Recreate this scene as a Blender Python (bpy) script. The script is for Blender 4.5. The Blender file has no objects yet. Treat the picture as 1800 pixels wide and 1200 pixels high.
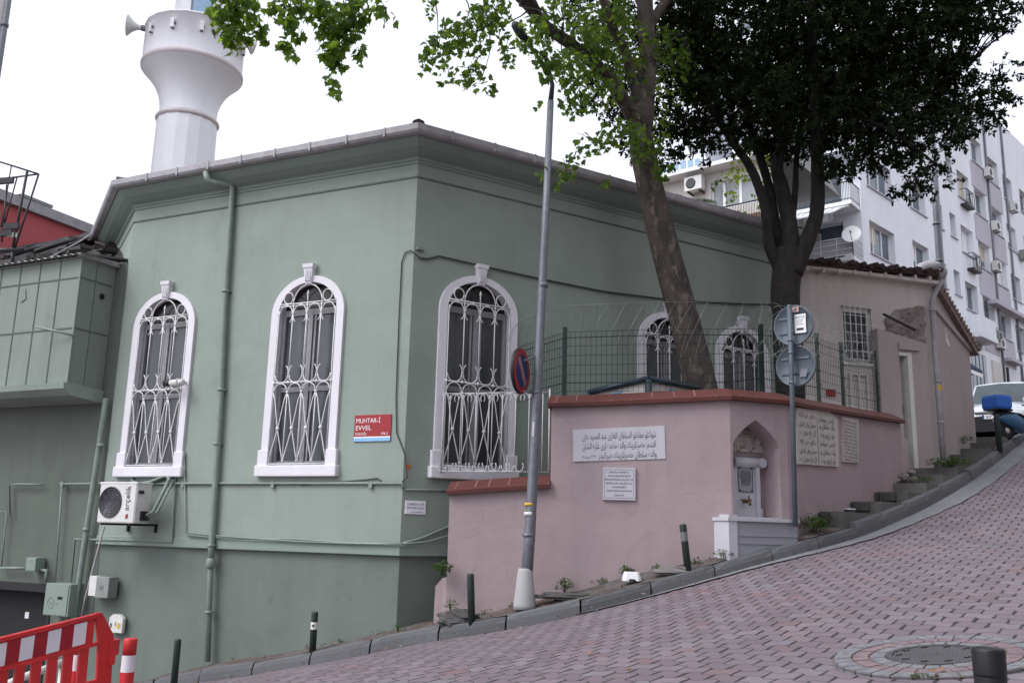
import bpy, bmesh, math, random
import numpy as np
from mathutils import Vector, Matrix, noise as mnoise
random.seed(7); np.random.seed(7)
S = bpy.context.scene
COL = S.collection
V = Vector
# ------------------------------------------------------------------ camera model (1800 x 1200 survey of the place)
FP = 1624.0; EZ = 1.5
_w = V((198, 7870, FP)).normalized()
_F = V((0, math.sqrt(1-_w.z**2), _w.z))
_U0 = V((0, -_F.z, _F.y)); _b = _w.x/_F.y
_R = V((math.sqrt(1-_b*_b), 0, 0)) + _b*_U0
_U = _R.cross(_F)
EYE = V((0, 0, EZ))
def ray(x, y): return _R*((x-900)/FP) - _U*((y-600)/FP) + _F
def atY(x, y, Y):
    d = ray(x, y); return EYE + d*(Y/d.y)
def atXY(x, p):
    """height-free helper: z of image row y at plan distance Y"""
    return None
def zrow(x, y, Y): return atY(x, y, Y).z
class Fac:
    """vertical facade frame: x along the wall (to the viewer's right), y inward, z up"""
    def __init__(s, o, ex):
        s.o = V((o[0], o[1], 0)); s.ex = V((ex[0], ex[1], 0)).normalized(); s.ey = V((-s.ex.y, s.ex.x, 0))
    def P(s, x, y, z): return s.o + s.ex*x + s.ey*y + V((0, 0, z))
    def at(s, px, py, d=0.0):
        r = ray(px, py); o = s.o + s.ey*d
        k = (V((o.x, o.y, 0))-V((EYE.x, EYE.y, 0))).dot(s.ey)/V((r.x, r.y, 0)).dot(s.ey)
        p = EYE + r*k; q = p - s.o
        return (q.dot(s.ex), p.z)
    def mat(s, x=0, y=0, z=0):
        m = Matrix((( s.ex.x, s.ey.x, 0, 0), (s.ex.y, s.ey.y, 0, 0), (0, 0, 1, 0), (0, 0, 0, 1)))
        m.translation = s.P(x, y, z); return m
# ------------------------------------------------------------------ mesh builder
class MB:
    def __init__(s): s.v = []; s.f = []; s.m = []; s.sm = []
    def add(s, vs, fs, mi=0, smooth=False):
        b = len(s.v); s.v += [V(v) for v in vs]
        for f in fs: s.f.append([i+b for i in f]); s.m.append(mi); s.sm.append(smooth)
    def quad(s, a, b, c, d, mi=0): s.add([a, b, c, d], [(0, 1, 2, 3)], mi)
    def ngon(s, pts, mi=0): s.add(pts, [tuple(range(len(pts)))], mi)
    def box(s, c, sx, sy, sz, ex=V((1, 0, 0)), ey=V((0, 1, 0)), ez=V((0, 0, 1)), mi=0):
        c = V(c); ex = V(ex)*sx/2; ey = V(ey)*sy/2; ez = V(ez)*sz/2
        vs = [c+ex*i+ey*j+ez*k for k in (-1, 1) for j in (-1, 1) for i in (-1, 1)]
        s.add(vs, [(0, 2, 3, 1), (4, 5, 7, 6), (0, 1, 5, 4), (2, 6, 7, 3), (0, 4, 6, 2), (1, 3, 7, 5)], mi)
    def lbox(s, x0, x1, y0, y1, z0, z1, mi=0, bev=0.0):
        if bev <= 0: s.box(((x0+x1)/2, (y0+y1)/2, (z0+z1)/2), x1-x0, y1-y0, z1-z0, mi=mi); return
        b = bev
        def ring(z, i): return [(x0+i, y0+b), (x0+b, y0+i), (x1-b, y0+i), (x1-i, y0+b), (x1-i, y1-b), (x1-b, y1-i), (x0+b, y1-i), (x0+i, y1-b)]
        lv = []
        for z, i in ((z0, b*.6), (z0+b, 0), (z1-b, 0), (z1, b*.6)):
            lv += [V((x, y, z)) for x, y in ring(z, i)]
        fs = [tuple(range(7, -1, -1)), tuple(range(24, 32))]
        for k in range(3):
            for i in range(8): fs.append((k*8+i, k*8+(i+1) % 8, k*8+8+(i+1) % 8, k*8+8+i))
        s.add(lv, fs, mi)
    def fbox(s, fac, x0, x1, y0, y1, z0, z1, mi=0):
        s.box(fac.P((x0+x1)/2, (y0+y1)/2, (z0+z1)/2), x1-x0, y1-y0, z1-z0, fac.ex, fac.ey, mi=mi)
    def prism(s, poly, vec, mi=0):
        n = len(poly); vec = V(vec); a = [V(p) for p in poly]; b = [p+vec for p in a]
        s.add(a+b, [tuple(range(n)), tuple(range(2*n-1, n-1, -1))] + [(i, n+i, n+(i+1) % n, (i+1) % n) for i in range(n)], mi)
    def tube(s, pts, r, n=8, mi=0, caps=True, smooth=True):
        pts = [V(p) for p in pts]; m = len(pts)
        rs = r if isinstance(r, (list, tuple)) else [r]*m
        up = None; vs = []
        for i, p in enumerate(pts):
            t = (pts[min(i+1, m-1)]-pts[max(i-1, 0)]).normalized()
            if up is None:
                up = V((0, 0, 1)) if abs(t.z) < .9 else V((1, 0, 0))
            a = up - t*up.dot(t)
            if a.length < 1e-4: a = t.orthogonal()
            a.normalize(); b = t.cross(a); up = a
            for k in range(n):
                w = 2*math.pi*k/n; vs.append(p + (a*math.cos(w)+b*math.sin(w))*rs[i])
        fs = []
        for i in range(m-1):
            for k in range(n): fs.append((i*n+k, i*n+(k+1) % n, (i+1)*n+(k+1) % n, (i+1)*n+k))
        s.add(vs, fs, mi, smooth)
        if caps:
            b0 = len(s.v)-n*m
            s.f.append([b0+k for k in range(n-1, -1, -1)]); s.m.append(mi); s.sm.append(False)
            s.f.append([b0+(m-1)*n+k for k in range(n)]); s.m.append(mi); s.sm.append(False)
    def lathe(s, c, prof, n=24, mi=0, smooth=True, axis=None, cap=True, a0=0.0):
        """prof: list of (r, h) along axis (default up)"""
        c = V(c); ax = V(axis).normalized() if axis else V((0, 0, 1))
        a = V((1, 0, 0)) if axis is None else ax.orthogonal().normalized()
        b = ax.cross(a); vs = []
        for r, h in prof:
            for k in range(n):
                w = a0+2*math.pi*k/n; vs.append(c + ax*h + (a*math.cos(w)+b*math.sin(w))*r)
        fs = []
        for i in range(len(prof)-1):
            for k in range(n): fs.append((i*n+k, i*n+(k+1) % n, (i+1)*n+(k+1) % n, (i+1)*n+k))
        s.add(vs, fs, mi, smooth)
        if cap:
            b0 = len(s.v)-n*len(prof)
            if prof[0][0] > 1e-4: s.f.append([b0+k for k in range(n-1, -1, -1)]); s.m.append(mi); s.sm.append(False)
            if prof[-1][0] > 1e-4: s.f.append([b0+(len(prof)-1)*n+k for k in range(n)]); s.m.append(mi); s.sm.append(False)
    def ball(s, c, r, n=8, mi=0, sq=1.0):
        s.lathe(V(c), [(max(r*math.sin(math.pi*i/n), 1e-5), -r*sq*math.cos(math.pi*i/n)) for i in range(n+1)], n+2, mi, cap=False)
    def sweep(s, path, prof, mi=0, caps=True, zs=None, smooth=False):
        """path: plan points; prof: (offset to the path's right side, z); mitred"""
        P = [V((p[0], p[1])) for p in path]; m = len(P); k = len(prof); vs = []
        for i in range(m):
            d1 = (P[i]-P[i-1]).normalized() if i > 0 else None
            d2 = (P[i+1]-P[i]).normalized() if i < m-1 else None
            d1 = d1 or d2; d2 = d2 or d1
            n1 = V((d1.y, -d1.x)); n2 = V((d2.y, -d2.x)); nn = (n1+n2); nn = nn/max(nn.dot(n1), .2)
            for o, z in prof: vs.append(V((P[i].x+nn.x*o, P[i].y+nn.y*o, z+(zs[i] if zs else 0))))
        fs = []
        for i in range(m-1):
            for j in range(k-1): fs.append((i*k+j, (i+1)*k+j, (i+1)*k+j+1, i*k+j+1))
        s.add(vs, fs, mi, smooth)
        if caps:
            s.ngon([vs[j] for j in range(k)], mi); s.ngon([vs[(m-1)*k+j] for j in range(k-1, -1, -1)], mi)
    def build(s, name, mats, parent=None, local=False, fix=True):
        me = bpy.data.meshes.new(name)
        off = V((0, 0, 0))
        if parent is not None and not local: off = world_loc(parent)
        me.from_pydata([tuple(v-off) for v in s.v], [], s.f)
        if not isinstance(mats, (list, tuple)): mats = [mats]
        for m in mats: me.materials.append(m)
        me.polygons.foreach_set('material_index', s.m); me.polygons.foreach_set('use_smooth', s.sm)
        if fix:
            bm = bmesh.new(); bm.from_mesh(me); bmesh.ops.recalc_face_normals(bm, faces=bm.faces); bm.to_mesh(me); bm.free()
        me.update()
        o = bpy.data.objects.new(name, me); COL.objects.link(o)
        if parent is not None: o.parent = parent
        return o
def world_loc(o):
    p = V((0, 0, 0))
    while o is not None: p += o.location; o = o.parent
    return p
def tag(o, label=None, cat=None, group=None, kind=None):
    if label: o['label'] = label
    if cat: o['category'] = cat
    if group: o['group'] = group
    if kind: o['kind'] = kind
    return o
def thing(name, loc, label, cat, group=None):
    o = bpy.data.objects.new(name, None); COL.objects.link(o); o.location = V(loc); o.empty_display_size = .2
    return tag(o, label, cat, group)
def copy_tree(o, parent=None):
    c = o.copy(); COL.objects.link(c)
    if parent is not None: c.parent = parent
    for ch in list(o.children): copy_tree(ch, c)
    return c
# ------------------------------------------------------------------ materials
def new_mat(name):
    m = bpy.data.materials.new(name); m.use_nodes = True; nt = m.node_tree; nt.nodes.clear()
    out = nt.nodes.new('ShaderNodeOutputMaterial'); b = nt.nodes.new('ShaderNodeBsdfPrincipled')
    nt.links.new(b.outputs[0], out.inputs['Surface']); return m, nt, b
class NT:
    def __init__(s, nt): s.nt = nt
    def n(s, typ, **kw):
        x = s.nt.nodes.new(typ)
        for k, v in kw.items(): setattr(x, k, v)
        return x
    def link(s, a, b): s.nt.links.new(a, b)
    def val(s, sock, v):
        if hasattr(v, 'is_linked') or hasattr(v, 'links'): s.link(v, sock)
        else: sock.default_value = v
    def math(s, op, a, b=0.0, c=None):
        x = s.n('ShaderNodeMath', operation=op); s.val(x.inputs[0], a); s.val(x.inputs[1], b)
        if c is not None: s.val(x.inputs[2], c)
        return x.outputs[0]
    def mix(s, f, a, b, mode='MIX'):
        x = s.n('ShaderNodeMix', data_type='RGBA', blend_type=mode); s.val(x.inputs[0], f); s.val(x.inputs[6], a); s.val(x.inputs[7], b); return x.outputs[2]
    def noise(s, vec, scale, detail=3, rough=.55):
        x = s.n('ShaderNodeTexNoise'); x.inputs['Scale'].default_value = scale; x.inputs['Detail'].default_value = detail
        x.inputs['Roughness'].default_value = rough
        if vec is not None: s.link(vec, x.inputs['Vector'])
        return x.outputs['Fac']
    def rng(s, f, a, b, c=0.0, d=1.0):
        x = s.n('ShaderNodeMapRange'); s.val(x.inputs[0], f); x.inputs[1].default_value = a; x.inputs[2].default_value = b
        x.inputs[3].default_value = c; x.inputs[4].default_value = d; return x.outputs[0]
    def mapv(s, vec, scale=(1, 1, 1), rot=(0, 0, 0), loc=(0, 0, 0)):
        x = s.n('ShaderNodeMapping'); s.link(vec, x.inputs[0]); x.inputs['Scale'].default_value = scale; x.inputs['Rotation'].default_value = rot
        x.inputs['Location'].default_value = loc; return x.outputs[0]
    def obj(s): return s.n('ShaderNodeTexCoord').outputs['Object']
    def pos(s): return s.n('ShaderNodeNewGeometry').outputs['Position']
    def bump(s, h, strength=.3, dist=.01):
        x = s.n('ShaderNodeBump'); x.inputs['Strength'].default_value = strength; x.inputs['Distance'].default_value = dist; s.link(h, x.inputs['Height']); return x.outputs[0]
def c4(c): return (c[0], c[1], c[2], 1.0)
def sc(c, k): return (c[0]*k, c[1]*k, c[2]*k, 1.0)
def simple(name, col, rough=.6, metal=0.0, var=.12, scale=6.0, bump=.0, bscale=40, spec=.4):
    m, nt, b = new_mat(name); N = NT(nt); v = N.pos()
    f = N.rng(N.noise(v, scale, 4), .3, .7)
    N.link(N.mix(f, sc(col, 1-var), sc(col, 1+var)), b.inputs['Base Color'])
    b.inputs['Roughness'].default_value = rough; b.inputs['Metallic'].default_value = metal
    b.inputs['Specular IOR Level'].default_value = spec
    if bump: N.link(N.bump(N.noise(v, bscale, 3), bump), b.inputs['Normal'])
    return m
def plaster(name, col, var=.1, streak=.12, stain=None, stain_amt=.5, bump=.25, rough=.85, patch=None, wear=0.0):
    m, nt, b = new_mat(name); N = NT(nt); v = N.pos()
    big = N.rng(N.noise(v, .55, 5, .6), .3, .7)
    c = N.mix(big, sc(col, 1-var), sc(col, 1+var))
    st = N.rng(N.noise(N.mapv(v, (5, 5, .35)), 1.0, 4), .42, .72)
    c = N.mix(N.math('MULTIPLY', st, streak), c, sc(col, .55))
    med = N.rng(N.noise(v, 3.5, 5, .65), .35, .65)
    c = N.mix(N.math('MULTIPLY', med, .12), c, sc(col, 1.18))
    if patch:
        pf = N.rng(N.noise(N.mapv(v, (1, 1, 1.3), loc=(3, 7, 1)), .8, 3, .5), .55, .6)
        c = N.mix(N.math('MULTIPLY', pf, patch[1]), c, c4(patch[0]))
    if stain:
        sf = N.rng(N.noise(N.mapv(v, loc=(11, 3, 5)), 1.6, 7, .75), .6, .74)
        c = N.mix(N.math('MULTIPLY', sf, stain_amt), c, c4(stain))
    h = N.math('ADD', N.math('MULTIPLY', N.noise(v, 7, 4), 1.0), N.math('MULTIPLY', N.noise(v, 90, 2), .25))
    if wear > 0:
        # thin wandering cracks, drip runs, scuffs and specks
        wv = N.n('ShaderNodeVectorMath', operation='ADD'); nz = N.n('ShaderNodeTexNoise'); nz.inputs['Scale'].default_value = 1.1; nz.inputs['Detail'].default_value = 5; N.link(v, nz.inputs['Vector']); N.link(v, wv.inputs[0]); N.link(nz.outputs['Color'], wv.inputs[1])
        vo = N.n('ShaderNodeTexVoronoi', feature='DISTANCE_TO_EDGE'); vo.inputs['Scale'].default_value = .42; N.link(wv.outputs[0], vo.inputs['Vector'])
        cr = N.math('MULTIPLY', N.math('SUBTRACT', 1.0, N.rng(vo.outputs['Distance'], .0, .0035)), N.rng(N.noise(N.mapv(v, loc=(7, 2, 9)), .7, 3), .50, .60))
        c = N.mix(N.math('MULTIPLY', cr, .10*wear), c, sc(col, .42))
        dr = N.rng(N.noise(N.mapv(v, (13, 13, .28), loc=(2, 5, 1)), 1.0, 3, .6), .62, .74); dr = N.math('MULTIPLY', dr, N.rng(N.noise(N.mapv(v, (.9, .9, .5), loc=(8, 8, 2)), 1.0, 3), .48, .66))
        c = N.mix(N.math('MULTIPLY', dr, .38*wear), c, sc(col, .5))
        sp = N.rng(N.noise(N.mapv(v, loc=(1, 6, 4)), 26, 3, .7), .70, .76)
        c = N.mix(N.math('MULTIPLY', sp, .35*wear), c, sc(col, .45))
        sf2 = N.rng(N.noise(N.mapv(v, (2.2, 2.2, .8), rot=(0, .5, 0), loc=(3, 1, 7)), 1.3, 6, .75), .60, .70)
        c = N.mix(N.math('MULTIPLY', sf2, .22*wear), c, sc(col, 1.32))
        h = N.math('ADD', h, N.math('MULTIPLY', cr, -.4)); h = N.math('ADD', h, N.math('MULTIPLY', sf2, .5))
    N.link(c, b.inputs['Base Color']); b.inputs['Roughness'].default_value = rough; b.inputs['Specular IOR Level'].default_value = .25
    N.link(N.bump(h, bump, .02), b.inputs['Normal'])
    return m
M = {}
M['green'] = plaster('green_plaster', (.248, .291, .255), .09, .1, (.15, .178, .16), .3, patch=((.266, .313, .272), .5), wear=.8)
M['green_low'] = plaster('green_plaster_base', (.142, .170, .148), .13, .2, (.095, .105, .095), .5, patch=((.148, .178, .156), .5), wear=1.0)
M['annex_shaded_green'] = plaster('annex_shade_plaster', (.118, .136, .116), .12, .2, (.07, .08, .07), .4, patch=((.125, .15, .125), .4), wear=.8)  # shade under the clad bay put into this darker colour, plus stains and wear
M['green_trim'] = plaster('green_trim_paint', (.212, .262, .226), .06, .06, bump=.1)
M['green_pipe'] = simple('green_painted_pipe', (.195, .242, .208), .5, var=.12, scale=9)
M['clad'] = plaster('green_clad_sheet', (.215, .25, .22), .1, .2, (.13, .13, .11), .5, bump=.08, wear=.5)
M['clad_line'] = simple('joint_strip', (.10, .13, .115), .8)
M['gutter'] = simple('gutter_grey', (.33, .32, .335), .55, var=.18, scale=5)
M['white_stone'] = plaster('white_window_stone', (.66, .65, .68), .06, .08, (.4, .4, .38), .25, bump=.3, wear=.5)
M['white_iron'] = simple('white_iron', (.66, .65, .66), .45, var=.12, scale=20)
M['sash'] = simple('sash_wood', (.235, .235, .245), .6, var=.15, scale=12)
M['pane_dark'] = simple('dark_lunette_glass', (.012, .010, .010), .2, var=.3)
def pane_mat():
    m, nt, b = new_mat('frosted_pane'); N = NT(nt); v = N.pos()
    f = N.rng(N.noise(N.mapv(v, (3, 3, .6)), 1.2, 3), .3, .7)
    N.link(N.mix(f, (.028, .034, .037, 1), (.062, .07, .074, 1)), b.inputs['Base Color']); b.inputs['Roughness'].default_value = .22
    return m
M['pane'] = pane_mat()
M['tile'] = simple('roof_tile', (.05, .03, .027), .85, var=.35, scale=14, bump=.4)
M['pink'] = plaster('pink_plaster', (.332, .268, .274), .08, .16, (.20, .15, .15), .4, patch=((.365, .29, .295), .5), bump=.45, wear=.6)
M['coping'] = plaster('terracotta_coping', (.105, .036, .031), .14, .1, (.19, .10, .09), .45, bump=.35, rough=.7)
M['marble'] = plaster('grey_marble', (.27, .28, .31), .08, .05, (.36, .37, .40), .4, bump=.06, rough=.4)
M['marble_white'] = plaster('white_marble', (.46, .46, .49), .05, .1, (.34, .31, .25), .35, bump=.08, rough=.5)
M['old_stone'] = plaster('weathered_slab', (.46, .43, .40), .12, .2, (.25, .22, .2), .5, bump=.3)
M['ink'] = simple('engraved_black', (.03, .03, .035), .7)
M['ink_grey'] = simple('worn_engraving', (.16, .155, .15), .8)
M['gold_ink'] = simple('tarnished_gilt', (.16, .14, .07), .6)
M['white_paint'] = simple('white_paint', (.75, .75, .76), .45, var=.06)
M['off_white'] = simple('off_white_plastic', (.60, .60, .57), .4, var=.08)
M['grey_steel'] = simple('galvanised_grey', (.155, .165, .185), .45, .3, var=.15, scale=12)
M['blue_steel'] = simple('sign_back_steel', (.105, .128, .15), .5, .2, var=.15, scale=7)
M['green_steel'] = simple('fence_green_steel', (.005, .018, .013), .45, var=.3, scale=10)
M['bollard'] = simple('bollard_dark_green', (.022, .034, .03), .5, var=.35, scale=22, bump=.1)
M['black'] = simple('black_paint', (.012, .012, .014), .5, var=.2)
M['dark'] = simple('dark_opening', (.012, .012, .013), .8)
M['red_plastic'] = simple('red_plastic', (.62, .02, .022), .4, var=.12, scale=5)
def scuffed(name, col):
    m, nt, b = new_mat(name); N = NT(nt); v = N.pos()
    c = N.mix(N.rng(N.noise(v, 2.5, 5, .6), .35, .7), sc(col, .82), sc(col, 1.12))
    c = N.mix(N.math('MULTIPLY', N.rng(N.noise(N.mapv(v, (3, 3, 9)), 5, 6, .75), .58, .70), .45), c, (.62, .22, .20, 1))
    c = N.mix(N.math('MULTIPLY', N.rng(N.noise(N.mapv(v, loc=(5, 5, 1)), 4, 7, .75), .55, .70), .55), c, (.14, .045, .04, 1))
    N.link(c, b.inputs['Base Color']); N.link(N.rng(N.noise(v, 9, 4), .3, .7, .35, .65), b.inputs['Roughness']); N.link(N.bump(N.noise(v, 14, 4), .15, .01), b.inputs['Normal']); return m
M['red_plastic'] = scuffed('scuffed_red_plastic', (.56, .022, .024))
def broken():
    m, nt, b = new_mat('broken_render'); N = NT(nt); v = N.pos()
    n1 = N.noise(v, 5, 7, .72); c = N.mix(N.rng(n1, .38, .62), (.17, .145, .135, 1), (.38, .335, .32, 1)); c = N.mix(N.math('MULTIPLY', N.rng(N.noise(N.mapv(v, loc=(4, 4, 4)), 2.2, 4), .5, .6), .6), c, (.26, .19, .17, 1))
    N.link(c, b.inputs['Base Color']); b.inputs['Roughness'].default_value = .95; N.link(N.bump(n1, 1.0, .08), b.inputs['Normal']); return m
M['broken'] = broken()
M['red_dark'] = simple('red_reflective', (.30, .012, .02), .4, var=.08)
M['refl_white'] = simple('white_reflective', (.66, .64, .68), .4, var=.05)
M['sign_red'] = simple('sign_red', (.29, .012, .018), .4, var=.05)
M['sign_blue'] = simple('sign_navy', (.012, .022, .10), .4, var=.08)
M['sky_blue'] = simple('sign_sky_blue', (.22, .46, .70), .4, var=.08)
M['blue_ink'] = simple('blue_ink', (.06, .06, .22), .6)
M['orange'] = simple('orange_paint', (.55, .13, .02), .6)
M['yellow'] = simple('yellow_sticker', (.60, .36, .03), .6)
M['ac_white'] = simple('ac_casing', (.60, .60, .58), .45, var=.08, scale=4)
M['ac_grille'] = simple('ac_fan_grille', (.05, .05, .055), .6)
M['cable'] = simple('dark_cable', (.05, .06, .055), .7)
M['grey_box'] = simple('grey_metal_box', (.22, .24, .225), .5, var=.1)
M['minaret'] = plaster('minaret_white', (.84, .85, .88), .05, .08, (.55, .48, .47), .35, bump=.15)
M['minaret_pink'] = plaster('minaret_pink_stone', (.66, .60, .61), .08, .1, bump=.2)
M['red_wall'] = plaster('red_render', (.42, .10, .105), .08, .1)
M['tarp'] = simple('black_tarpaulin', (.016, .015, .017), .55, var=.4, scale=3, bump=.6, bscale=6)
M['rubble'] = plaster('old_rubble', (.055, .046, .042), .3, .2, bump=.8)
M['corr'] = simple('corrugated_sheet', (.30, .31, .30), .4, .4, var=.15)
M['apt'] = plaster('apartment_white', (.74, .76, .80), .05, .14, (.5, .5, .5), .3, bump=.1, wear=.5)
M['apt_mauve'] = plaster('apartment_mauve', (.46, .44, .49), .06, .1, bump=.1)
M['apt_shade'] = plaster('apartment_cream', (.60, .58, .55), .05, .08, bump=.1)
M['pvc'] = simple('white_pvc', (.72, .73, .74), .4, var=.04)
M['far_glass'] = simple('far_glass', (.10, .13, .16), .12, var=.5, scale=.6)
M['curtain'] = simple('cream_blind', (.52, .46, .36), .8, var=.1)
M['iron'] = simple('black_iron', (.02, .02, .022), .5)
M['awning'] = simple('white_awning', (.62, .62, .64), .7, var=.08)
M['awning_grey'] = simple('grey_awning_stripe', (.40, .41, .43), .7)
M['house_pink'] = plaster('dusty_pink_render', (.37, .318, .312), .08, .16, (.22, .16, .15), .5, bump=.4, wear=.8)
M['house_lit'] = plaster('lit_peach_render', (.78, .71, .68), .06, .12, bump=.3)  # brightness of the house's sky-lit left face put into this paler colour
M['house_grey'] = plaster('grey_pink_render', (.56, .52, .49), .1, .2, (.22, .18, .17), .4, bump=.5, wear=1.0)
M['concrete'] = plaster('crumbled_concrete', (.20, .18, .168), .22, .25, (.10, .085, .08), .6, bump=.9)
M['stone'] = plaster('grey_stone', (.085, .082, .08), .25, .2, (.05, .055, .04), .6, bump=1.0)
M['step'] = plaster('step_stone', (.125, .12, .115), .3, .2, (.05, .055, .035), .7, bump=.8)
M['car_white'] = simple('car_white', (.55, .58, .62), .25, var=.02, spec=.6)
M['car_glass'] = simple('car_glass', (.035, .05, .055), .08, var=.4, scale=1.5, spec=.7)
M['tyre'] = simple('tyre_rubber', (.02, .02, .02), .8)
M['chrome'] = simple('bright_metal', (.55, .56, .58), .25, .8)
M['blue_box'] = simple('blue_plastic', (.02, .13, .52), .4, var=.06)
M['scooter_blue'] = simple('scooter_blue', (.04, .14, .26), .3, var=.1, spec=.6)
M['plate_blue'] = simple('plate_blue', (.01, .04, .3), .4)
M['skin'] = simple('skin', (.36, .2, .14), .6, var=.05)
M['cloth_grey'] = simple('grey_cloth', (.20, .21, .24), .9)
M['cloth_dark'] = simple('dark_cloth', (.03, .03, .04), .9)
M['hair'] = simple('auburn_hair', (.06, .02, .012), .6)
M['soil'] = simple('dry_soil', (.13, .095, .075), .95, var=.4, scale=18, bump=.9, bscale=30)
M['mortar'] = plaster('grey_mortar', (.17, .16, .155), .15, .1, (.16, .13, .10), .6, bump=.8)
def kerb_mat():
    m, nt, b = new_mat('kerb_concrete'); N = NT(nt); v = N.pos()
    g = N.n('ShaderNodeNewGeometry').outputs['Random Per Island']
    c = N.mix(g, (.07, .073, .078, 1), (.115, .12, .127, 1))
    c = N.mix(N.math('MULTIPLY', N.rng(N.noise(v, 4, 6, .7), .45, .7), .6), c, (.09, .09, .088, 1))
    c = N.mix(N.math('MULTIPLY', N.rng(N.noise(v, 45, 3, .7), .55, .7), .4), c, (.22, .22, .215, 1))
    N.link(c, b.inputs['Base Color']); b.inputs['Roughness'].default_value = .9
    N.link(N.bump(N.noise(v, 40, 5, .7), .5, .01), b.inputs['Normal']); return m
M['kerb'] = kerb_mat()
def paver_mat():
    m, nt, b = new_mat('interlocking_pavers'); N = NT(nt); p = N.pos()
    wob = N.n('ShaderNodeTexNoise'); wob.inputs['Scale'].default_value = 1.3; N.link(p, wob.inputs['Vector'])
    q = N.n('ShaderNodeVectorMath', operation='SCALE'); sb = N.n('ShaderNodeVectorMath', operation='SUBTRACT'); N.link(wob.outputs['Color'], sb.inputs[0]); sb.inputs[1].default_value = (.5, .5, .5)
    N.link(sb.outputs[0], q.inputs[0]); q.inputs['Scale'].default_value = .06
    ad = N.n('ShaderNodeVectorMath', operation='ADD'); N.link(p, ad.inputs[0]); N.link(q.outputs[0], ad.inputs[1])
    sx = N.n('ShaderNodeSeparateXYZ'); N.link(ad.outputs[0], sx.inputs[0])
    X, Y = sx.outputs[0], sx.outputs[1]
    ca, sa = math.cos(math.radians(35)), math.sin(math.radians(35))
    u = N.math('ADD', N.math('MULTIPLY', X, ca), N.math('MULTIPLY', Y, sa))
    v = N.math('SUBTRACT', N.math('MULTIPLY', Y, ca), N.math('MULTIPLY', X, sa))
    LV, LU = .255, .185
    v = N.math('SUBTRACT', v, N.math('MULTIPLY', u, .36))
    vv = N.math('DIVIDE', v, LV)
    # zig-zag long edges
    tri = N.math('PINGPONG', N.math('ADD', vv, 100.25), .5)
    zz = N.math('SUBTRACT', N.rng(tri, .14, .36), .5)
    uu = N.math('ADD', N.math('DIVIDE', u, LU), N.math('MULTIPLY', zz, .30))
    row = N.math('FLOOR', uu); fu = N.math('SUBTRACT', uu, row)
    v2 = N.math('ADD', vv, N.math('MULTIPLY', N.math('MODULO', N.math('ADD', row, 1000), 2.0), .5))
    colm = N.math('FLOOR', v2); fv = N.math('SUBTRACT', v2, colm)
    du = N.math('MULTIPLY', N.math('MINIMUM', fu, N.math('SUBTRACT', 1.0, fu)), LU)
    dv = N.math('MULTIPLY', N.math('MINIMUM', fv, N.math('SUBTRACT', 1.0, fv)), LV)
    gap_n = N.noise(p, 5, 2)
    ju = N.math('SUBTRACT', 1.0, N.rng(du, .002, .0075))
    jv = N.math('SUBTRACT', 1.0, N.rng(N.math('SUBTRACT', dv, N.rng(gap_n, .35, .7, -.004, .010)), .005, .0155))
    ju = N.math('MULTIPLY', ju, N.rng(N.noise(p, 3.3, 3), .35, .65, .65, 1.1))
    j = N.math('MAXIMUM', ju, jv)
    wn = N.n('ShaderNodeTexWhiteNoise', noise_dimensions='2D'); cb = N.n('ShaderNodeCombineXYZ'); N.link(row, cb.inputs[0]); N.link(colm, cb.inputs[1]); N.link(cb.outputs[0], wn.inputs['Vector'])
    w2 = N.n('ShaderNodeTexWhiteNoise', noise_dimensions='2D'); cb2 = N.n('ShaderNodeVectorMath', operation='ADD'); N.link(cb.outputs[0], cb2.inputs[0]); cb2.inputs[1].default_value = (17.3, 5.1, 0); N.link(cb2.outputs[0], w2.inputs['Vector'])
    c = N.mix(wn.outputs['Value'], (.132, .099, .113, 1), (.188, .148, .166, 1))
    c = N.mix(N.rng(w2.outputs['Value'], .8, .95, 0, .55), c, (.19, .182, .205, 1))
    c = N.mix(N.rng(w2.outputs['Value'], .0, .035, .6, 0), c, (.20, .09, .08, 1))
    big = N.rng(N.noise(p, .5, 4, .6), .35, .7)
    c = N.mix(N.math('MULTIPLY', big, .45), c, (.15, .132, .15, 1))
    rp = N.rng(N.noise(N.mapv(p, loc=(4, 9, 0)), 1.1, 4, .6), .60, .72)
    c = N.mix(N.math('MULTIPLY', rp, .3), c, (.21, .105, .095, 1))
    oil = N.rng(N.noise(N.mapv(p, (.7, .28, 1), rot=(0, 0, .5), loc=(6, 2, 0)), 1.0, 5, .62), .56, .70)
    c = N.mix(N.math('MULTIPLY', oil, .42), c, (.095, .08, .09, 1))
    pal = N.rng(N.noise(N.mapv(p, (.5, .9, 1), loc=(1, 7, 0)), 1.0, 5, .62), .56, .72)
    c = N.mix(N.math('MULTIPLY', pal, .34), c, (.235, .205, .225, 1))
    dn = N.rng(N.noise(p, 14, 5, .7), .5, .75)
    c = N.mix(N.math('MULTIPLY', dn, .22), c, (.16, .13, .13, 1))
    c = N.mix(N.math('MULTIPLY', N.rng(N.noise(p, 120, 3, .7), .58, .72), .25), c, (.40, .35, .37, 1))
    c = N.mix(j, c, (.022, .018, .021, 1))
    N.link(c, b.inputs['Base Color']); b.inputs['Roughness'].default_value = .78
    h = N.math('ADD', N.math('MULTIPLY', j, -1.0), N.math('ADD', N.math('MULTIPLY', wn.outputs['Value'], .25), N.math('MULTIPLY', N.noise(p, 80, 3), .12)))
    N.link(N.bump(h, .6, .012), b.inputs['Normal']); return m
M['paver'] = paver_mat()
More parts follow.
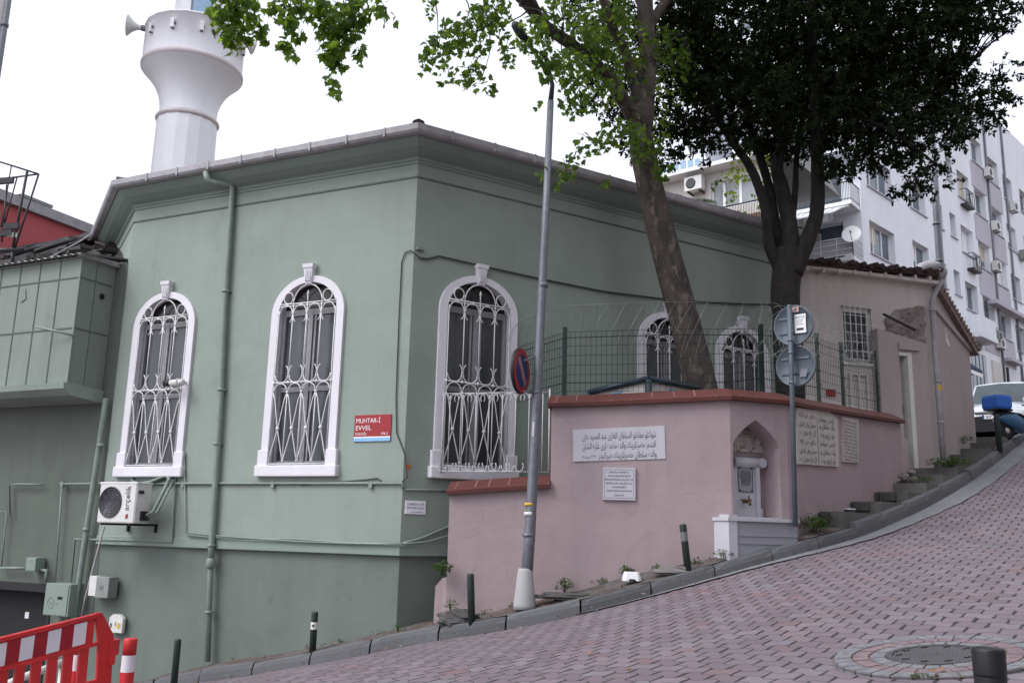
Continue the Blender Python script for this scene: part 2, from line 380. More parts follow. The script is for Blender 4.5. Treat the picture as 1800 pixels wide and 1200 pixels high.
def leaf_mat(name, a, b_, trans, tw, rough=.45, spec=.2):
    m, nt, b = new_mat(name); N = NT(nt)
    r = N.n('ShaderNodeNewGeometry').outputs['Random Per Island']
    N.link(N.mix(r, c4(a), c4(b_)), b.inputs['Base Color']); b.inputs['Roughness'].default_value = rough; b.inputs['Specular IOR Level'].default_value = spec
    t = N.n('ShaderNodeBsdfTranslucent'); N.link(N.mix(r, sc(trans, .75), sc(trans, 1.25)), t.inputs[0])
    mx = N.n('ShaderNodeMixShader'); mx.inputs[0].default_value = tw
    N.link(b.outputs[0], mx.inputs[1]); N.link(t.outputs[0], mx.inputs[2])
    out = [n for n in nt.nodes if n.type == 'OUTPUT_MATERIAL'][0]; N.link(mx.outputs[0], out.inputs['Surface'])
    return m
M['plane_leaf'] = leaf_mat('plane_leaf', (.022, .05, .010), (.05, .10, .016), (.22, .34, .035), .55)
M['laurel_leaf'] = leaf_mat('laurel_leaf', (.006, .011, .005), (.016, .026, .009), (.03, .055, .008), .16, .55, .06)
M['weed_leaf'] = leaf_mat('weed_leaf', (.035, .075, .02), (.07, .12, .03), (.08, .16, .02), .35, .6)
M['yellow_leaf'] = leaf_mat('young_leaf', (.08, .13, .015), (.12, .17, .02), (.3, .42, .03), .5, .5)
M['palm_leaf'] = leaf_mat('palm_leaf', (.09, .14, .09), (.13, .18, .11), (.12, .2, .08), .3, .6)
def bark(name, a, b_, c_, sc_=5):
    m, nt, b = new_mat(name); N = NT(nt); p = N.obj()
    vo = N.n('ShaderNodeTexVoronoi'); N.link(N.mapv(p, (1, 1, .45)), vo.inputs['Vector']); vo.inputs['Scale'].default_value = sc_*1.8
    n1 = N.noise(N.mapv(p, (1, 1, .5)), sc_, 6, .65)
    col = N.mix(N.rng(n1, .42, .52), c4(a), c4(b_)); col = N.mix(N.rng(N.noise(N.mapv(p, (1, 1, .6), loc=(5, 2, 8)), sc_*1.4, 5, .6), .55, .6), col, c4(c_))
    N.link(col, b.inputs['Base Color']); b.inputs['Roughness'].default_value = .9
    h = N.math('ADD', n1, N.math('MULTIPLY', N.noise(N.mapv(p, (6, 6, 1)), 4, 5, .7), .7))
    N.link(N.bump(h, .8, .03), b.inputs['Normal']); return m
M['plane_bark'] = bark('plane_bark', (.034, .026, .022), (.062, .05, .041), (.11, .092, .074))
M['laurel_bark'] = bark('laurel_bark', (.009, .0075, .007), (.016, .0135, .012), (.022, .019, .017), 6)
# ------------------------------------------------------------------ lettering
_AR = {'ا': 'FE8D FE8E - -', 'ب': 'FE8F FE90 FE91 FE92', 'ت': 'FE95 FE96 FE97 FE98', 'ج': 'FE9D FE9E FE9F FEA0', 'ح': 'FEA1 FEA2 FEA3 FEA4', 'خ': 'FEA5 FEA6 FEA7 FEA8', 'د': 'FEA9 FEAA - -',
 'ر': 'FEAD FEAE - -', 'ز': 'FEAF FEB0 - -', 'س': 'FEB1 FEB2 FEB3 FEB4', 'ش': 'FEB5 FEB6 FEB7 FEB8', 'ض': 'FEBD FEBE FEBF FEC0', 'ط': 'FEC1 FEC2 FEC3 FEC4', 'ع': 'FEC9 FECA FECB FECC', 'غ': 'FECD FECE FECF FED0',
 'ف': 'FED1 FED2 FED3 FED4', 'ق': 'FED5 FED6 FED7 FED8', 'ك': 'FED9 FEDA FEDB FEDC', 'ل': 'FEDD FEDE FEDF FEE0', 'م': 'FEE1 FEE2 FEE3 FEE4', 'ن': 'FEE5 FEE6 FEE7 FEE8', 'ه': 'FEE9 FEEA FEEB FEEC', 'و': 'FEED FEEE - -', 'ى': 'FEEF FEF0 - -', 'ي': 'FEF1 FEF2 FEF3 FEF4', 'ص': 'FEB9 FEBA FEBB FEBC'}
def arabic(t):
    out = []
    T = {k: v.split() for k, v in _AR.items()}
    for i, ch in enumerate(t):
        if ch not in T: out.append(ch); continue
        prev = i > 0 and t[i-1] in T and T[t[i-1]][2] != '-'
        nxt = i < len(t)-1 and t[i+1] in T and T[ch][2] != '-'
        k = 3 if prev and nxt else 1 if prev else 2 if nxt else 0
        out.append(chr(int(T[ch][k], 16)))
    return ''.join(reversed(out))
def text_geo(body, h, align='CENTER', shear=0.0, width=None, extrude=0.0):
    c = bpy.data.curves.new('lettering', 'FONT'); c.body = body; c.align_x = align; c.size = 1.0; c.shear = shear; c.resolution_u = 2; c.extrude = 0
    o = bpy.data.objects.new('lettering', c); COL.objects.link(o)
    me = bpy.data.meshes.new_from_object(o); vs = [v.co.copy() for v in me.vertices]; fs = [tuple(p.vertices) for p in me.polygons]
    bpy.data.objects.remove(o); bpy.data.curves.remove(c); bpy.data.meshes.remove(me)
    if not vs: return [], []
    k = h/.73
    xs = [v.x for v in vs]; w = (max(xs)-min(xs))*k; kx = k if width is None else k*width/w
    if width is not None and align == 'LEFT': pass
    return [V((v.x*kx, v.y*k)) for v in vs], fs
def put_text(mb, fac, body, x, z, h, y=-.02, align='CENTER', width=None, mi=0, shear=0.0, rot=0.0):
    vs, fs = text_geo(body, h, align, shear, width)
    ca, sa = math.cos(rot), math.sin(rot)
    mb.add([fac.P(x+v.x*ca-v.y*sa, y, z+v.x*sa+v.y*ca) for v in vs], fs, mi)
def lerp(a, b, t): return a+(b-a)*t
def interp(tab, x):
    if x <= tab[0][0]: return tab[0][1]
    for (a, ya), (b, yb) in zip(tab, tab[1:]):
        if x <= b: return ya+(yb-ya)*(x-a)/(b-a)
    return tab[-1][1]
def arch_pts(hw, zs, zc, n=14, kind='arch'):
    """from +hw side over the crown to -hw"""
    if kind == 'rect': return [(hw, zc), (-hw, zc)]
    if kind == 'point':
        out = []
        for i in range(n+1):
            t = i/n
            if t <= .5: k = t*2; out.append((hw*(1-k**1.35), zs+(zc-zs)*(k**.85)))
            else: k = (1-t)*2; out.append((-hw*(1-k**1.35), zs+(zc-zs)*(k**.85)))
        return out
    return [(hw*math.cos(math.pi*i/n), zs+(zc-zs)*math.sin(math.pi*i/n)) for i in range(n+1)]
def wall_open(mb, fac, x0, x1, z0, z1, ops, y=0.0, mi=0, reveal=.2, rmi=None):
    """flat wall with real openings; ops: dict x, hw, zb, zs, zc, kind; columns of equal x share a strip"""
    cols = {}
    for o in ops: cols.setdefault((round(o['x']-o['hw'], 3), round(o['x']+o['hw'], 3)), []).append(o)
    cur = x0
    for (a, b) in sorted(cols):
        if a > cur+1e-4: mb.quad(fac.P(cur, y, z0), fac.P(a, y, z0), fac.P(a, y, z1), fac.P(cur, y, z1), mi)
        low = [(a, z0), (b, z0)]
        for o in sorted(cols[(a, b)], key=lambda q: q['zb']):
            k = o.get('kind', 'rect')
            poly = low+[(b, o['zb']), (a, o['zb'])]
            if o['zb'] > max(low[0][1], low[-1][1])+1e-3: mb.ngon([fac.P(p, y, q) for p, q in poly], mi)
            ap = arch_pts(o['hw'], o.get('zs', o['zc']), o['zc'], kind=k)
            ap = [(o['x']+p, q) for p, q in ap]
            rim = [(b, o['zb'])]+([] if k == 'rect' else [])+ap+[(a, o['zb'])]
            d = o.get('reveal', reveal)
            for p, q in zip(rim, rim[1:]+rim[:1]):
                mb.quad(fac.P(p[0], y, p[1]), fac.P(q[0], y, q[1]), fac.P(q[0], y+d, q[1]), fac.P(p[0], y+d, p[1]), mi if rmi is None else rmi)
            low = list(reversed(ap))
            if k == 'rect': low = [(a, o['zc']), (b, o['zc'])]
        mb.ngon([fac.P(p, y, q) for p, q in low+[(b, z1), (a, z1)]], mi)
        cur = b
    if x1 > cur+1e-4: mb.quad(fac.P(cur, y, z0), fac.P(x1, y, z0), fac.P(x1, y, z1), fac.P(cur, y, z1), mi)
# ================================================================== STREET
CORN = atY(720, 600, 13.8)                                   # the corner of the green building
_tl = ray(-2600, 848); _tr = ray(3560, 1009)
FL = Fac((CORN.x, CORN.y), (-_tl.x, -_tl.y))                 # facade L, x = 0 at the corner, negative to the far end
FR = Fac((CORN.x, CORN.y), (_tr.x, _tr.y))                   # facade R
def onL(px, py, d=0): return FL.at(px, py, d)
def onR(px, py, d=0): return FR.at(px, py, d)
KB = []                                                       # kerb foot: survey points on the ground
for px, py in ((120, 1250), (330, 1199), (467, 1183), (560, 1164), (640, 1149)):
    x, z = FL.at(px, py, -.72); p = FL.P(x, -.72, z); KB.append(p)
for px, py, Y in ((735, 1129, 13.05), (824, 1115, 12.65), (923, 1099, 12.45), (1029, 1076, 12.4), (1131, 1050, 12.42), (1235, 1021, 12.55), (1327, 994, 12.8), (1417, 971, 13.2),
                  (1498, 949, 13.9), (1553, 928, 14.65), (1623, 896, 15.9), (1682, 863, 17.35), (1728, 832, 19.0), (1773, 797, 21.1), (1800, 776, 22.8)):
    KB.append(atY(px, py, Y))
d = V((.66, .75, .2)); e = KB[-1]
for k in (3, 7, 13, 22, 34): KB.append(e + d*k)
d0 = (KB[0]-KB[1]).normalized()
for k in (3, 8, 16): KB.insert(0, KB[0] + d0*(3 if k == 3 else 5 if k == 8 else 8))
def catmull(P, n):
    out = []
    for i in range(len(P)-1):
        p0 = P[max(i-1, 0)]; p1 = P[i]; p2 = P[i+1]; p3 = P[min(i+2, len(P)-1)]
        for k in range(n):
            t = k/n; out.append(.5*((2*p1)+(p2-p0)*t+(2*p0-5*p1+4*p2-p3)*t*t+(3*p1-p0-3*p2+p3)*t**3))
    out.append(P[-1].copy()); return out
KC = catmull(KB, 6)
for _ in range(10):
    KC = [KC[0]] + [(KC[i-1]+KC[i]*2+KC[i+1])/4 for i in range(1, len(KC)-1)] + [KC[-1]]
KN = []
for i in range(len(KC)):
    t = KC[min(i+1, len(KC)-1)]-KC[max(i-1, 0)]; n = V((t.y, -t.x, 0)).normalized(); KN.append(n)
for _ in range(30):
    KN = [KN[0]] + [((KN[i-1]+KN[i]*2+KN[i+1])/4).normalized() for i in range(1, len(KN)-1)] + [KN[-1]]
KS = [0.0]
for a, b in zip(KC, KC[1:]): KS.append(KS[-1]+(b-a).length)
def kerb_near(x, y):
    best = min(range(len(KC)), key=lambda i: (KC[i].x-x)**2+(KC[i].y-y)**2); return best
def road_z(x, y):
    """height of the road surface under a plan point"""
    bi, bd = 0, 1e9
    for i in range(len(KC)):
        dx, dy = x-KC[i].x, y-KC[i].y
        t = dx*KN[i].x+dy*KN[i].y; e_ = abs(-dx*KN[i].y+dy*KN[i].x) + (1e3 if t < -2.5 else 0)
        if e_ < bd: bd = e_; bi = i
    return KC[bi].z
KH = .17
def pave_z(x, y):
    i = kerb_near(x, y); return KC[i].z+KH
def s_at(px):
    """arc length of the kerb where it crosses image column px"""
    best = 0; bd = 1e9
    for i, p in enumerate(KC):
        v = p-EYE; dd = v.dot(_F)
        if dd < 1: continue
        x = 900+FP*v.dot(_R)/dd
        if abs(x-px) < bd and p.y > 5: bd = abs(x-px); best = i
    return best
# ground sheet
def ground_z(x, y): return max(-9, min(13, .22*(x+.35*max(y-13, 0))-.75))
g = MB(); N_ = 44
xs = [math.copysign(abs(t)**2.2*260, t) for t in np.linspace(-1, 1, N_)]; ys = [math.copysign(abs(t)**2.2*260, t)+12 for t in np.linspace(-1, 1, N_)]
g.add([V((x, y, ground_z(x, y))) for y in ys for x in xs], [(j*N_+i, j*N_+i+1, (j+1)*N_+i+1, (j+1)*N_+i) for j in range(N_-1) for i in range(N_-1)])
tag(g.build('ground', M['soil']), kind='structure')
# road
rd = MB(); T = [0, .35, 1, 2, 3.5, 5, 7, 9, 11, 13, 16, 20, 26, 34]
rv = []
for i in range(len(KC)):
    for t in T:
        p = KC[i]+KN[i]*t; rv.append(V((p.x, p.y, KC[i].z + .02*math.sin(p.x*1.7+p.y)*min(t, 1)*.5 - .012*max(0, 1-t))))
nT = len(T)
rd.add(rv, [(i*nT+j, i*nT+j+1, (i+1)*nT+j+1, (i+1)*nT+j) for i in range(len(KC)-1) for j in range(nT-1)], 0, True)
tag(rd.build('road', M['paver']), kind='structure')
# pale concrete channel along the kerb foot
ch = MB(); cv = []; i0, i1 = s_at(1010), len(KC)-1
for i in range(i0, i1+1):
    w = min(.42, .03+.045*(KS[i]-KS[i0]))+.015*math.sin(i*1.9)
    for t in (0.0, w*.5, w): 
        p = KC[i]+KN[i]*t; cv.append(V((p.x, p.y, KC[i].z+.008)))
n_ = i1-i0+1
ch.add(cv, [(k*3+j, k*3+j+1, (k+1)*3+j+1, (k+1)*3+j) for k in range(n_-1) for j in range(2)])
M['channel'] = plaster('channel_concrete', (.20, .202, .215), .14, .25, (.15, .14, .145), .7, bump=.7)
tag(ch.build('road_gutter', M['channel']), kind='structure')
# kerb stones
kb = MB(); L0 = KS[0]; step = .985
def at_s(s):
    import bisect
    i = min(max(bisect.bisect_right(KS, s)-1, 0), len(KS)-2); t = (s-KS[i])/(KS[i+1]-KS[i])
    return KC[i].lerp(KC[i+1], t), KN[i].lerp(KN[i+1], t).normalized()
s_ = .3
while s_ < KS[-1]-1.2:
    L = step*random.uniform(.94, 1.05); m_ = 6; vs = []
    hj = random.uniform(-.012, .012); tj = random.uniform(-.012, .012)
    hh = KH + (.05 if s_ > KS[s_at(1480)] else 0)
    for k in range(m_+1):
        p, n = at_s(s_+.014+(L-.028)*k/m_); ch_ = .03 if k in (0, m_) else 0
        dn = .012 if k in (0, m_) else 0
        for o, z in ((.0, -.25), (.004+tj*.3, 0), (-.006+tj, hh*.55), (-.022+tj-dn, hh-.022-dn), (-.045+tj, hh-dn*.5), (-.14, hh-.004-dn), (-.15, -.1)):
            vs.append(p+n*(o)+V((0, 0, z+hj*(1 if z > 0 else 0))))
    q = 7
    fs = [(k*q+j, k*q+j+1, (k+1)*q+j+1, (k+1)*q+j) for k in range(m_) for j in range(q-1)]+[tuple(range(q-1, -1, -1)), tuple(m_*q+j for j in range(q))]
    kb.add(vs, fs); s_ += L
tag(kb.build('kerb', M['kerb']), kind='structure')
# pavement strip behind the kerb (earth, mortar and broken red setts), then steps, then the landing above
def pavement_mat():
    m, nt, b = new_mat('broken_pavement'); N = NT(nt); p = N.pos()
    n1 = N.noise(p, 2.2, 6, .7); n2 = N.noise(p, 11, 5, .7)
    c = N.mix(N.rng(n1, .42, .58), (.12, .112, .11, 1), (.075, .055, .047, 1))
    c = N.mix(N.math('MULTIPLY', N.rng(N.noise(N.mapv(p, loc=(3, 1, 0)), 3.1, 4), .55, .62), .8), c, (.12, .058, .05, 1))
    c = N.mix(N.math('MULTIPLY', N.rng(n2, .55, .7), .5), c, (.19, .18, .17, 1))
    c = N.mix(N.math('MULTIPLY', N.rng(N.noise(p, 7, 4, .7), .6, .68), .6), c, (.045, .06, .025, 1))
    N.link(c, b.inputs['Base Color']); b.inputs['Roughness'].default_value = .95
    N.link(N.bump(N.math('ADD', n1, N.math('MULTIPLY', n2, .6)), 1.0, .05), b.inputs['Normal']); return m
M['pavement'] = pavement_mat()
pv = MB(); vs = []; iA = 0; iB = s_at(1500)
WT = [.10, .25, .45, .7, 1.0, 1.5, 2.2]
for i in range(iA, iB+1):
    for t in WT:
        p = KC[i]-KN[i]*t; b_ = mnoise.noise(V((p.x*2.1, p.y*2.1, 3)))*.035*min(1, t*2)
        vs.append(V((p.x, p.y, KC[i].z+KH-.012+.10*min(t, 1)+b_)))
k_ = len(WT); n_ = iB-iA+1
pv.add(vs, [(i*k_+j, i*k_+j+1, (i+1)*k_+j+1, (i+1)*k_+j) for i in range(n_-1) for j in range(k_-1)], 0, True)
iC = s_at(1786)
zl = KC[iC].z+KH+.03; vs = []
for i in range(iC, len(KC)):
    for t in (.10, 1, 2.5, 4.5, 7):
        p = KC[i]-KN[i]*t; vs.append(V((p.x, p.y, zl+(KC[i].z+KH-zl)*.55)))
n_ = len(KC)-iC
pv.add(vs, [(i*5+j, i*5+j+1, (i+1)*5+j+1, (i+1)*5+j) for i in range(n_-1) for j in range(4)])
tag(pv.build('pavement', M['pavement']), kind='structure')
def landing_z(x, y):
    i = kerb_near(x, y); return zl+(KC[i].z+KH-zl)*.55
# stone steps up the pavement
stt = thing('stone_steps', KC[s_at(1560)]-KN[s_at(1560)]*.6, 'worn dark stone steps climbing the pavement beside the kerb, past the pink house', 'steps')
z0s = KC[iB].z+KH+.05; rise = (zl-z0s)/11.0; k = 0; i = iB
marks = [iB]
zz = z0s
for n in range(11):
    zz += rise
    j = marks[-1]
    while j < iC and KC[j].z+KH < zz-.02: j += 1
    marks.append(max(j, marks[-1]+1))
for n in range(11):
    st = MB(); a, b = marks[n], min(marks[n+1]+1, len(KC)-1); zt = z0s+rise*(n+1)-.005*random.random(); w = 2.6 if n > 2 else 1.9
    ring_f = []; 
    vs = []
    for i in range(a, b+1):
        for t in (.13, w): p = KC[i]-KN[i]*t; vs += [V((p.x, p.y, zt)), V((p.x, p.y, zt-.6))]
    m_ = b-a+1; fs = []
    for i in range(m_-1):
        o = i*4; q = (i+1)*4
        fs += [(o, q, q+2, o+2), (o, o+1, q+1, q), (o+2, q+2, q+3, o+3), (o+1, o+3, q+3, q+1)]
    fs += [(0, 2, 3, 1), ((m_-1)*4, (m_-1)*4+1, (m_-1)*4+3, (m_-1)*4+2)]
    st.add(vs, fs); st.build('step', M['step'], stt)
    if n in (0, 1, 2):                                        # pale squared blocks set in the lowest risers
        bl = MB(); p0 = KC[a]-KN[a]*.45; ex = -KN[a]; ey = V((ex.y, -ex.x, 0)); ey = ey if ey.dot(KC[a]-KC[a+1]) > 0 else -ey
        for q in range(3): bl.box(p0+ex*(.28*q)+ey*.03+V((0, 0, zt-.085-p0.z)), .26, .09, .13, ex, ey)
        bl.build('edging', M['stone'], stt)
# near kerb and footway, bottom corner by the close bollard
nk = MB(); a = atY(1640, 1240, 3.0); 
NKD = V((.62, .78, 0)); 
P0 = V((1.30, 2.25, 0)); 
vs = []
for k in range(-4, 16):
    p = P0+NKD*(k*.5); n = V((NKD.y, -NKD.x, 0)); z = road_z(p.x, p.y)
    for o, h in ((0, -.2), (0, .05), (.02, .065), (.14, .065), (.14, .06), (1.6, .06)): vs.append(V((p.x+n.x*o, p.y+n.y*o, z+h)))
nk.add(vs, [(i*6+j, i*6+j+1, (i+1)*6+j+1, (i+1)*6+j) for i in range(19) for j in range(5)])
M['near_kerb'] = plaster('pale_kerb', (.25, .25, .265), .12, .15, bump=.5)
tag(nk.build('near_footway', M['near_kerb']), kind='structure')
# ================================================================== GREEN BUILDING
GB = thing('green_building', (CORN.x, CORN.y, 0), 'sage green plastered mosque hall with tall arched white framed windows and a hipped tiled roof', 'building')
LLEN, RLEN = 6.12, 8.5
RET = V((-.49, .87))
pL = FL.P(-LLEN, 0, 0); pR = FR.P(RLEN, 0, 0)
pB = V((pL.x+RET.x*6, pL.y+RET.y*6, 0)); pD = V((pR.x-3.4, pR.y+6.5, 0))
WZ = 2.27; BAND = 1.12; TOPW = 7.5
win_L = [-1.94, -5.06]; win_R = [1.19, 5.19, 7.08]
def wop(x): return dict(x=x, hw=.61, zb=WZ+.10, zs=WZ+2.64, zc=WZ+3.19, kind='arch', reveal=.22)
w = MB()
wall_open(w, FL, -LLEN, 0, BAND, TOPW, [wop(x) for x in win_L])
wall_open(w, FR, 0, RLEN, BAND, TOPW, [wop(x) for x in win_R])
w.quad(V((pL.x, pL.y, BAND)), V((pB.x, pB.y, BAND)), V((pB.x, pB.y, TOPW)), V((pL.x, pL.y, TOPW)))
w.quad(V((pB.x, pB.y, -3)), V((pD.x, pD.y, -3)), V((pD.x, pD.y, TOPW)), V((pB.x, pB.y, TOPW)))
w.quad(V((pR.x, pR.y, -3)), V((pD.x, pD.y, -3)), V((pD.x, pD.y, TOPW)), V((pR.x, pR.y, TOPW)))
w.build('wall', M['green'], GB, fix=False)
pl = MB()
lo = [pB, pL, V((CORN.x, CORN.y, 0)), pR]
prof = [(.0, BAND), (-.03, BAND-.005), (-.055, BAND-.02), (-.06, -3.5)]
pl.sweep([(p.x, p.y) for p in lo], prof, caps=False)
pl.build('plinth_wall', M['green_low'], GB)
bd = MB()                                                    # slightly proud band and the drip line above the plinth
bd.sweep([(p.x, p.y) for p in lo], [(.0, BAND+.16), (.022, BAND+.14), (.026, BAND+.01), (.0, BAND-.004)], caps=False)
bd.build('string_course', M['green_trim'], GB)
gv = MB()
gv.sweep([(p.x, p.y) for p in lo], [(.004, 6.985), (.012, 6.975), (.012, 6.955), (.004, 6.945)], caps=False)
gv.build('wall_groove', M['clad_line'], GB)
co = MB()
co.sweep([(p.x, p.y) for p in lo], [(.0, 7.19), (.018, 7.193), (.02, 7.205), (.006, 7.21), (.006, 7.245), (.022, 7.25), (.03, 7.28), (.045, 7.295), (.12, 7.325), (.23, 7.385), (.33, 7.475), (.335, 7.55), (.0, 7.56)], caps=False)
co.build('cornice', M['green_trim'], GB)
gu = MB()
gp = [(.345, 7.51), (.44, 7.515), (.47, 7.55), (.475, 7.645), (.44, 7.65), (.43, 7.57), (.36, 7.56), (.345, 7.65)]
gu.sweep([(p.x, p.y) for p in lo], gp, caps=True)
for fac, xs_ in ((FL, [-.35-.72*k for k in range(8)]), (FR, [.35+.78*k for k in range(12)])):
    for x in xs_: gu.fbox(fac, x-.016, x+.016, -.485, -.34, 7.505, 7.655)
gu.build('gutter', M['gutter'], GB)
rf = MB(); apex1 = V((-2.2, 18.9, 8.75)); apex2 = V((1.0, 21.0, 8.75))
def off(p, d1, dz=7.62): return V((p.x, p.y, dz))
e0 = FL.P(-LLEN, 0, 7.6)+FL.ey*-.36-FL.ex*.15; e1 = V((CORN.x, CORN.y, 7.6))-(FL.ey+FR.ey).normalized()*.41; e2 = FR.P(RLEN, -.36, 7.6); e3 = V((pD.x, pD.y, 7.6)); e4 = V((pB.x-.3, pB.y, 7.6))
rf.ngon([e0, e1, apex1]); rf.ngon([e1, e2, apex2, apex1]); rf.ngon([e2, e3, apex2]); rf.ngon([e3, e4, apex1, apex2]); rf.ngon([e4, e0, apex1])
rfo = rf.build('roof', M['tile'], GB)
rg = MB()
for a, b in ((e1, apex1), (e0, apex1), (e2, apex2), (apex1, apex2)):
    n = int((b-a).length/.38)
    for k in range(n):
        p = a.lerp(b, k/n); q = a.lerp(b, (k+1.15)/n); rg.tube([p+V((0, 0, .045)), q+V((0, 0, .02))], [.115, .085], 8)
rg.build('ridge_tiles', M['tile'], rfo)
# eave tile ends just above the far gutter
et = MB()
for k in range(36):
    p = FR.P(3.8+k*.145, -.33, 7.66); et.tube([p, p+FR.ey*.5+V((0, 0, .12))], .055, 6)
for k in range(3):
    p = FL.P(-LLEN+.1+k*.16, -.33, 7.66); et.tube([p, p+FL.ey*.5+V((0, 0, .12))], .055, 6)
et.build('eave_tiles', M['tile'], rfo)
# ---- windows (local frame: x along the wall, y inward, z up from the sill)
def bar(mb, a, b, r=.010, n=6): mb.tube([V((a[0], a[2] if len(a) > 2 else 0, a[1])), V((b[0], b[2] if len(b) > 2 else 0, b[1]))], r, n)
def arc(mb, cx, cz, rx, rz, a0, a1, r=.010, n=10, y=0):
    mb.tube([V((cx+rx*math.cos(lerp(a0, a1, i/n)), y, cz+rz*math.sin(lerp(a0, a1, i/n)))) for i in range(n+1)], r, 6)
def ring_band(mb, hwo, zso, zco, hwi, zsi, zci, zb, y0, y1, n=20):
    o = [(hwo, zb)]+arch_pts(hwo, zso, zco, n)+[(-hwo, zb)]; i_ = [(hwi, zb)]+arch_pts(hwi, zsi, zci, n)+[(-hwi, zb)]
    for k in range(len(o)-1):
        a, b, c, d_ = o[k], o[k+1], i_[k+1], i_[k]
        F3 = lambda p, y: V((p[0], y, p[1]))
        mb.quad(F3(a, y0), F3(b, y0), F3(c, y0), F3(d_, y0)); mb.quad(F3(a, y0), F3(b, y0), F3(b, y1), F3(a, y1)); mb.quad(F3(d_, y0), F3(c, y0), F3(c, y1), F3(d_, y1))
def make_window(parent):
    fr = MB()
    ring_band(fr, .72, 2.64, 3.255, .58, 2.64, 3.145, .15, -.05, .14)
    for sx in (-1, 1): fr.lbox(min(sx*.56, sx*.765), max(sx*.56, sx*.765), -.075, .0, .17, .42, bev=.008)
    wo = fr.build('window', M['white_stone'], parent, local=True)
    s = MB(); s.lbox(-.79, .79, -.105, .2, 0, .175, bev=.014); s.build('sill', M['white_stone'], wo, local=True)
    k = MB(); yk = -.12
    def kp(z, h, y): return [V((-h, y, z)), V((h, y, z)), V((h, .02, z)), V((-h, .02, z))]
    a = kp(3.11, .06, -.075)+kp(3.37, .088, -.105)+kp(3.375, .10, -.118)+kp(3.44, .106, -.125)
    k.add(a, [(3, 2, 1, 0), (12, 13, 14, 15)]+[(r*4+i, r*4+(i+1) % 4, r*4+4+(i+1) % 4, r*4+4+i) for r in range(3) for i in range(4)])
    for x in (-.055, -.018, .018, .055): k.lbox(x*.8-.007, x*.8+.007, -.108, -.07, 3.15, 3.35)
    k.build('keystone', M['white_stone'], wo, local=True)
    sa = MB()
    for x0, x1 in ((-.575, -.505), (.505, .575), (-.045, .045)): sa.lbox(x0, x1, .06, .13, .17, 2.72)
    for z0, z1 in ((.17, .25), (1.36, 1.44), (2.62, 2.72)): sa.lbox(-.57, .57, .065, .125, z0, z1)
    for sx in (-1, 1):
        a, b = sorted((sx*.07, sx*.105)); sa.lbox(a, b, .075, .12, .25, 2.62)
    sa.build('sash', M['sash'], wo, local=True)
    p = MB(); p.lbox(-.57, .57, .10, .11, .2, 2.70); p.build('pane', M['pane'], wo, local=True)
    lu = MB(); pts = [V((x, .115, z)) for x, z in [(.60, 2.6)]+arch_pts(.60, 2.64, 3.17, 16)+[(-.60, 2.6)]]; lu.ngon(pts); lu.build('lunette', M['pane_dark'], wo, local=True)
    g = MB(); Y = 0.015
    hz = 2.80
    arc(g, 0, hz, .285, .305, 0, math.pi, .011, 16)
    for sx in (-1, 1): arc(g, sx*.388, hz+.10, .09, .095, 0, 2*math.pi, .010, 16)
    bar(g, (-.57, hz), (.57, hz), .012); bar(g, (-.57, hz-.035), (.57, hz-.035), .008)
    bar(g, (0, hz), (0, hz+.13), .010); g.lathe((0, 0, hz+.12), [(.004, 0), (.024, .02), (.004, .09)], 8)
    X = [-.56, -.28, 0, .28, .56]
    for x in X[1:4]: bar(g, (x, hz), (x, 1.5), .010)
    for x in (X[0], X[4]): bar(g, (x, hz-.1), (x, .22), .009)
    def fleur(x, z, up):
        u = 1 if up else -1
        for sx in (-1, 1):
            if abs(x+sx*.05) > .6: continue
            arc(g, x+sx*.085, z, .075, .12*u, math.pi if sx > 0 else 0, math.pi/2+(.35 if sx > 0 else -.35), .009, 6)
        g.ball((x, 0, z-.02*u), .020, 6)
    for a, b in zip(X, X[1:]):
        c = (a+b)/2
        arc(g, c, hz-.16, .125, .14, 0, math.pi, .010, 10)                       # row under the top bar
        arc(g, c, 1.62, .125, .125, math.pi, 2*math.pi, .010, 10)                # row standing on the middle bar
        arc(g, c, 1.36, .125, .125, 0, math.pi, .010, 10)                        # row hanging below it
    for x in X[1:4]: fleur(x, hz-.19, False); fleur(x, 1.66, True)
    for z in (1.5,): bar(g, (-.57, z), (.57, z), .011)
    for x in X: g.ball((x, 0, 1.5), .026, 6)
    for x in X[1:4]: g.ball((x, 0, 1.34), .024, 6)
    for a, b in zip(X, X[1:]):
        c = (a+b)/2
        for p, q in ((a, b), (b, a)):
            g.tube([V((p, 0, 1.34)), V((lerp(p, c, .35), 0, 1.22)), V((lerp(p, c, .9), 0, .80)), V((c, 0, .76)), V((lerp(c, q, .1), 0, .70)), V((lerp(c, q, .8), 0, .34)), V((q, 0, .22))], .0095, 6)
        g.ball((c, 0, .76), .030, 8)
    for x in X[1:4]: bar(g, (x, 1.34), (x, .20), .009); g.ball((x, 0, .25), .02, 6)
    bar(g, (-.57, .20), (.57, .20), .009)
    for i_, v_ in enumerate(g.v): g.v[i_] = v_+V((0, -.05, 0))
    g.build('grille', M['white_iron'], wo, local=True)
    return wo
w0 = make_window(GB)
base = Matrix.Translation(V((CORN.x, CORN.y, 0))).inverted()
slots = [(FL, x) for x in win_L]+[(FR, x) for x in win_R]
for n, (fac, x) in enumerate(slots):
    o = w0 if n == 0 else copy_tree(w0, GB)
    o.matrix_local = base @ fac.mat(x, 0, WZ)
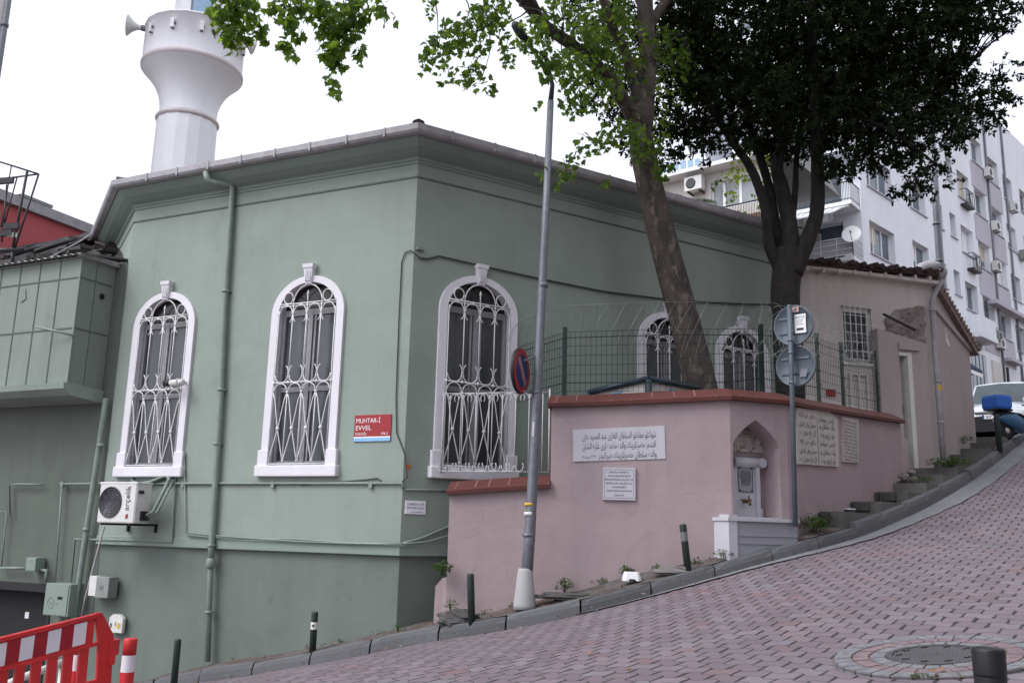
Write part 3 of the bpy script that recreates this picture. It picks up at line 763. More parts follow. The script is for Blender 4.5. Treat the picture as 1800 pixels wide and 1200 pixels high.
# ---- pipes, conduits and cables painted onto the facades
def Lp(px, py, d=-.06): x, z = FL.at(px, py, d); return FL.P(x, d, z)
def Rp(px, py, d=-.06): x, z = FR.at(px, py, d); return FR.P(x, d, z)
dp = MB()
dp.tube([Lp(362, 303, -.42), Lp(364, 316, -.42), Lp(374, 321, -.36), Lp(402, 324, -.12), Lp(409, 330, -.08), Lp(408, 345, -.075), Lp(395, 540, -.075), Lp(388, 700, -.075), Lp(372, 955, -.075), Lp(370, 990, -.075)], .052, 10)
dp.tube([Lp(370, 975, -.06), Lp(370, 1000, -.06), Lp(365, 1162, -.06)], .045, 10)
for py, px in ((512, 397), (685, 389), (780, 382), (958, 372), (990, 370), (1075, 367.5)): 
    a = Lp(px, py, -.075); dp.lathe(a-V((0, 0, .02)), [(.066, 0), (.066, .04)], 12)
    dp.box(a+FL.ey*.04, .14, .08, .02, FL.ex, FL.ey)
dp.lathe(Lp(370, 993, -.075)-V((0, 0, .05)), [(.05, 0), (.072, .03), (.072, .14), (.055, .16)], 12)
dp.build('downpipe', M['green_pipe'], GB)
d2 = MB()
d2.tube([Lp(186, 700, -.07), Lp(180, 745, -.07), Lp(163, 860, -.07), Lp(150, 945, -.07), Lp(130, 1085, -.07), Lp(118, 1180, -.07)], .05, 10)
for px, py in ((178, 782), (152, 930), (134, 1050)): d2.lathe(Lp(px, py, -.07)-V((0, 0, .03)), [(.062, 0), (.062, .06)], 12)
d2.build('downpipe', M['green_pipe'], GB)
cd = MB()
def run(mb, pts, r, n=6): mb.tube(pts, r, n)
run(cd, [Lp(105, 850, -.03), Lp(270, 849.5, -.03), Lp(500, 849, -.03), Lp(707, 848.5, -.03), Lp(708, 859, -.03)], .022)
run(cd, [Rp(712, 860, -.03), Rp(760, 861, -.03), Rp(830, 862, -.03)], .016)
for px in (480, 652, 322, 110): x, z = FL.at(px, 849, -.03); cd.fbox(FL, x-.03, x+.03, -.05, 0, z-.07, z+.03)
run(cd, [Lp(310, 800, -.03), Lp(303, 953, -.03), Lp(225, 949, -.03), Lp(132, 947, -.03), Lp(125, 1022, -.03)], .018)
run(cd, [Lp(109, 851, -.03), Lp(97, 1022, -.03)], .016)
run(cd, [Lp(18, 905, -.03), Lp(16, 852, -.03), Lp(30, 850, -.03), Lp(75, 851, -.03)], .018)
run(cd, [Lp(0, 899, -.03), Lp(12, 899, -.03), Lp(2, 1000, -.03)], .014)
run(cd, [Lp(158, 940, -.02), Lp(146, 1070, -.02)], .012)
run(cd, [Lp(324, 795, -.03), Lp(326, 938, -.03), Lp(370, 944, -.03)], .012)
run(cd, [Lp(0, 998, -.05), Lp(45, 998, -.05)], .026); run(cd, [Lp(62, 1000, -.05), Lp(82, 1002, -.05), Lp(80, 1022, -.05)], .03)
cd.build('conduit', M['green_pipe'], GB)
cb = MB()
pts = [Lp(705, 848, -.02), Lp(716, 838, -.02), Lp(712, 800, -.02), Lp(697, 760, -.02), Lp(696, 700, -.02), Lp(701, 560, -.02), Lp(706, 460, -.02), Lp(712, 444, -.02), Lp(722, 440, -.02), Lp(730, 446, -.02), Rp(738, 453, -.03), Rp(752, 455, -.03), Rp(772, 450, -.03), Rp(850, 468, -.03), Rp(950, 490, -.03), Rp(1060, 512, -.03), Rp(1180, 527, -.03), Rp(1300, 534, -.03), Rp(1380, 536, -.03)]
run(cb, pts[:11], .010)
run(cb, pts[10:], .016)
run(cb, [Lp(530, 852, -.02), Lp(640, 843, -.02), Lp(664, 840, -.02), Lp(673, 848, -.02)], .010)
cb.build('cable', M['cable'], GB)
c2 = MB()
def sag(px0, px1, f, face, r, d): 
    c2.tube([face(px, f(px), d) for px in np.linspace(px0, px1, 9)], r, 6)
sag(330, 707, lambda p: interp([(330, 940), (400, 946), (520, 947), (620, 954), (707, 955)], p), Lp, .016, -.045)
sag(330, 707, lambda p: interp([(330, 936), (400, 943), (520, 951), (620, 955), (707, 956)], p), Lp, .012, -.06)
sag(707, 815, lambda p: interp([(707, 955), (740, 946), (815, 914)], p), Rp, .020, -.04)
sag(707, 815, lambda p: interp([(707, 956), (750, 952), (815, 934)], p), Rp, .014, -.06)
c2.build('cable', M['green_pipe'], GB)
tr = MB()
run(tr, [Lp(183, 925, -.25), Lp(150, 1050, -.1), Lp(143, 1085, -.05)], .018)
tr.build('drain_hose', M['gutter'], GB)
od = MB(); x, z = FR.at(717, 820); od.lathe(FR.P(x, -.002, z), [(.04, 0), (.04, .006)], 14, axis=-FR.ey); 
od.build('survey_dot', M['orange'], GB)
hk = MB(); x, z = FR.at(741, 437, -.05); hk.fbox(FR, x-.07, x+.05, -.06, 0, z-.02, z+.02); hk.tube([FR.P(x, -.06, z), FR.P(x, 0, z+.05)], .01, 6); hk.build('cable_bracket', M['green_pipe'], GB)
# ================================================================== THINGS HUNG ON THE GREEN BUILDING
def fbuild(fac, x, z, y=0):
    """matrix-free helper: local MB axes (x right, y inward, z up) placed on a facade"""
    return fac.mat(x, y, z)
def place(o, mat): o.matrix_world = mat; return o
def thing_on(name, fac, x, z, label, cat, y=0, group=None):
    o = thing(name, (0, 0, 0), label, cat, group); o.matrix_world = fac.mat(x, y, z); o.location = fac.P(x, y, z); o.rotation_euler = fac.mat().to_euler(); return o
class LF:                                                     # local facade for lettering inside a rotated thing
    def P(s, x, y, z): return V((x, y, z))
LOC = LF()
# air conditioner
xa, za = FL.at(171, 918, -.62); xb, _ = FL.at(236, 850, -.62)
ac = thing_on('air_conditioner', FL, (xa+xb)/2+.02, za, 'boxy white air conditioner unit on brackets beneath the far arched window', 'air conditioner', y=-.62)
b = MB(); b.lbox(-.42, .42, 0, .33, 0, .66, bev=.02); b.lbox(-.43, .43, -.005, .335, .63, .665, bev=.01); b.build('casing', M['ac_white'], ac, local=True)
f = MB(); f.lathe((-.14, -.004, .335), [(.255, 0), (.255, .012), (.235, .012), (.235, .002), (.0, .002)], 30, axis=V((0, -1, 0))); fo = f.build('fan_grille', M['ac_grille'], ac, local=True)
f = MB()
for r in (.05, .09, .13, .17, .21): arcpts = [V((-.14+r*math.cos(t), -.014, .335+r*math.sin(t))) for t in np.linspace(0, 2*math.pi, 25)]; f.tube(arcpts, .0035, 4)
for k in range(10): t = k*math.pi/5; f.tube([V((-.14, -.012, .335)), V((-.14+.23*math.cos(t), -.012, .335+.23*math.sin(t)))], .003, 4)
f.build('fan_guard', M['grey_steel'], fo, local=True)
t = MB(); vs, fs = text_geo('arçelik', .115, 'CENTER', 0, .40); t.add([V((.27-v.y+.02, -.006, .40+v.x)) for v in vs], fs); t.build('lettering', M['ink'], ac, local=True)
t = MB(); t.add([V((.235, -.006, .07)), V((.285, -.006, .085)), V((.285, -.006, .155)), V((.235, -.006, .14))], [(0, 1, 2, 3)]); t.build('emblem', M['sign_red'], ac, local=True)
s = MB(); s.lbox(.42, .445, .05, .14, .48, .53); s.lbox(.42, .47, .12, .28, .05, .2); s.lbox(.42, .50, .16, .24, .08, .13); s.build('service_valve', M['black'], ac, local=True)
br = MB()
for x in (-.33, .3): br = MB(); br.lbox(x-.02, x+.02, .02, .62, -.035, 0); br.lbox(x-.02, x+.02, .58, .62, -.14, 0); br.build('bracket', M['dark'], ac, local=True)
pp = MB(); pp.tube([V((.45, .2, .12)), V((.60, .22, .20)), V((.63, .35, .5)), V((.60, .5, .75)), V((.45, .55, .80)), V((.15, .55, .70)), V((-.15, .55, .66)), V((-.34, .58, .72)), V((-.30, .6, .9)), V((-.25, .62, 1.0))], .03, 8)
pp.tube([V((.45, .22, .08)), V((.66, .25, .2)), V((.68, .4, .5)), V((.63, .55, .72)), V((.5, .58, .77))], .022, 8); pp.build('pipe', M['green_pipe'], ac, local=True)
# street name sign
x0, z1 = FL.at(625, 730); x1, z0 = FL.at(687, 775)
sg = thing_on('street_sign', FL, (x0+x1)/2, z0, 'red street name plate with a pale blue stripe near the building corner', 'street sign', y=-.012)
W, H = x1-x0, z1-z0
b = MB(); b.lbox(-W/2, W/2, -.006, .008, 0, H, bev=.003); b.build('plate', M['sign_red'], sg, local=True)
b = MB(); b.lbox(-W/2+.004, W/2-.004, -.0085, -.007, .003, H*.14); b.build('stripe', M['sky_blue'], sg, local=True)
b = MB(); b.lbox(-W/2+.004, W/2-.004, -.0085, -.007, H*.14, H*.185)
put_text(b, LOC, 'MUHTAR-İ', -W*.46, H*.70, H*.18, y=-.009, align='LEFT', width=W*.66); put_text(b, LOC, 'EVVEL', -W*.46, H*.43, H*.18, y=-.009, align='LEFT', width=W*.42)
put_text(b, LOC, 'SOKAĞI', -W*.46, H*.24, H*.10, y=-.009, align='LEFT', width=W*.3); put_text(b, LOC, '194-2', W*.33, H*.24, H*.10, y=-.009)
b.build('lettering', M['white_paint'], sg, local=True)
# small notice
x0, z1 = FR.at(712, 879); x1, z0 = FR.at(747, 904)
sg = thing_on('notice_plate', FR, (x0+x1)/2, z0, 'small white notice plate with blue writing low on the corner wall', 'notice', y=-.012)
W, H = x1-x0, z1-z0
b = MB(); b.lbox(-W/2, W/2, -.005, .008, 0, H, bev=.003); b.build('plate', M['white_paint'], sg, local=True)
b = MB(); put_text(b, LOC, 'LEVENDİN LÜTFİ', 0, H*.66, H*.17, y=-.008, width=W*.8); put_text(b, LOC, 'SPETREM YAKTI', 0, H*.38, H*.17, y=-.008, width=W*.8); put_text(b, LOC, 'belediyesi', W*.1, H*.12, H*.11, y=-.008, width=W*.6)
b.build('lettering', M['blue_ink'], sg, local=True)
# security camera at the far window
cx, cz = FL.at(302, 672, -.25)
cam_ = thing_on('security_camera', FL, cx, cz, 'white bullet security camera with a black front on the far window grille', 'camera', y=-.22)
b = MB(); b.lathe((-.05, 0, 0), [(.055, 0), (.055, .27), (.03, .29)], 14, axis=V((1, 0, 0))); b.build('housing', M['off_white'], cam_, local=True)
b = MB(); b.lathe((-.055, 0, 0), [(.05, 0), (.058, .02), (.058, .13), (.03, .135)], 14, axis=V((-1, 0, 0))); b.build('lens_hood', M['black'], cam_, local=True)
b = MB(); b.tube([V((.12, 0, .02)), V((.12, .1, .04)), V((.12, .23, .0))], .022, 8); b.lathe((.12, 0, 0), [(.07, -.02), (.07, .02)], 14, axis=V((1, 0, 0))); b.build('bracket', M['off_white'], cam_, local=True)
# meter box, bait box
x0, z1 = FL.at(158, 1012, -.18); x1, z0 = FL.at(190, 1051, -.18)
mb_ = thing_on('meter_box', FL, (x0+x1)/2, z0, 'grey meter box with a white side and a small window beside the thick pipe', 'electrical box', y=-.2)
W, H = x1-x0, z1-z0
b = MB(); b.lbox(-W*.12, W/2, 0, .2, 0, H, bev=.008); b.build('casing', M['grey_box'], mb_, local=True)
b = MB(); b.lbox(-W/2, -W*.13, .02, .2, .02, H*1.02, bev=.006); b.build('side_cover', M['off_white'], mb_, local=True)
b = MB(); b.lbox(W*.08, W*.26, -.004, .002, H*.38, H*.6); b.build('meter_window', M['ink_grey'], mb_, local=True)
x0, z1 = FL.at(195, 1078, -.04); x1, z0 = FL.at(215, 1112, -.04)
bx = thing_on('fuse_box', FL, (x0+x1)/2, z0, 'small off-white fuse box with a lightning mark and orange label, below the meter box', 'electrical box', y=-.06)
W, H = x1-x0, z1-z0
b = MB(); b.prism([V((-W/2, 0, 0)), V((W/2, 0, 0)), V((W/2, 0, H*.8)), V((W*.25, 0, H)), V((-W*.25, 0, H)), V((-W/2, 0, H*.8))], V((0, .06, 0))); b.build('casing', M['off_white'], bx, local=True)
b = MB(); b.lbox(W*.12, W*.38, -.004, -.001, H*.25, H*.52); b.build('label', M['yellow'], bx, local=True)
b = MB(); b.add([V((-W*.02, -.002, H*.6)), V((W*.06, -.002, H*.6)), V((-.0, -.002, H*.45)), V((W*.06, -.002, H*.45)), V((-W*.06, -.002, H*.22)), V((-W*.01, -.002, H*.40)), V((-W*.08, -.002, H*.4))], [(0, 1, 2, 3, 4, 5, 6)]); b.lbox(-W*.42, -W*.25, -.003, -.001, H*.25, H*.5)
b.build('warning_mark', M['ink_grey'], bx, local=True)
# ================================================================== ANNEX, CLAD BAY, OLD ROOF
AX = thing('green_annex', FL.P(-9, 0, -2), 'shadowed green annex wall with a dark doorway, under the clad bay', 'building')
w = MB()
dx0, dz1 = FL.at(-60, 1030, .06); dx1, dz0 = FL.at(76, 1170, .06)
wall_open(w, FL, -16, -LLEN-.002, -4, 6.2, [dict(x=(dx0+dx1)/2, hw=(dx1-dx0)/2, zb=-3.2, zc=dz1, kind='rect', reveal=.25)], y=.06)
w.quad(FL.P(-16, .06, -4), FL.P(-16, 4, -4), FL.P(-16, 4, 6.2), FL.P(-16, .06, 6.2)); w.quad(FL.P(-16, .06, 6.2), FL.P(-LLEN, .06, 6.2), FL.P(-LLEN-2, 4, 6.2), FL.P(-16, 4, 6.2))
w.build('wall', M['annex_shaded_green'], AX, fix=False)
d = MB(); d.fbox(FL, dx0, dx1, .27, .31, -3.2, dz1); do = d.build('door', M['dark'], AX)
d = MB(); d.fbox(FL, dx0-.1, dx1+.06, .0, .09, dz1, dz1+.14); d.fbox(FL, dx1-.05, dx1+.02, .04, .28, -3.2, dz1); d.build('door_frame', M['black'], AX)
d = MB(); q, z = FL.at(47, 1080, .26); d.fbox(FL, q-.05, q+.05, .262, .27, z-.06, z+.05); d.build('notice', M['white_stone'], do)
# electrical cabinet and junction box
x0, z1 = FL.at(82, 1024, -.25); x1, z0 = FL.at(118, 1084, -.25)
cb_ = thing_on('electrical_cabinet', FL, (x0+x1)/2, z0, 'large green-painted steel cabinet with a slot and a round mark beside the dark door', 'electrical cabinet', y=-.25)
W, H = x1-x0, z1-z0
b = MB(); b.lbox(-W/2, W/2, 0, .3, 0, H, bev=.006); b.build('casing', M['green_trim'], cb_, local=True)
b = MB(); b.lbox(-W/2+.012, W/2-.03, -.014, .002, .015, H-.015, bev=.004); dr = b.build('door', M['green_trim'], cb_, local=True)
b = MB(); b.lbox(W*.05, W*.25, -.017, -.012, H*.52, H*.61); b.build('slot', M['dark'], dr, local=True)
b = MB(); b.tube([V((-W*.2+W*.13*math.cos(t), -.015, H*.4+W*.15*math.sin(t))) for t in np.linspace(0, 2*math.pi, 18)], .005, 5); b.lbox(-W*.24, -W*.16, -.017, -.013, H*.36, H*.42); b.lbox(W*.0, W*.1, -.017, -.013, H*.36, H*.40); b.build('round_mark', M['ink_grey'], dr, local=True)
x0, z1 = FL.at(48, 979, -.15); x1, z0 = FL.at(64, 1004, -.15)
jb = thing_on('junction_box', FL, (x0+x1)/2, z0, 'small green junction box on the pipe above the dark door', 'electrical box', y=-.17)
b = MB(); b.lbox(-.12, .12, 0, .2, 0, z1-z0, bev=.006); b.build('casing', M['green_trim'], jb, local=True)
b = MB(); b.lbox(-.125, .125, -.006, .01, .01, z1-z0-.01, bev=.004); b.build('lid', M['green_pipe'], jb, local=True)
# clad bay
BD = -.70                                                     # stands out from the wall
bx1, bz1 = FL.at(145, 453, BD); _, bz0 = FL.at(128, 676, BD)
BL = -14.0
BY = thing('clad_bay', FL.P(bx1-2, BD, bz0), 'projecting green metal-clad bay with a seamed front, corrugated roof and curved slab', 'bay')
b = MB(); b.fbox(FL, BL, bx1, BD, .05, bz0, bz1); b.build('cladding', M['clad'], BY)
ln = MB()
rows = [bz0+.0, lerp(bz0, bz1, .445), lerp(bz0, bz1, .845)]
for z in rows[1:]: ln.fbox(FL, BL, bx1+.002, BD-.012, BD, z-.012, z+.012); ln.fbox(FL, bx1, bx1+.012, BD, .0, z-.012, z+.012)
k = 0; x = bx1
while x > BL:
    ln.fbox(FL, x-.012, x+.012, BD-.010, BD, bz0, bz1) if k else None
    x -= .53; k += 1
ln.fbox(FL, bx1, bx1+.008, BD*.52-.006, BD*.52+.006, bz0, bz1)
ln.build('seam', M['clad_line'], BY)
ln = MB(); ln.fbox(FL, bx1-.02, bx1+.015, BD-.015, BD+.01, bz0, bz1); ln.build('corner_strip', M['clad'], BY)
ln = MB(); px_, pz_ = FL.at(199, 514, BD*.25); ln.lathe(FL.P(bx1+.004, BD*.28, pz_-.06), [(.055, 0), (.055, .012)], 14, axis=FL.ex); ln.build('flue_hole', M['dark'], BY)
ln = MB(); tx, tz = FL.at(44, 520, BD); ln.tube([FL.P(tx-.08, BD-.006, tz-.12), FL.P(tx+.05, BD-.006, tz-.06), FL.P(tx, BD-.006, tz+.13)], .007, 5); ln.build('torn_seam', M['cable'], BY)
ln = MB(); tx, tz = FL.at(80, 578, BD-.05); t2, tz2 = FL.at(130, 589, BD-.05); ln.tube([FL.P(tx, BD-.25, tz), FL.P(t2, BD-.02, tz2)], .022, 6); ln.build('bracket_bar', M['green_pipe'], BY)
sl = MB(); pr = [(BD-.12, bz0+.03), (BD-.10, bz0-.07), (BD+.05, bz0-.17), (0.03, bz0-.22), (.05, bz0+.0), (BD, bz0+.05)]
sl.prism([FL.P(BL, y, z) for y, z in pr], FL.ex*(bx1+.06-BL)); sl.build('slab', M['green'], BY)
cr = MB(); n = int((bx1+.2-BL)/.035); vs = []
for i in range(n+1):
    x = BL+.035*i; zz_ = .022*math.cos(i*math.pi/2.5)
    vs += [FL.P(x, BD-.16, bz1+.03+zz_), FL.P(x, .3, bz1+.22+zz_)]
cr.add(vs, [(2*i, 2*i+2, 2*i+3, 2*i+1) for i in range(n)]); cr.fbox(FL, BL, bx1+.02, BD-.05, .02, bz1, bz1+.012)
cro = cr.build('corrugated_roof', M['corr'], BY)
fl_ = MB(); fl_.add([FL.P(bx1+.10, BD-.12, bz1+.04), FL.P(bx1+.11, .02, bz1+.045), FL.P(bx1+.10, .02, bz1+.10), FL.P(bx1+.08, BD-.12, bz1+.06)], [(0, 1, 2, 3)]); fl_.fbox(FL, bx1, bx1+.10, BD-.10, .05, bz1+.012, bz1+.035); fl_.build('roof_flashing', M['gutter'], BY)
# old roof covered by black sheeting, rising behind the bay
OR = thing('sheeted_roof', FL.P(-9, 2, 6), 'ragged old roof under black plastic sheeting and rubble, behind the clad bay', 'roof')
o = MB(); nx, ny = 44, 10; vs = []
LROOF = [(-30, 452), (0, 438), (40, 430), (80, 424), (120, 416), (160, 407), (190, 402), (215, 404), (240, 420)]
for j in range(ny+1):
    v = j/ny
    for i in range(nx+1):
        px = lerp(-120, 236, i/nx); Yb = lerp(17.8, 21.5, i/nx)
        x, z = FL.at(px, 470, .25); p0 = FL.P(x, .25, bz1+.10)
        top = atY(px, interp(LROOF, px)+random.uniform(-1, 2), FL.P(x, .25, 0).y+3.2)
        p = p0.lerp(top, v); bmp = mnoise.noise(V((p.x*1.3, p.y*1.3, p.z*2)))*.28+mnoise.noise(V((p.x*4, p.y*4, p.z*5)))*.09
        vs.append(p+V((0, 0, bmp*math.sin(math.pi*min(v*1.0, 1))*1.0)))
o.add(vs, [(j*(nx+1)+i, j*(nx+1)+i+1, (j+1)*(nx+1)+i+1, (j+1)*(nx+1)+i) for j in range(ny) for i in range(nx)]); 
ov = o.build('sheeting', M['tarp'], OR)
o = MB()
for k in range(34):
    px = random.uniform(-20, 205); x, z = FL.at(px, 460, .3); t = random.uniform(.12, .8)
    top = atY(px, interp(LROOF, px), FL.P(x, .25, 0).y+3.2); p = FL.P(x, .25, bz1+.12).lerp(top, t)
    a = random.uniform(0, 3); o.box(p+V((0, 0, random.uniform(.02, .1))), random.uniform(.15, .6), random.uniform(.1, .3), random.uniform(.03, .09), V((math.cos(a), math.sin(a), random.uniform(-.2, .4))).normalized(), V((-math.sin(a), math.cos(a), 0)))
o.build('rubble', M['rubble'], OR)
o = MB()
for px0, px1 in ((10, 100), (60, 165), (120, 200)):
    a = atY(px0, interp(LROOF, px0)+16, 18.6); b_ = atY(px1, interp(LROOF, px1)+10, 20.2); o.tube([a, a.lerp(b_, .5)+V((0, 0, .05)), b_], .05, 6)
o.build('batten', M['black'], OR)
o = MB(); o.tube([atY(87, 453, 17.4), atY(140, 425, 18.6), atY(172, 403, 19.5)], .02, 6); o.build('cable', M['gutter'], OR)
# soil prop: wall of the old roof storey so it rests on something
o = MB(); o.add([FL.P(-16, .3, 5.5), FL.P(-LLEN-.3, .3, 5.5), FL.P(-LLEN-2.2, 3.6, 5.5), FL.P(-16, 3.6, 5.5), FL.P(-16, .3, bz1+.05), FL.P(-LLEN-.3, .3, bz1+.05), FL.P(-LLEN-2.2, 3.6, 7.2), FL.P(-16, 3.6, 7.2)], [(0, 1, 5, 4), (1, 2, 6, 5), (2, 3, 7, 6), (3, 0, 4, 7)]); o.build('wall', M['rubble'], OR)
# red building behind
ra = atY(-90, 325, 20.3); rb_ = atY(250, 428, 25.8)
RFc = Fac((ra.x, ra.y), (rb_.x-ra.x, rb_.y-ra.y)); RLn = (V((rb_.x, rb_.y, 0))-V((ra.x, ra.y, 0))).length
zt = RFc.at(85, 385)[1]; zt2 = RFc.at(85, 367)[1]
RB = thing('red_building', RFc.P(RLn/2, 0, 0), 'red rendered building with a pale parapet coping, far behind the sheeted roof', 'building')
w = MB(); w.fbox(RFc, 0, RLn, 0, 7, 0, zt); w.build('wall', M['red_wall'], RB)
w = MB(); w.fbox(RFc, -.1, RLn+.1, -.12, 7.1, zt, zt+.06); w.fbox(RFc, -.1, RLn+.1, -.1, .25, zt+.06, zt2)
for k in range(14): w.fbox(RFc, k*.75, k*.75+.02, -.105, .26, zt+.06, zt2+.004)
w.build('parapet', M['gutter'], RB)
w = MB(); q, z = RFc.at(20, 340, 1.2); q2, _ = RFc.at(84, 370, 1.2)
w.fbox(RFc, q, q2, 1, 2.5, zt2, zt2+.25); w.fbox(RFc, q+.3, q2-.4, 1.2, 2.2, zt2+.25, zt2+.42); w.fbox(RFc, q+.1, q2-.1, .9, 2.6, zt2+.42, zt2+.5); w.build('roof_hatch', M['grey_box'], RB)
# steel frame of a rooftop sign
SF = thing('steel_frame', atY(30, 470, 17.5), 'openwork dark steel frame standing on the sheeted roof', 'frame')
o = MB()
def q(px, py, Y=17.4): return atY(px, py, Y)
for a, b_, r in (((-40, 272), (68, 306), .018), ((68, 306), (16, 313), .02), ((16, 313), (-40, 330), .03), ((68, 306), (25, 440), .022), ((48, 300), (22, 438), .03), ((20, 291), (2, 400), .014), ((30, 312), (6, 400), .016), ((12, 325), (3, 425), .02), ((-20, 284), (-30, 440), .018)):
    o.tube([q(*a), q(*b_)], r, 6)
o.build('strut', M['iron'], SF)
for a_, w_ in (((8, 318), .35), ((20, 398), .3), ((8, 410), .3)):
    o = MB(); o.box(q(*a_), w_, .07, .12, V((1, 0, .1)).normalized()); o.build('clamp_plate', M['iron'], SF)
o = MB(); p = q(22, 413); o.box(p, .22, .05, .09, V((1, 0, -.1)).normalized()); o.build('label_plate', M['grey_box'], SF)
o = MB(); o.tube([q(-30, 440), q(40, 440)], .05, 6); o.tube([q(22, 436), q(22, 470)], .04, 6); o.tube([q(-20, 436), q(-20, 470)], .04, 6); o.build('base_rail', M['iron'], SF)
# grey corner of a taller building at the edge of view
gx = atY(20, 0, 22); GY = thing('grey_tower_block', V((gx.x-3, gx.y+3, 0)), 'plain grey tall block whose edge shows beside the sky, far from the minaret', 'building')
gf = Fac((gx.x, gx.y), (.84, .54)); o = MB(); o.fbox(gf, -7, 0, 0, 8, -2, 26); o.build('wall', M['apt_shade'], GY)
o = MB(); o.tube([gf.P(-.07, -.09, -2), gf.P(-.07, -.09, 25.5)], .08, 10)
for k in range(6): o.lathe(gf.P(-.07, -.09, 2+k*4), [(.1, 0), (.1, .1)], 10)
o.build('downpipe', M['grey_steel'], GY)
o = MB()
for fl in range(7): o.fbox(gf, -3.6, -2.2, -.03, .06, 2+fl*3.1, 3.5+fl*3.1)
o.build('window', M['far_glass'], GY)
# ================================================================== MINARET
MY = 25.0
def mz(px, py): return atY(px, py, MY).z
mc = atY(326, 250, MY); MCX, MCY = mc.x, mc.y
r_sh = 55/FP*MY*1.0
MN = thing('minaret', (MCX, MCY, 0), 'white faceted stone minaret with a flared balcony, rising behind the tiled roof', 'minaret')
o = MB(); z_ring = atY(325, 194, MY-.92).z; o.lathe((MCX, MCY, 0), [(r_sh*1.06, 2), (r_sh*1.02, 7), (r_sh*.985, z_ring)], 16, smooth=False, cap=False); o.build('shaft', M['minaret'], MN)
o = MB(); o.lathe((MCX, MCY, z_ring), [(r_sh*.96, -.02), (r_sh*1.02, .0), (r_sh*1.055, .05), (r_sh*1.03, .10), (r_sh*.95, .12)], 36); o.build('ring_moulding', M['minaret_pink'], MN)
zc_ = atY(335, 92, MY-1.42).z-.26
RB_ = 1.40
o = MB(); prof = []
for i in range(13):
    t = i/12; rr = r_sh*.93+(RB_-r_sh*.93)*(t**2.4); prof.append((rr, lerp(z_ring+.15, zc_+.28, t)))
o.lathe((MCX, MCY, 0), prof, 36, cap=False); o.build('corbel', M['minaret'], MN)
o = MB(); o.lathe((MCX, MCY, zc_+.26), [(RB_*.97, 0), (RB_*1.02, .06), (RB_*1.025, .14), (RB_*1.0, .2)], 48, cap=False); o.build('corbel_lip', M['minaret_pink'], MN)
zp0 = zc_+.45; zp1 = atY(343, 17, MY-1.42).z
o = MB(); o.lathe((MCX, MCY, 0), [(RB_*1.0, zp0), (RB_*1.0, zp1-.05), (RB_*1.02, zp1-.04), (RB_*1.02, zp1), (RB_*.9, zp1), (RB_*.9, zp0+.1), (.2, zp0+.1)], 20, smooth=True, cap=False, a0=.13); o.build('balcony', M['minaret'], MN)
o = MB(); r2 = r_sh*.80; o.lathe((MCX, MCY, 0), [(r2, zp0), (r2*.98, zp0+6), (r2*1.12, zp0+6.1), (r2*1.1, zp0+6.4), (.02, zp0+10.5)], 12, smooth=False, cap=False); o.build('upper_shaft', M['minaret'], MN)
dv = V((EYE.x-MCX, EYE.y-MCY, 0)).normalized(); dv = (dv+V((.12, 0, 0))).normalized(); dx_ = V((-dv.y, dv.x, 0))
if dx_.x < 0: dx_ = -dx_
MF = Fac((MCX+dv.x*r2*.93, MCY+dv.y*r2*.93), (dx_.x, dx_.y))
o = MB(); o.prism([MF.P(-.30, -.08, zp0+.2), MF.P(.30, -.08, zp0+.2), MF.P(.30, -.08, zp0+2.0), MF.P(.16, -.08, zp0+2.15), MF.P(-.16, -.08, zp0+2.15), MF.P(-.30, -.08, zp0+2.0)], MF.ey*.2); wo = o.build('window', M['sash'], MN)
M['sky_glass'] = simple('pale_blue_glass', (.30, .44, .58), .15, var=.1)
o = MB(); o.prism([MF.P(-.25, -.10, zp0+.25), MF.P(.25, -.10, zp0+.25), MF.P(.25, -.10, zp0+1.96), MF.P(.13, -.10, zp0+2.09), MF.P(-.13, -.10, zp0+2.09), MF.P(-.25, -.10, zp0+1.96)], MF.ey*.03); o.build('pane', M['sky_glass'], wo)
for k, a in enumerate((-1.12, -.58, -.02, .58, 1.12)):
    dd = V((dv.x*math.cos(a)-dv.y*math.sin(a), dv.x*math.sin(a)+dv.y*math.cos(a), 0))
    p = V((MCX, MCY, lerp(zp0, zp1, .62)))+dd*(RB_+.03); t_ = V((-dd.y, dd.x, 0))
    o = MB(); o.box(p, .10, .09, .28, t_, dd); lo_ = o.build('wall_lamp', M['white_paint'], MN)
    o = MB(); o.box(p-V((0, 0, .15)), .08, .07, .03, t_, dd); o.build('lamp_cap', M['grey_steel'], lo_)
    o = MB(); o.box(p+t_*.065, .03, .05, .06, t_, dd); o.build('fitting', M['grey_steel'], lo_)
def speaker(px, py, dr, label):
    p = atY(px, py, MY-.3); t = thing('loudspeaker', p, label, 'loudspeaker')
    o = MB(); o.lathe(p, [(.07, -.42), (.08, -.2), (.12, -.1), (.22, .02), (.30, .09), (.31, .11), (.27, .09), (.10, -.1), (.02, -.12)], 20, axis=dr); o.build('horn', M['ac_white'], t)
    o = MB(); o.lathe(p-dr*.38, [(.075, -.12), (.09, -.08), (.09, .08), (.07, .12)], 14, axis=dr); o.tube([p-dr*.4, p-dr*.75], .03, 8); o.build('driver', M['grey_steel'], t)
speaker(231, 46, V((-.97, -.25, .05)), 'pale horn loudspeaker on the open side of the minaret balcony, against plain sky')
speaker(440, 76, V((.8, .55, -.05)), 'pale horn loudspeaker on the minaret balcony, partly behind hanging leaves')
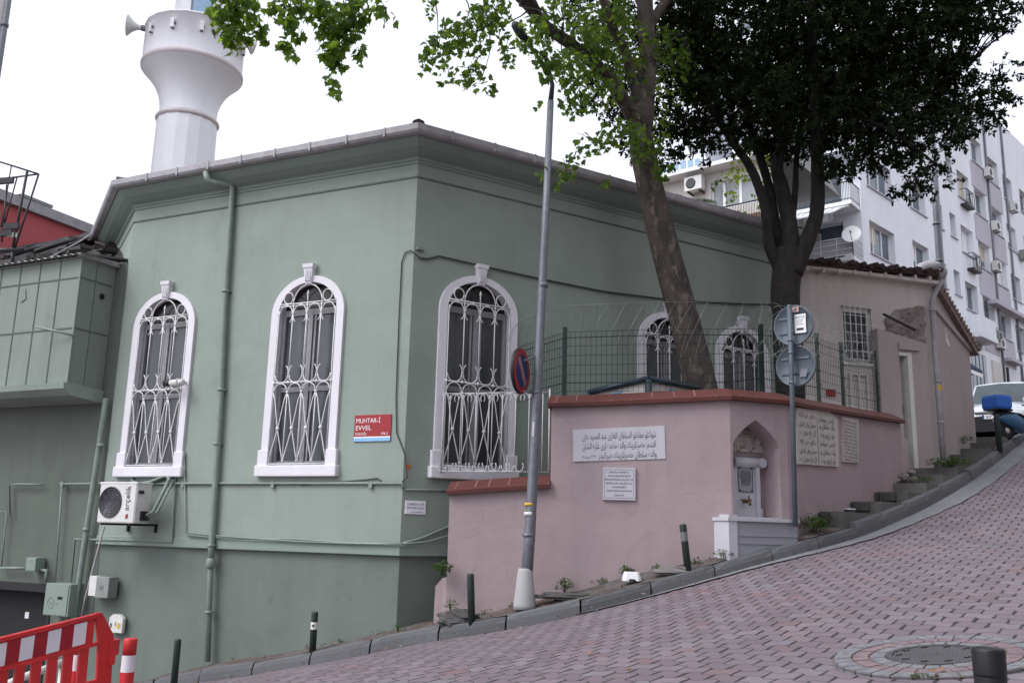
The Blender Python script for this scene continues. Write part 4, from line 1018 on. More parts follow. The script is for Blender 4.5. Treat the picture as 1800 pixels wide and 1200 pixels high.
# ================================================================== PINK GARDEN WALL AND FOUNTAIN
WP = [(797, 13.55), (850, 13.48), (970, 13.32), (1060, 13.2), (1170, 13.08), (1282, 13.0), (1381, 13.42), (1396, 13.62), (1412, 13.9), (1440, 14.4), (1480, 15.15), (1530, 16.15), (1580, 17.3)]
WPT = [V((atY(px, 700, Y).x, Y, 0)) for px, Y in WP]
def wall_hit(px, py, off=0.0):
    """point of the wall's (offset) face seen at an image position"""
    r = ray(px, py); best = None
    for a, b in zip(WPT, WPT[1:]):
        f = Fac((a.x, a.y), (b.x-a.x, b.y-a.y)); x, z = f.at(px, py, off); L = (b-a).length
        if -.02 <= x <= L+.02: return f.P(x, off, z), f
    a, b = (WPT[0], WPT[1]) if px < 1000 else (WPT[-2], WPT[-1])
    f = Fac((a.x, a.y), (b.x-a.x, b.y-a.y)); x, z = f.at(px, py, off); return f.P(x, off, z), f
CT = [(797, 869), (850, 865), (969.9, 857)]                   # underside of the low coping
CH = [(970, 716), (1060, 713), (1170, 708), (1240, 703), (1300, 703), (1345, 706), (1381, 711), (1396, 714), (1412, 717), (1440, 722), (1480, 728), (1530, 736), (1580, 743)]
GW = thing('garden_wall', V((WPT[4].x, WPT[4].y, 0)), 'dusty pink rendered garden wall with terracotta coping, bending uphill past the niche', 'wall')
TH = .36
low = WPT[:3]; high = WPT[2:]
zlow = [wall_hit(WP[i][0]+(.5 if i == 0 else 0), interp(CT, WP[i][0]), 0)[0].z for i in range(3)]
zhigh = [wall_hit(px, interp(CH, px), 0)[0].z for px, _ in WP[2:]]
def wall_strip(mb, pts, zs, skip=()):
    n = len(pts)
    inner = []
    for i in range(n):
        d1 = (pts[i]-pts[i-1]).normalized() if i else None; d2 = (pts[i+1]-pts[i]).normalized() if i < n-1 else None
        d1 = d1 or d2; d2 = d2 or d1; nn = V((-d1.y, d1.x, 0))+V((-d2.y, d2.x, 0)); nn = nn/max(nn.dot(V((-d1.y, d1.x, 0))), .3)*1.0
        inner.append(pts[i]+nn*TH)
    for i in range(n-1):
        a, b, c, d_ = pts[i], pts[i+1], inner[i+1], inner[i]
        if i not in skip: mb.quad(a+V((0, 0, -2)), b+V((0, 0, -2)), b+V((0, 0, zs[i+1])), a+V((0, 0, zs[i])))
        mb.quad(c+V((0, 0, -2)), d_+V((0, 0, -2)), d_+V((0, 0, zs[i])), c+V((0, 0, zs[i+1])))
        mb.quad(a+V((0, 0, zs[i])), b+V((0, 0, zs[i+1])), c+V((0, 0, zs[i+1])), d_+V((0, 0, zs[i])))
    for i in (0, n-1): mb.quad(pts[i]+V((0, 0, -2)), pts[i]+V((0, 0, zs[i])), inner[i]+V((0, 0, zs[i])), inner[i]+V((0, 0, -2)))
    return inner
w = MB(); wall_strip(w, low, zlow); 
INN = wall_strip(w, high, zhigh, skip=(3,))                   # facet 1282 -> 1381 carries the niche
NF = Fac((high[3].x, high[3].y), (high[4].x-high[3].x, high[4].y-high[3].y)); NL = (high[4]-high[3]).length
nx0, _ = NF.at(1290, 850); nx1, _ = NF.at(1372, 850); nza = NF.at(1331, 738)[1]; nzs = NF.at(1290, 782)[1]; nzb = NF.at(1330, 925)[1]
nm, nh = (nx0+nx1)/2, (nx1-nx0)/2
wt = MB()
wall_open(w, NF, 0, NL, -2, min(zhigh[3], zhigh[4])-.004, [dict(x=nm, hw=nh, zb=nzb-.3, zs=nzs, zc=nza, kind='point', reveal=.42)])
zm = min(zhigh[3], zhigh[4])-.004
w.ngon([NF.P(0, 0, zm), NF.P(NL, 0, zm), NF.P(NL, 0, zhigh[4]), NF.P(0, 0, zhigh[3])])
w.quad(NF.P(nx0-.1, .42, nzb-.5), NF.P(nx1+.1, .42, nzb-.5), NF.P(nx1+.1, .42, nza+.1), NF.P(nx0-.1, .42, nza+.1))
w.build('wall', M['pink'], GW, fix=False)
st = MB()                                                    # low stub at the foot where the wall meets the green building
p, f0 = wall_hit(797, 1050, .1); xs0 = f0.at(762, 1050, .05)[0]; z1 = f0.at(775, 1015, .05)[1]
st.prism([f0.P(xs0-.02, .05, -2), f0.P(.05, .02, -2), f0.P(.05, .02, z1+.02), f0.P(xs0+.12, .05, z1), f0.P(xs0+.02, .05, z1-.12)], f0.ey*.4); st.build('stub', M['pink'], GW)
def coping(pts, zs, name):
    c = MB(); z2 = []
    P2 = []; 
    for i in range(len(pts)):
        P2.append((pts[i].x, pts[i].y)); z2.append(zs[i])
    c.sweep(P2, [(.085, -.005), (.09, .05), (.07, .07), (-.15, .185), (-.18, .195), (-.21, .185), (-TH-.07, .07), (-TH-.085, .04), (-TH-.08, -.005), (-TH, -.003), (0, -.003)], zs=z2)
    n = 0
    for i in range(len(pts)-1):                              # tile joints of pale mortar
        a, b = pts[i], pts[i+1]; L = (b-a).length; f = Fac((a.x, a.y), (b.x-a.x, b.y-a.y)); k = .12
        while k < L:
            z = lerp(zs[i], zs[i+1], k/L); h = random.uniform(.004, .007)
            for A, B in (((-.0925, .05), (-.0725, .0725)), ((-.0725, .0725), (.145, .1875))):
                c.add([f.P(k-h, A[0], z+A[1]+.002), f.P(k+h, A[0], z+A[1]+.002), f.P(k+h, B[0], z+B[1]+.002), f.P(k-h, B[0], z+B[1]+.002)], [(0, 1, 2, 3)], 1 if random.random() < .6 else 0)
            k += .29
    c.build(name, [M['coping'], M['coping_joint']], GW)
M['coping_joint'] = simple('coping_mortar', (.30, .16, .14), .9)
coping([low[0]+(low[0]-low[1]).normalized()*.03]+low[1:], zlow, 'coping')
coping([high[0]+(high[0]-high[1]).normalized()*.05]+high[1:], zhigh, 'coping')
# fountain: basin, stele, tap, gilded panel
FN = thing('wall_fountain', NF.P(nm, 0, nzb), 'grey marble street fountain with a white carved stele, standing in the pointed niche', 'fountain')
bx0, _ = NF.at(1279, 940, -.20); bx1_, _ = NF.at(1405, 940, -.20); zs_ = NF.at(1340, 912, -.2)[1]
b = MB(); b.fbox(NF, bx0, bx1_, -.22, .42, zs_-.035, zs_+.012); b.fbox(NF, bx0+.02, bx0+.16, -.21, .0, zs_+.012, zs_+.05); b.fbox(NF, bx0+.16, bx1_-.15, .02, .40, zs_+.012, zs_+.03); b.build('basin_top', M['marble_white'], FN)
b = MB(); b.fbox(NF, bx0+.16, bx1_-.02, -.18, .3, zs_-1.2, zs_-.035)
b.build('basin_front', M['marble'], FN)
b = MB()
for k, (h0, h1) in enumerate(((.20, .235), (.32, .34))): b.fbox(NF, bx0+.165, bx1_-.02, -.192, -.18, zs_-h1, zs_-h0)
b.build('basin_moulding', M['marble'], FN)
b = MB(); b.fbox(NF, bx0+.02, bx0+.16, -.205, .3, zs_-1.2, zs_-.035); b.build('pilaster', M['marble_white'], FN)
sx0, _ = NF.at(1291, 850, .35); sx1, _ = NF.at(1334, 850, .35); st1 = NF.at(1310, 806, .3)[1]
b = MB(); b.fbox(NF, sx0-.06, sx1-.05, .30, .42, zs_, st1-.08); b.fbox(NF, sx0-.06, sx1-.0, .26, .42, st1-.12, st1-.06); b.fbox(NF, sx0-.06, sx1, .24, .42, st1-.06, st1)
b.tube([NF.P(sx0-.06, .30, st1-.05), NF.P(sx1+.02, .30, st1-.05)], .075, 12); b.lathe(NF.P(sx1-.01, .225, st1-.05), [(.07, 0), (.07, .1)], 14, axis=NF.ey)
b.fbox(NF, sx1-.12, sx1-.05, .26, .30, zs_, st1-.1); b.fbox(NF, sx0-.06, sx1+.0, .28, .42, zs_, zs_+.16)
so = b.build('stele', M['marble_white'], FN)
a0, zt0 = NF.at(1296, 818, .3); a1, zb0 = NF.at(1324, 866, .3)
b = MB(); b.fbox(NF, a0, a1, .292, .30, zb0, zt0); b.build('text_panel', M['marble'], so)
b = MB()
for k in range(9):
    zz_ = lerp(zt0-.09, zb0+.10, k/8); put_text(b, NF, ('SAHİB-ÜL HAYRAT', 'SULTAN MECİD', 'HAN VALİDESİ', 'BEZMİ ALEM', 'VALİDE SULTAN', 'HAZRETLERİ', 'HAYRATI DIR', 'TARİHİ 1275', 'RUHUNA')[k], (a0+a1)/2, zz_, .026, y=.289, width=(a1-a0)*(.72-.035*abs(k-3)))
for x in (a0+.03, a1-.03):
    for z in (zb0+.03, zt0-.03): b.lathe(NF.P(x, .290, z), [(.016, 0), (.016, .008)], 8, axis=-NF.ey)
for z in (zb0+.012, zt0-.012): b.fbox(NF, a0+.05, a1-.05, .2885, .292, z-.004, z+.004)
for x in (a0+.012, a1-.012): b.fbox(NF, x-.004, x+.004, .2885, .292, zb0+.06, zt0-.06)
b.build('engraving', M['ink'], so)
M['brass'] = simple('old_brass', (.16, .11, .05), .45, .6, var=.3)
b = MB(); q, z = NF.at(1311, 881, .25); b.tube([NF.P(q, .30, z), NF.P(q, .18, z), NF.P(q, .15, z-.05)], .022, 8); b.tube([NF.P(q-.09, .24, z+.02), NF.P(q+.09, .24, z+.02)], .013, 8); b.tube([NF.P(q+.05, .24, z), NF.P(q+.05, .24, z+.09)], .012, 6); b.build('tap', M['brass'], FN)
g0, gt = NF.at(1290, 742, .36); g1, gb = NF.at(1347, 797, .36)
b = MB(); b.fbox(NF, nx0+.002, g1, .34, .42, gb, nza-.12); b.build('inscribed_panel', M['old_stone'], FN)
b = MB(); ww = g1-nx0
put_text(b, NF, arabic('وجعلنا من الماء'), nx0+ww*.42, gb+.25, .20, y=.337, width=ww*.7); put_text(b, NF, arabic('كل شىء حى'), nx0+ww*.42, gb+.05, .16, y=.337, width=ww*.7); b.fbox(NF, nx0+.02, g1-.02, .336, .34, gb+.225, gb+.235)
for z in (gb+.33, gb+.13): b.lathe(NF.P(g1-.09, .338, z), [(.035, 0), (.035, .004)], 10, axis=-NF.ey)
b.build('gilded_script', M['gold_ink'], FN)
# plaques on the wall
def plaque_frame(px, py):
    p, f = wall_hit(px, py); return f
M['ink_mid'] = simple('cut_letter_black', (.075, .07, .07), .7)
f = plaque_frame(1090, 780)
P4 = [f.at(*q_) for q_ in ((1008, 811), (1170, 806), (1168, 748), (1007, 755))]
PL = thing('inscription_plaque', f.P(P4[0][0], 0, P4[0][1]), 'wide white plaque with three lines of black Ottoman script', 'plaque')
b = MB(); b.prism([f.P(x, -.012, z) for x, z in P4], f.ey*.03); b.build('slab', M['marble_white'], PL)
b = MB(); xa_, xb_ = P4[0][0], P4[1][0]; za_, zb2 = P4[0][1], P4[1][1]; hh = P4[3][1]-P4[0][1]; W = xb_-xa_; ro = math.atan2(zb2-za_, W)
for k, s_t in enumerate(('شوكتلو مهابتلو السلطان الغازى عبد المجيد خان', 'افندمز حضرتلرينك والده ماجده لرى عليه الشان', 'والده سلطان حضرتلرينك خيراتيدر')):
    wd = W*(.80, .80, .63)[k]; cx_ = xa_+W*(.50, .50, .59)[k]
    put_text(b, f, arabic(s_t), cx_, za_+(cx_-xa_)*math.tan(ro)+hh*(.68, .375, .075)[k], hh*.205, y=-.0145, width=wd, rot=ro)
put_text(b, f, '١٢٧٥', xa_+W*.22, za_+hh*.15, hh*.07, y=-.0145); put_text(b, f, arabic('سنه'), xa_+W*.14, za_+hh*.11, hh*.1, y=-.0145)
b.build('engraving', M['ink_mid'], PL)
x0, z1 = f.at(1060, 821, -.03); x1, z0 = f.at(1117, 879, -.03)
PL = thing('marble_plate', f.P(x0, 0, z0), 'square white marble plate of dark printed lines, fixed under the wide script plaque', 'plaque')
b = MB(); b.fbox(f, x0, x1, -.04, 0, z0, z1); b.build('slab', M['marble_white'], PL)
W, H = x1-x0, z1-z0; b = MB()
for k, (s_t, wd) in enumerate((('ŞEVKETLÜ  MAHABETLÜ', .62), ('SULTAN ABDÜLMECİDHAN', .70), ('EFENDİMİZİN VALİDE  Sİ', .86), ('BEZMİ ALEM  VALİDE  SUL', .80), ('TAN HAZRETLERİNİN', .42), ('HAZRETLERİNİN HAYRATIDIR', .78), ('SENE 1275', .30))):
    put_text(b, f, s_t, (x0+x1)/2, z0+H*(.83-.115*k-(.02 if k == 6 else 0)), H*.055, y=-.0425, width=W*wd)
for a, b2, c, d_ in ((.05, .95, .935, .942), (.05, .95, .058, .065)): b.fbox(f, x0+W*a, x0+W*b2, -.042, -.04, z0+H*c, z0+H*d_)
for a in (.05, .945): b.fbox(f, x0+W*a, x0+W*(a+.007), -.042, -.04, z0+H*.06, z0+H*.94)
b.build('engraving', M['ink'], PL)
f = plaque_frame(1440, 770)
def slabs(pts, y0, name, label, mat):
    t = thing(name, pts[0], label, 'plaque'); return t
# two slabs past the bend, each on its own chord of the wall
pA, _ = wall_hit(1401, 760, -.005); pB_, _ = wall_hit(1473, 760, -.005); f = Fac((pA.x, pA.y), (pB_.x-pA.x, pB_.y-pA.y)); Wd = (V((pB_.x, pB_.y, 0))-V((pA.x, pA.y, 0))).length
q4 = [f.at(*q_, -.03) for q_ in ((1401, 815), (1475, 820), (1473, 737), (1458, 723), (1401, 716))]
PL = thing('verse_slab', f.P(q4[0][0], 0, q4[0][1]), 'large weathered grey slab of two columns of faded Ottoman verse', 'plaque')
b = MB(); b.prism([f.P(x, -.03, z) for x, z in q4], f.ey*.16); b.build('slab', M['old_stone'], PL)
b = MB(); z0, z1 = q4[0][1], q4[4][1]; H = z1-z0; rows_ = ('كل باغ جهان ده', 'خلق ايچون بو آب', 'سبيل روان ايتدى', 'والده سلطان بو', 'دعاى خير ايله', 'تاريخى سويلدم')
sl_ = (q4[1][1]-q4[0][1])/(q4[1][0]-q4[0][0])
for k in range(6):
    for c in range(2):
        put_text(b, f, arabic(rows_[(k*2+c) % 6]), q4[0][0]+Wd*(.27+.47*c), z0+H*(.055+.158*k)+sl_*Wd*(.27+.47*c)-(.02 if k == 5 and c else 0), H*.10, y=-.033, width=Wd*.38, rot=math.atan(sl_))
b.fbox(f, q4[0][0]+Wd*.495, q4[0][0]+Wd*.505, -.032, -.03, z0+.02, z1-.06)
b.build('engraving', M['ink_mid'], PL)
pA, _ = wall_hit(1481, 770, -.005); pB_, _ = wall_hit(1510, 770, -.005); f = Fac((pA.x, pA.y), (pB_.x-pA.x, pB_.y-pA.y)); Wd = (V((pB_.x, pB_.y, 0))-V((pA.x, pA.y, 0))).length
q4 = [f.at(*q_, -.03) for q_ in ((1483, 811), (1510, 814), (1509, 737), (1481, 732))]
PL = thing('translation_slab', f.P(q4[0][0], 0, q4[0][1]), 'narrow pale slab of a dozen bold dark lines, hung beyond the verse slab', 'plaque')
b = MB(); b.prism([f.P(x, -.03, z) for x, z in q4], f.ey*.14); b.build('slab', M['old_stone'], PL)
b = MB(); z0, z1 = q4[0][1], q4[3][1]; H = z1-z0
for k in range(12): put_text(b, f, ('BEZMİ ALEM VALİDE', 'SULTAN HAYRATI', 'SU GİBİ AZİZ OLA', 'CÜMLE HALK İÇÜN', 'BU ÇEŞME AB-I', 'HAYAT İLE DOLA')[k % 6], q4[0][0]+Wd*.47, z0+H*(.93-.078*k)-.03, H*.05, y=-.033, width=Wd*.82)
b.build('engraving', M['ink'], PL)
# ---- low white railing between wall and building
ra_, rz0 = FR.at(775, 832, -.12); pa = FR.P(ra_, -.12, 0); pb = V((high[0].x-.02, high[0].y+.22, 0))
RFa = Fac((pa.x, pa.y), (pb.x-pa.x, pb.y-pa.y)); RL_ = (pb-pa).length
zb1 = RFa.at(870, 831)[1]; zt1 = RFa.at(870, 690)[1]
M['rail_iron'] = simple('worn_white_iron', (.46, .45, .46), .5, var=.2, scale=20)
RW = thing('white_railing', RFa.P(RL_/2, 0, zb1), 'low white wrought iron railing with scrolled ends in front of the arched window', 'railing')
b = MB()
for z in (zt1, zb1+.02): b.tube([RFa.P(-.04, 0, z), RFa.P(RL_, 0, z)], .0075, 6)
b.tube([RFa.P(RL_, 0, zb1), RFa.P(RL_, 0, zt1+.04)], .014, 6); b.tube([RFa.P(0, 0, zb1), RFa.P(0, 0, zt1)], .012, 6)
b.build('rail', M['rail_iron'], RW)
b = MB(); n = 8; sp = RL_/n
for k in range(n):
    x = sp*k+sp*.5
    if k < 6 or k == 7: b.tube([RFa.P(x, 0, zb1+.02), RFa.P(x, 0, zt1-.02)], .0075, 6)
    else: b.tube([RFa.P(x, 0, zb1+.02), RFa.P(x, 0, zt1-.02)], .0075, 6)
b.build('baluster', M['rail_iron'], RW)
b = MB()
def c_scroll(mb, x, z, s, up):
    pts = []
    for i in range(11):
        t = lerp(math.pi*.05, math.pi*1.2, i/10) if up else lerp(-math.pi*.05, -math.pi*1.2, i/10)
        pts.append(RFa.P(x+s*.068*math.cos(t)+s*.075, 0, z+.075*math.sin(t)))
    mb.tube(pts, .0075, 6)
b2_ = MB()
for k in range(n):
    x = sp*k+sp*.5
    for s in (-1, 1):
        if x+s*.12 < -.03 or x+s*.14 > RL_: continue
        b.tube([RFa.P(x+s*(.075+.062*math.cos(t)), 0, zt1-.085+.075*math.sin(t)) for t in np.linspace(math.pi*1.05, -math.pi*.22, 11)], .008, 6)
        if k < 6: b2_.tube([RFa.P(x+s*(.075+.062*math.cos(t)), 0, zb1+.10+.075*math.sin(t)) for t in np.linspace(-math.pi*1.05, math.pi*.22, 11)], .008, 6)
b2_.build('scroll', M['rail_iron'], RW)
b.build('scroll', M['rail_iron'], RW)
# ---- green mesh fence with posts
FPX = [(992, 578, 690), (1340, 573, 682), (1440, 590, 698), (1483, 606, 709), (1545, 622, 722)]
MF_ = thing('mesh_fence', V((high[3].x, high[3].y+.2, 4)), 'dark green welded mesh fence on square posts along the top of the pink wall', 'fence')
posts = []
for px, yt, yb in FPX:
    p, f = wall_hit(px, yb, .2); pt, _ = wall_hit(px, yt, .2); posts.append((p, pt.z, f))
    b = MB(); b.box((p.x, p.y, (p.z-.12+pt.z)/2), .06, .05, pt.z-p.z+.12, f.ex, f.ey); po = b.build('post', M['green_steel'], MF_)
    b = MB(); b.box((p.x, p.y, pt.z+.012), .066, .056, .02, f.ex, f.ey)
    for k in range(4): b.box(V((p.x, p.y, lerp(p.z, pt.z, .2+.22*k)))-f.ey*.03, .02, .02, .03, f.ex, f.ey)
    b.build('cap', M['green_steel'], po)
x0, z0 = FR.at(908, 690, -.05); pS = FR.P(x0+.03, -.05, 0)
line = [(V((pS.x, pS.y, 0)), posts[0][0].z+.02, posts[0][1]-.03)]+[(V((p.x, p.y, 0)), p.z+.02, zt_-.05) for p, zt_, f in posts]
# follow the wall between posts 992 and 1340
mid = []
for px in (1170, 1275): p, f = wall_hit(px, 690, .2); mid.append((V((p.x, p.y, 0)), p.z+.02, wall_hit(px, 578, .2)[0].z))
line = line[:2]+mid+line[2:]
for i, (a, b2) in enumerate(zip(line, line[1:])):
    m_ = MB(); pa, z0a, z1a = a; pb, z0b, z1b = b2; L = (pb-pa).length; n = max(2, int(L/.075)); r = .0032; ey = Fac((pa.x, pa.y), (pb.x-pa.x, pb.y-pa.y)).ey
    for k in range(n+1):
        t = k/n; p = pa.lerp(pb, t); za, zb3 = lerp(z0a, z0b, t), lerp(z1a, z1b, t)
        m_.tube([p+V((0, 0, za)), p+V((0, 0, zb3-.10)), p+ey*.0+V((0, 0, zb3))-ey*.0], r, 4, caps=False)
    for j in range(8):
        v = (0, .14, .28, .44, .60, .76, .90, 1.0)[j]
        for o_ in ((0, .006) if j in (1, 6) else (0,)): m_.tube([pa+V((0, 0, lerp(z0a, z1a, v)+o_)), pb+V((0, 0, lerp(z0b, z1b, v)+o_))], r*1.25, 4, caps=False)
    m_.build('mesh_panel', M['green_steel'], MF_, fix=False)
# ---- razor wire coil
RZ = thing('razor_wire', V((high[2].x, high[2].y+.2, 5)), 'loose coil of bright razor wire stretched along the mesh fence top', 'razor wire')
axis_pts = [V((pS.x, pS.y, posts[0][1]+.02))+V((.12, 0, 0))]+[V((p.x, p.y, z1_+.0)) for p, z0_, z1_ in line[1:]]
AX_ = catmull(axis_pts, 14); Ls = [0]
for a, b2 in zip(AX_, AX_[1:]): Ls.append(Ls[-1]+(b2-a).length)
wv = MB(); pts = []; turns = Ls[-1]/.24; R0 = .40
N2 = int(turns*22)
for i in range(N2+1):
    s = Ls[-1]*i/N2; k = max(j for j in range(len(Ls)) if Ls[j] <= s+1e-9); k = min(k, len(AX_)-2); t = (s-Ls[k])/max(Ls[k+1]-Ls[k], 1e-6); c = AX_[k].lerp(AX_[k+1], t); tan = (AX_[k+1]-AX_[k]).normalized(); side = tan.cross(V((0, 0, 1))).normalized()
    ph = 2*math.pi*i/22; Rr_ = R0*(1+.10*math.sin(ph*.37))*(.75 if s > Ls[-1]*.72 else 1.0)
    pts.append(c+tan*(.16*math.sin(ph*1.0))+side*(Rr_*math.cos(ph)*.8)+V((0, 0, Rr_*math.sin(ph))))
wv.tube(pts, .0028, 4, caps=False)
for i in range(0, N2, 1):
    if i % 2: continue
    p = pts[i]; d_ = (pts[min(i+1, N2)]-p).normalized(); o_ = d_.orthogonal().normalized(); wv.add([p-d_*.012, p+o_*.007, p+d_*.012, p-o_*.007], [(0, 1, 2, 3)])
M['razor'] = simple('razor_steel', (.20, .21, .21), .35, .5)
wv.build('coil', M['razor'], RZ, fix=False)
RZ2 = MB(); hp = [V(p) for p in axis_pts]; RZ2.tube([p+V((0, 0, .41)) for p in hp[:4]], .004, 4); RZ2.build('tie_wire', M['razor'], RZ)
# ---- little gabled notice shelter behind the wall
NY = 14.2
p0, p1, p2 = atY(1036, 689, NY), atY(1140, 665, NY-.25), atY(1228, 682, NY+.6)
NS = thing('glazed_kiosk', (p1.x, p1.y+.8, 3), 'low kiosk with a dark blue gabled frame and pale panels peeping over the pink wall', 'kiosk')
dpt = V((.25, 1.3, 0))
b = MB()
for a, c in ((p0, p1), (p1, p2)): b.tube([a, c], .045, 8); b.tube([a+dpt, c+dpt], .045, 8)
for a in (p0, p1, p2): b.tube([a, a+dpt], .04, 8); b.tube([a-V((0, 0, .02)), V((a.x, a.y, 2.6))], .035 if a is not p1 else .055, 8)
b.build('frame', M['kiosk_frame'] if 'kiosk_frame' in M else M.setdefault('kiosk_frame', simple('navy_frame', (.02, .035, .05), .4)), NS)
b = MB(); 
for a, c in ((p0, p1), (p1, p2)):
    e_ = V((0, .03, 0)); b.prism([V((a.x, a.y, 2.7))+e_, V((c.x, c.y, 2.7))+e_, c+e_-V((0, 0, .03)), a+e_-V((0, 0, .03))], V((0, .02, 0)))
b.build('panel', M['apt_shade'], NS)
b = MB()
for a, c, t0, t1, h in ((p0, p1, .35, .55, .20), (p1, p2, .40, .62, .16)):
    A, B = a.lerp(c, t0), a.lerp(c, t1); e_ = V((0, .012, 0)); b.prism([A+e_-V((0, 0, .10)), B+e_-V((0, 0, .10)), B+e_-V((0, 0, .1+h)), A+e_-V((0, 0, .1+h))], V((0, .012, 0)))
M['teal'] = simple('blue_poster', (.08, .26, .42), .5, var=.4, scale=30)
b.build('poster', M['teal'], NS)
b = MB()
for a, c in ((p0, p1), (p1, p2)): b.add([a+V((0, 0, .04)), c+V((0, 0, .04)), c+dpt+V((0, 0, .04)), a+dpt+V((0, 0, .04))], [(0, 1, 2, 3)])
b.build('roof', M['kiosk_frame'], NS)
# garden fill behind the wall so tree and kiosk stand on earth
gd = MB(); gdp = [V((x.x, x.y, 0)) for x in INN]; 
poly = [FR.P(1.9, 0, 0), FR.P(RLEN, 0, 0), V((7.2, 18.3, 0))]+list(reversed(gdp[0:]))
zs_g = 2.2
gd.ngon([V((p.x, p.y, zs_g)) for p in poly]); tag(gd.build('garden_soil', M['soil']), kind='structure')
# ================================================================== STREET FURNITURE
LY = 12.78
def pole_pt(px, py, Y=LY): return atY(px, py, Y)
lb = pole_pt(922, 1062)
LP = thing('street_lamp', lb, 'tall grey tapering lamp post with a white conical foot and curved arm lost in leaves', 'street lamp')
b = MB(); top = pole_pt(968, 178); b.tube([lb, pole_pt(931, 945), pole_pt(944, 700), pole_pt(957, 420), top], [.080, .076, .066, .055, .047], 14)
b.tube([pole_pt(929, 940)-V((0, 0, .02)), pole_pt(929, 940)+V((0, 0, .02))], .084, 14); b.tube([pole_pt(955, 505), pole_pt(955, 497)], .067, 14); b.build('pole', M['grey_steel'], LP)
b = MB(); arm = [top, pole_pt(971, 150), pole_pt(966, 128, LY-.05), pole_pt(945, 100, LY-.15), pole_pt(928, 76, LY-.3)]; b.tube(arm, [.040, .034, .03, .028, .028], 10); b.build('arm', M['bollard'], LP)
b = MB(); hd = arm[-1]; ax = (arm[-1]-arm[-2]).normalized(); b.lathe(hd, [(.028, -.05), (.035, 0), (.06, .08), (.075, .22), (.06, .34), (.02, .38)], 14, axis=ax); b.build('lamp_head', M['bollard'], LP)
b = MB(); b.lathe(lb, [(.155, -.06), (.15, .0), (.10, .44), (.085, .47)], 16); co_ = b.build('foot', M['mortar'], LP)
M['foot_white'] = plaster('flaking_white_paint', (.36, .36, .36), .1, .3, (.05, .09, .08), .9, bump=.3); co_.data.materials[0] = M['foot_white']
b = MB(); p = pole_pt(932, 886); b.tube([p-V((0, 0, .02)), p+V((0, 0, .02))], .0775, 14); b.build('sticker', M['yellow'], LP)
b = MB(); p = pole_pt(938, 755); b.box(p+V((0, -.062, 0)), .045, .006, .2); b.tube([pole_pt(931, 902)-V((0, 0, .03)), pole_pt(931, 902)+V((0, 0, .02))], .079, 14); b.build('paper', M['off_white'], LP)
# no parking disc
sc_ = atY(916, 652, LY-.12); nd = V((.93, -.36, .0)).normalized(); R_ = .315
NP = thing('road_sign', sc_, 'round no-parking sign with red rim and diagonal stroke, clamped to the lamp post', 'road sign')
b = MB(); b.lathe(sc_-nd*.04, [(R_, 0), (R_+.006, .01), (R_+.006, .045), (R_-.002, .05)], 40, axis=nd); b.build('disc', M['black'], NP)
sx_ = V((-nd.y, nd.x, 0)); sf = Fac((sc_.x+nd.x*.012, sc_.y+nd.y*.012), (sx_.x, sx_.y)); 
class SF3:
    def P(s, x, y, z): return sc_+sx_*x-nd*y+V((0, 0, z))
sfp = SF3()
b = MB(); b.lathe(sc_+nd*.011, [(R_-.003, 0), (R_-.003, .003)], 40, axis=nd); b.build('rim', M['sign_red'], NP)
b = MB(); b.lathe(sc_+nd*.0145, [(R_*.74, 0), (R_*.74, .002)], 40, axis=nd); b.build('field', M['sign_blue'], NP)
b = MB(); ca, sa = math.cos(math.radians(-52)), math.sin(math.radians(-52))
def strip(mb, o0, o1, mi=0, y=-.0185):
    l = R_*.74
    mb.add([sfp.P(ca*-l*.95-sa*o0, y, sa*-l*.95+ca*o0), sfp.P(ca*l*.95-sa*o0, y, sa*l*.95+ca*o0), sfp.P(ca*l*.95-sa*o1, y, sa*l*.95+ca*o1), sfp.P(ca*-l*.95-sa*o1, y, sa*-l*.95+ca*o1)], [(0, 1, 2, 3)], mi)
strip(b, -.038, -.012); strip(b, .012, .038); b.build('stroke', M['sign_red'], NP)
b = MB(); strip(b, -.044, -.038, y=-.0182); strip(b, .038, .044, y=-.0182); strip(b, -.012, -.007, y=-.0182); strip(b, .007, .012, y=-.0182); b.build('stroke_edge', M['white_paint'], NP)
b = MB(); pp_ = pole_pt(943, 690); b.tube([sc_-nd*.05-V((0, 0, .28)), pp_], .016, 8); b.tube([sc_-nd*.05+V((0, 0, .12)), pole_pt(946, 625)], .016, 8); b.tube([pp_-V((0, 0, .02)), pp_+V((0, 0, .02))], .07, 14); b.build('bracket', M['grey_steel'], NP)
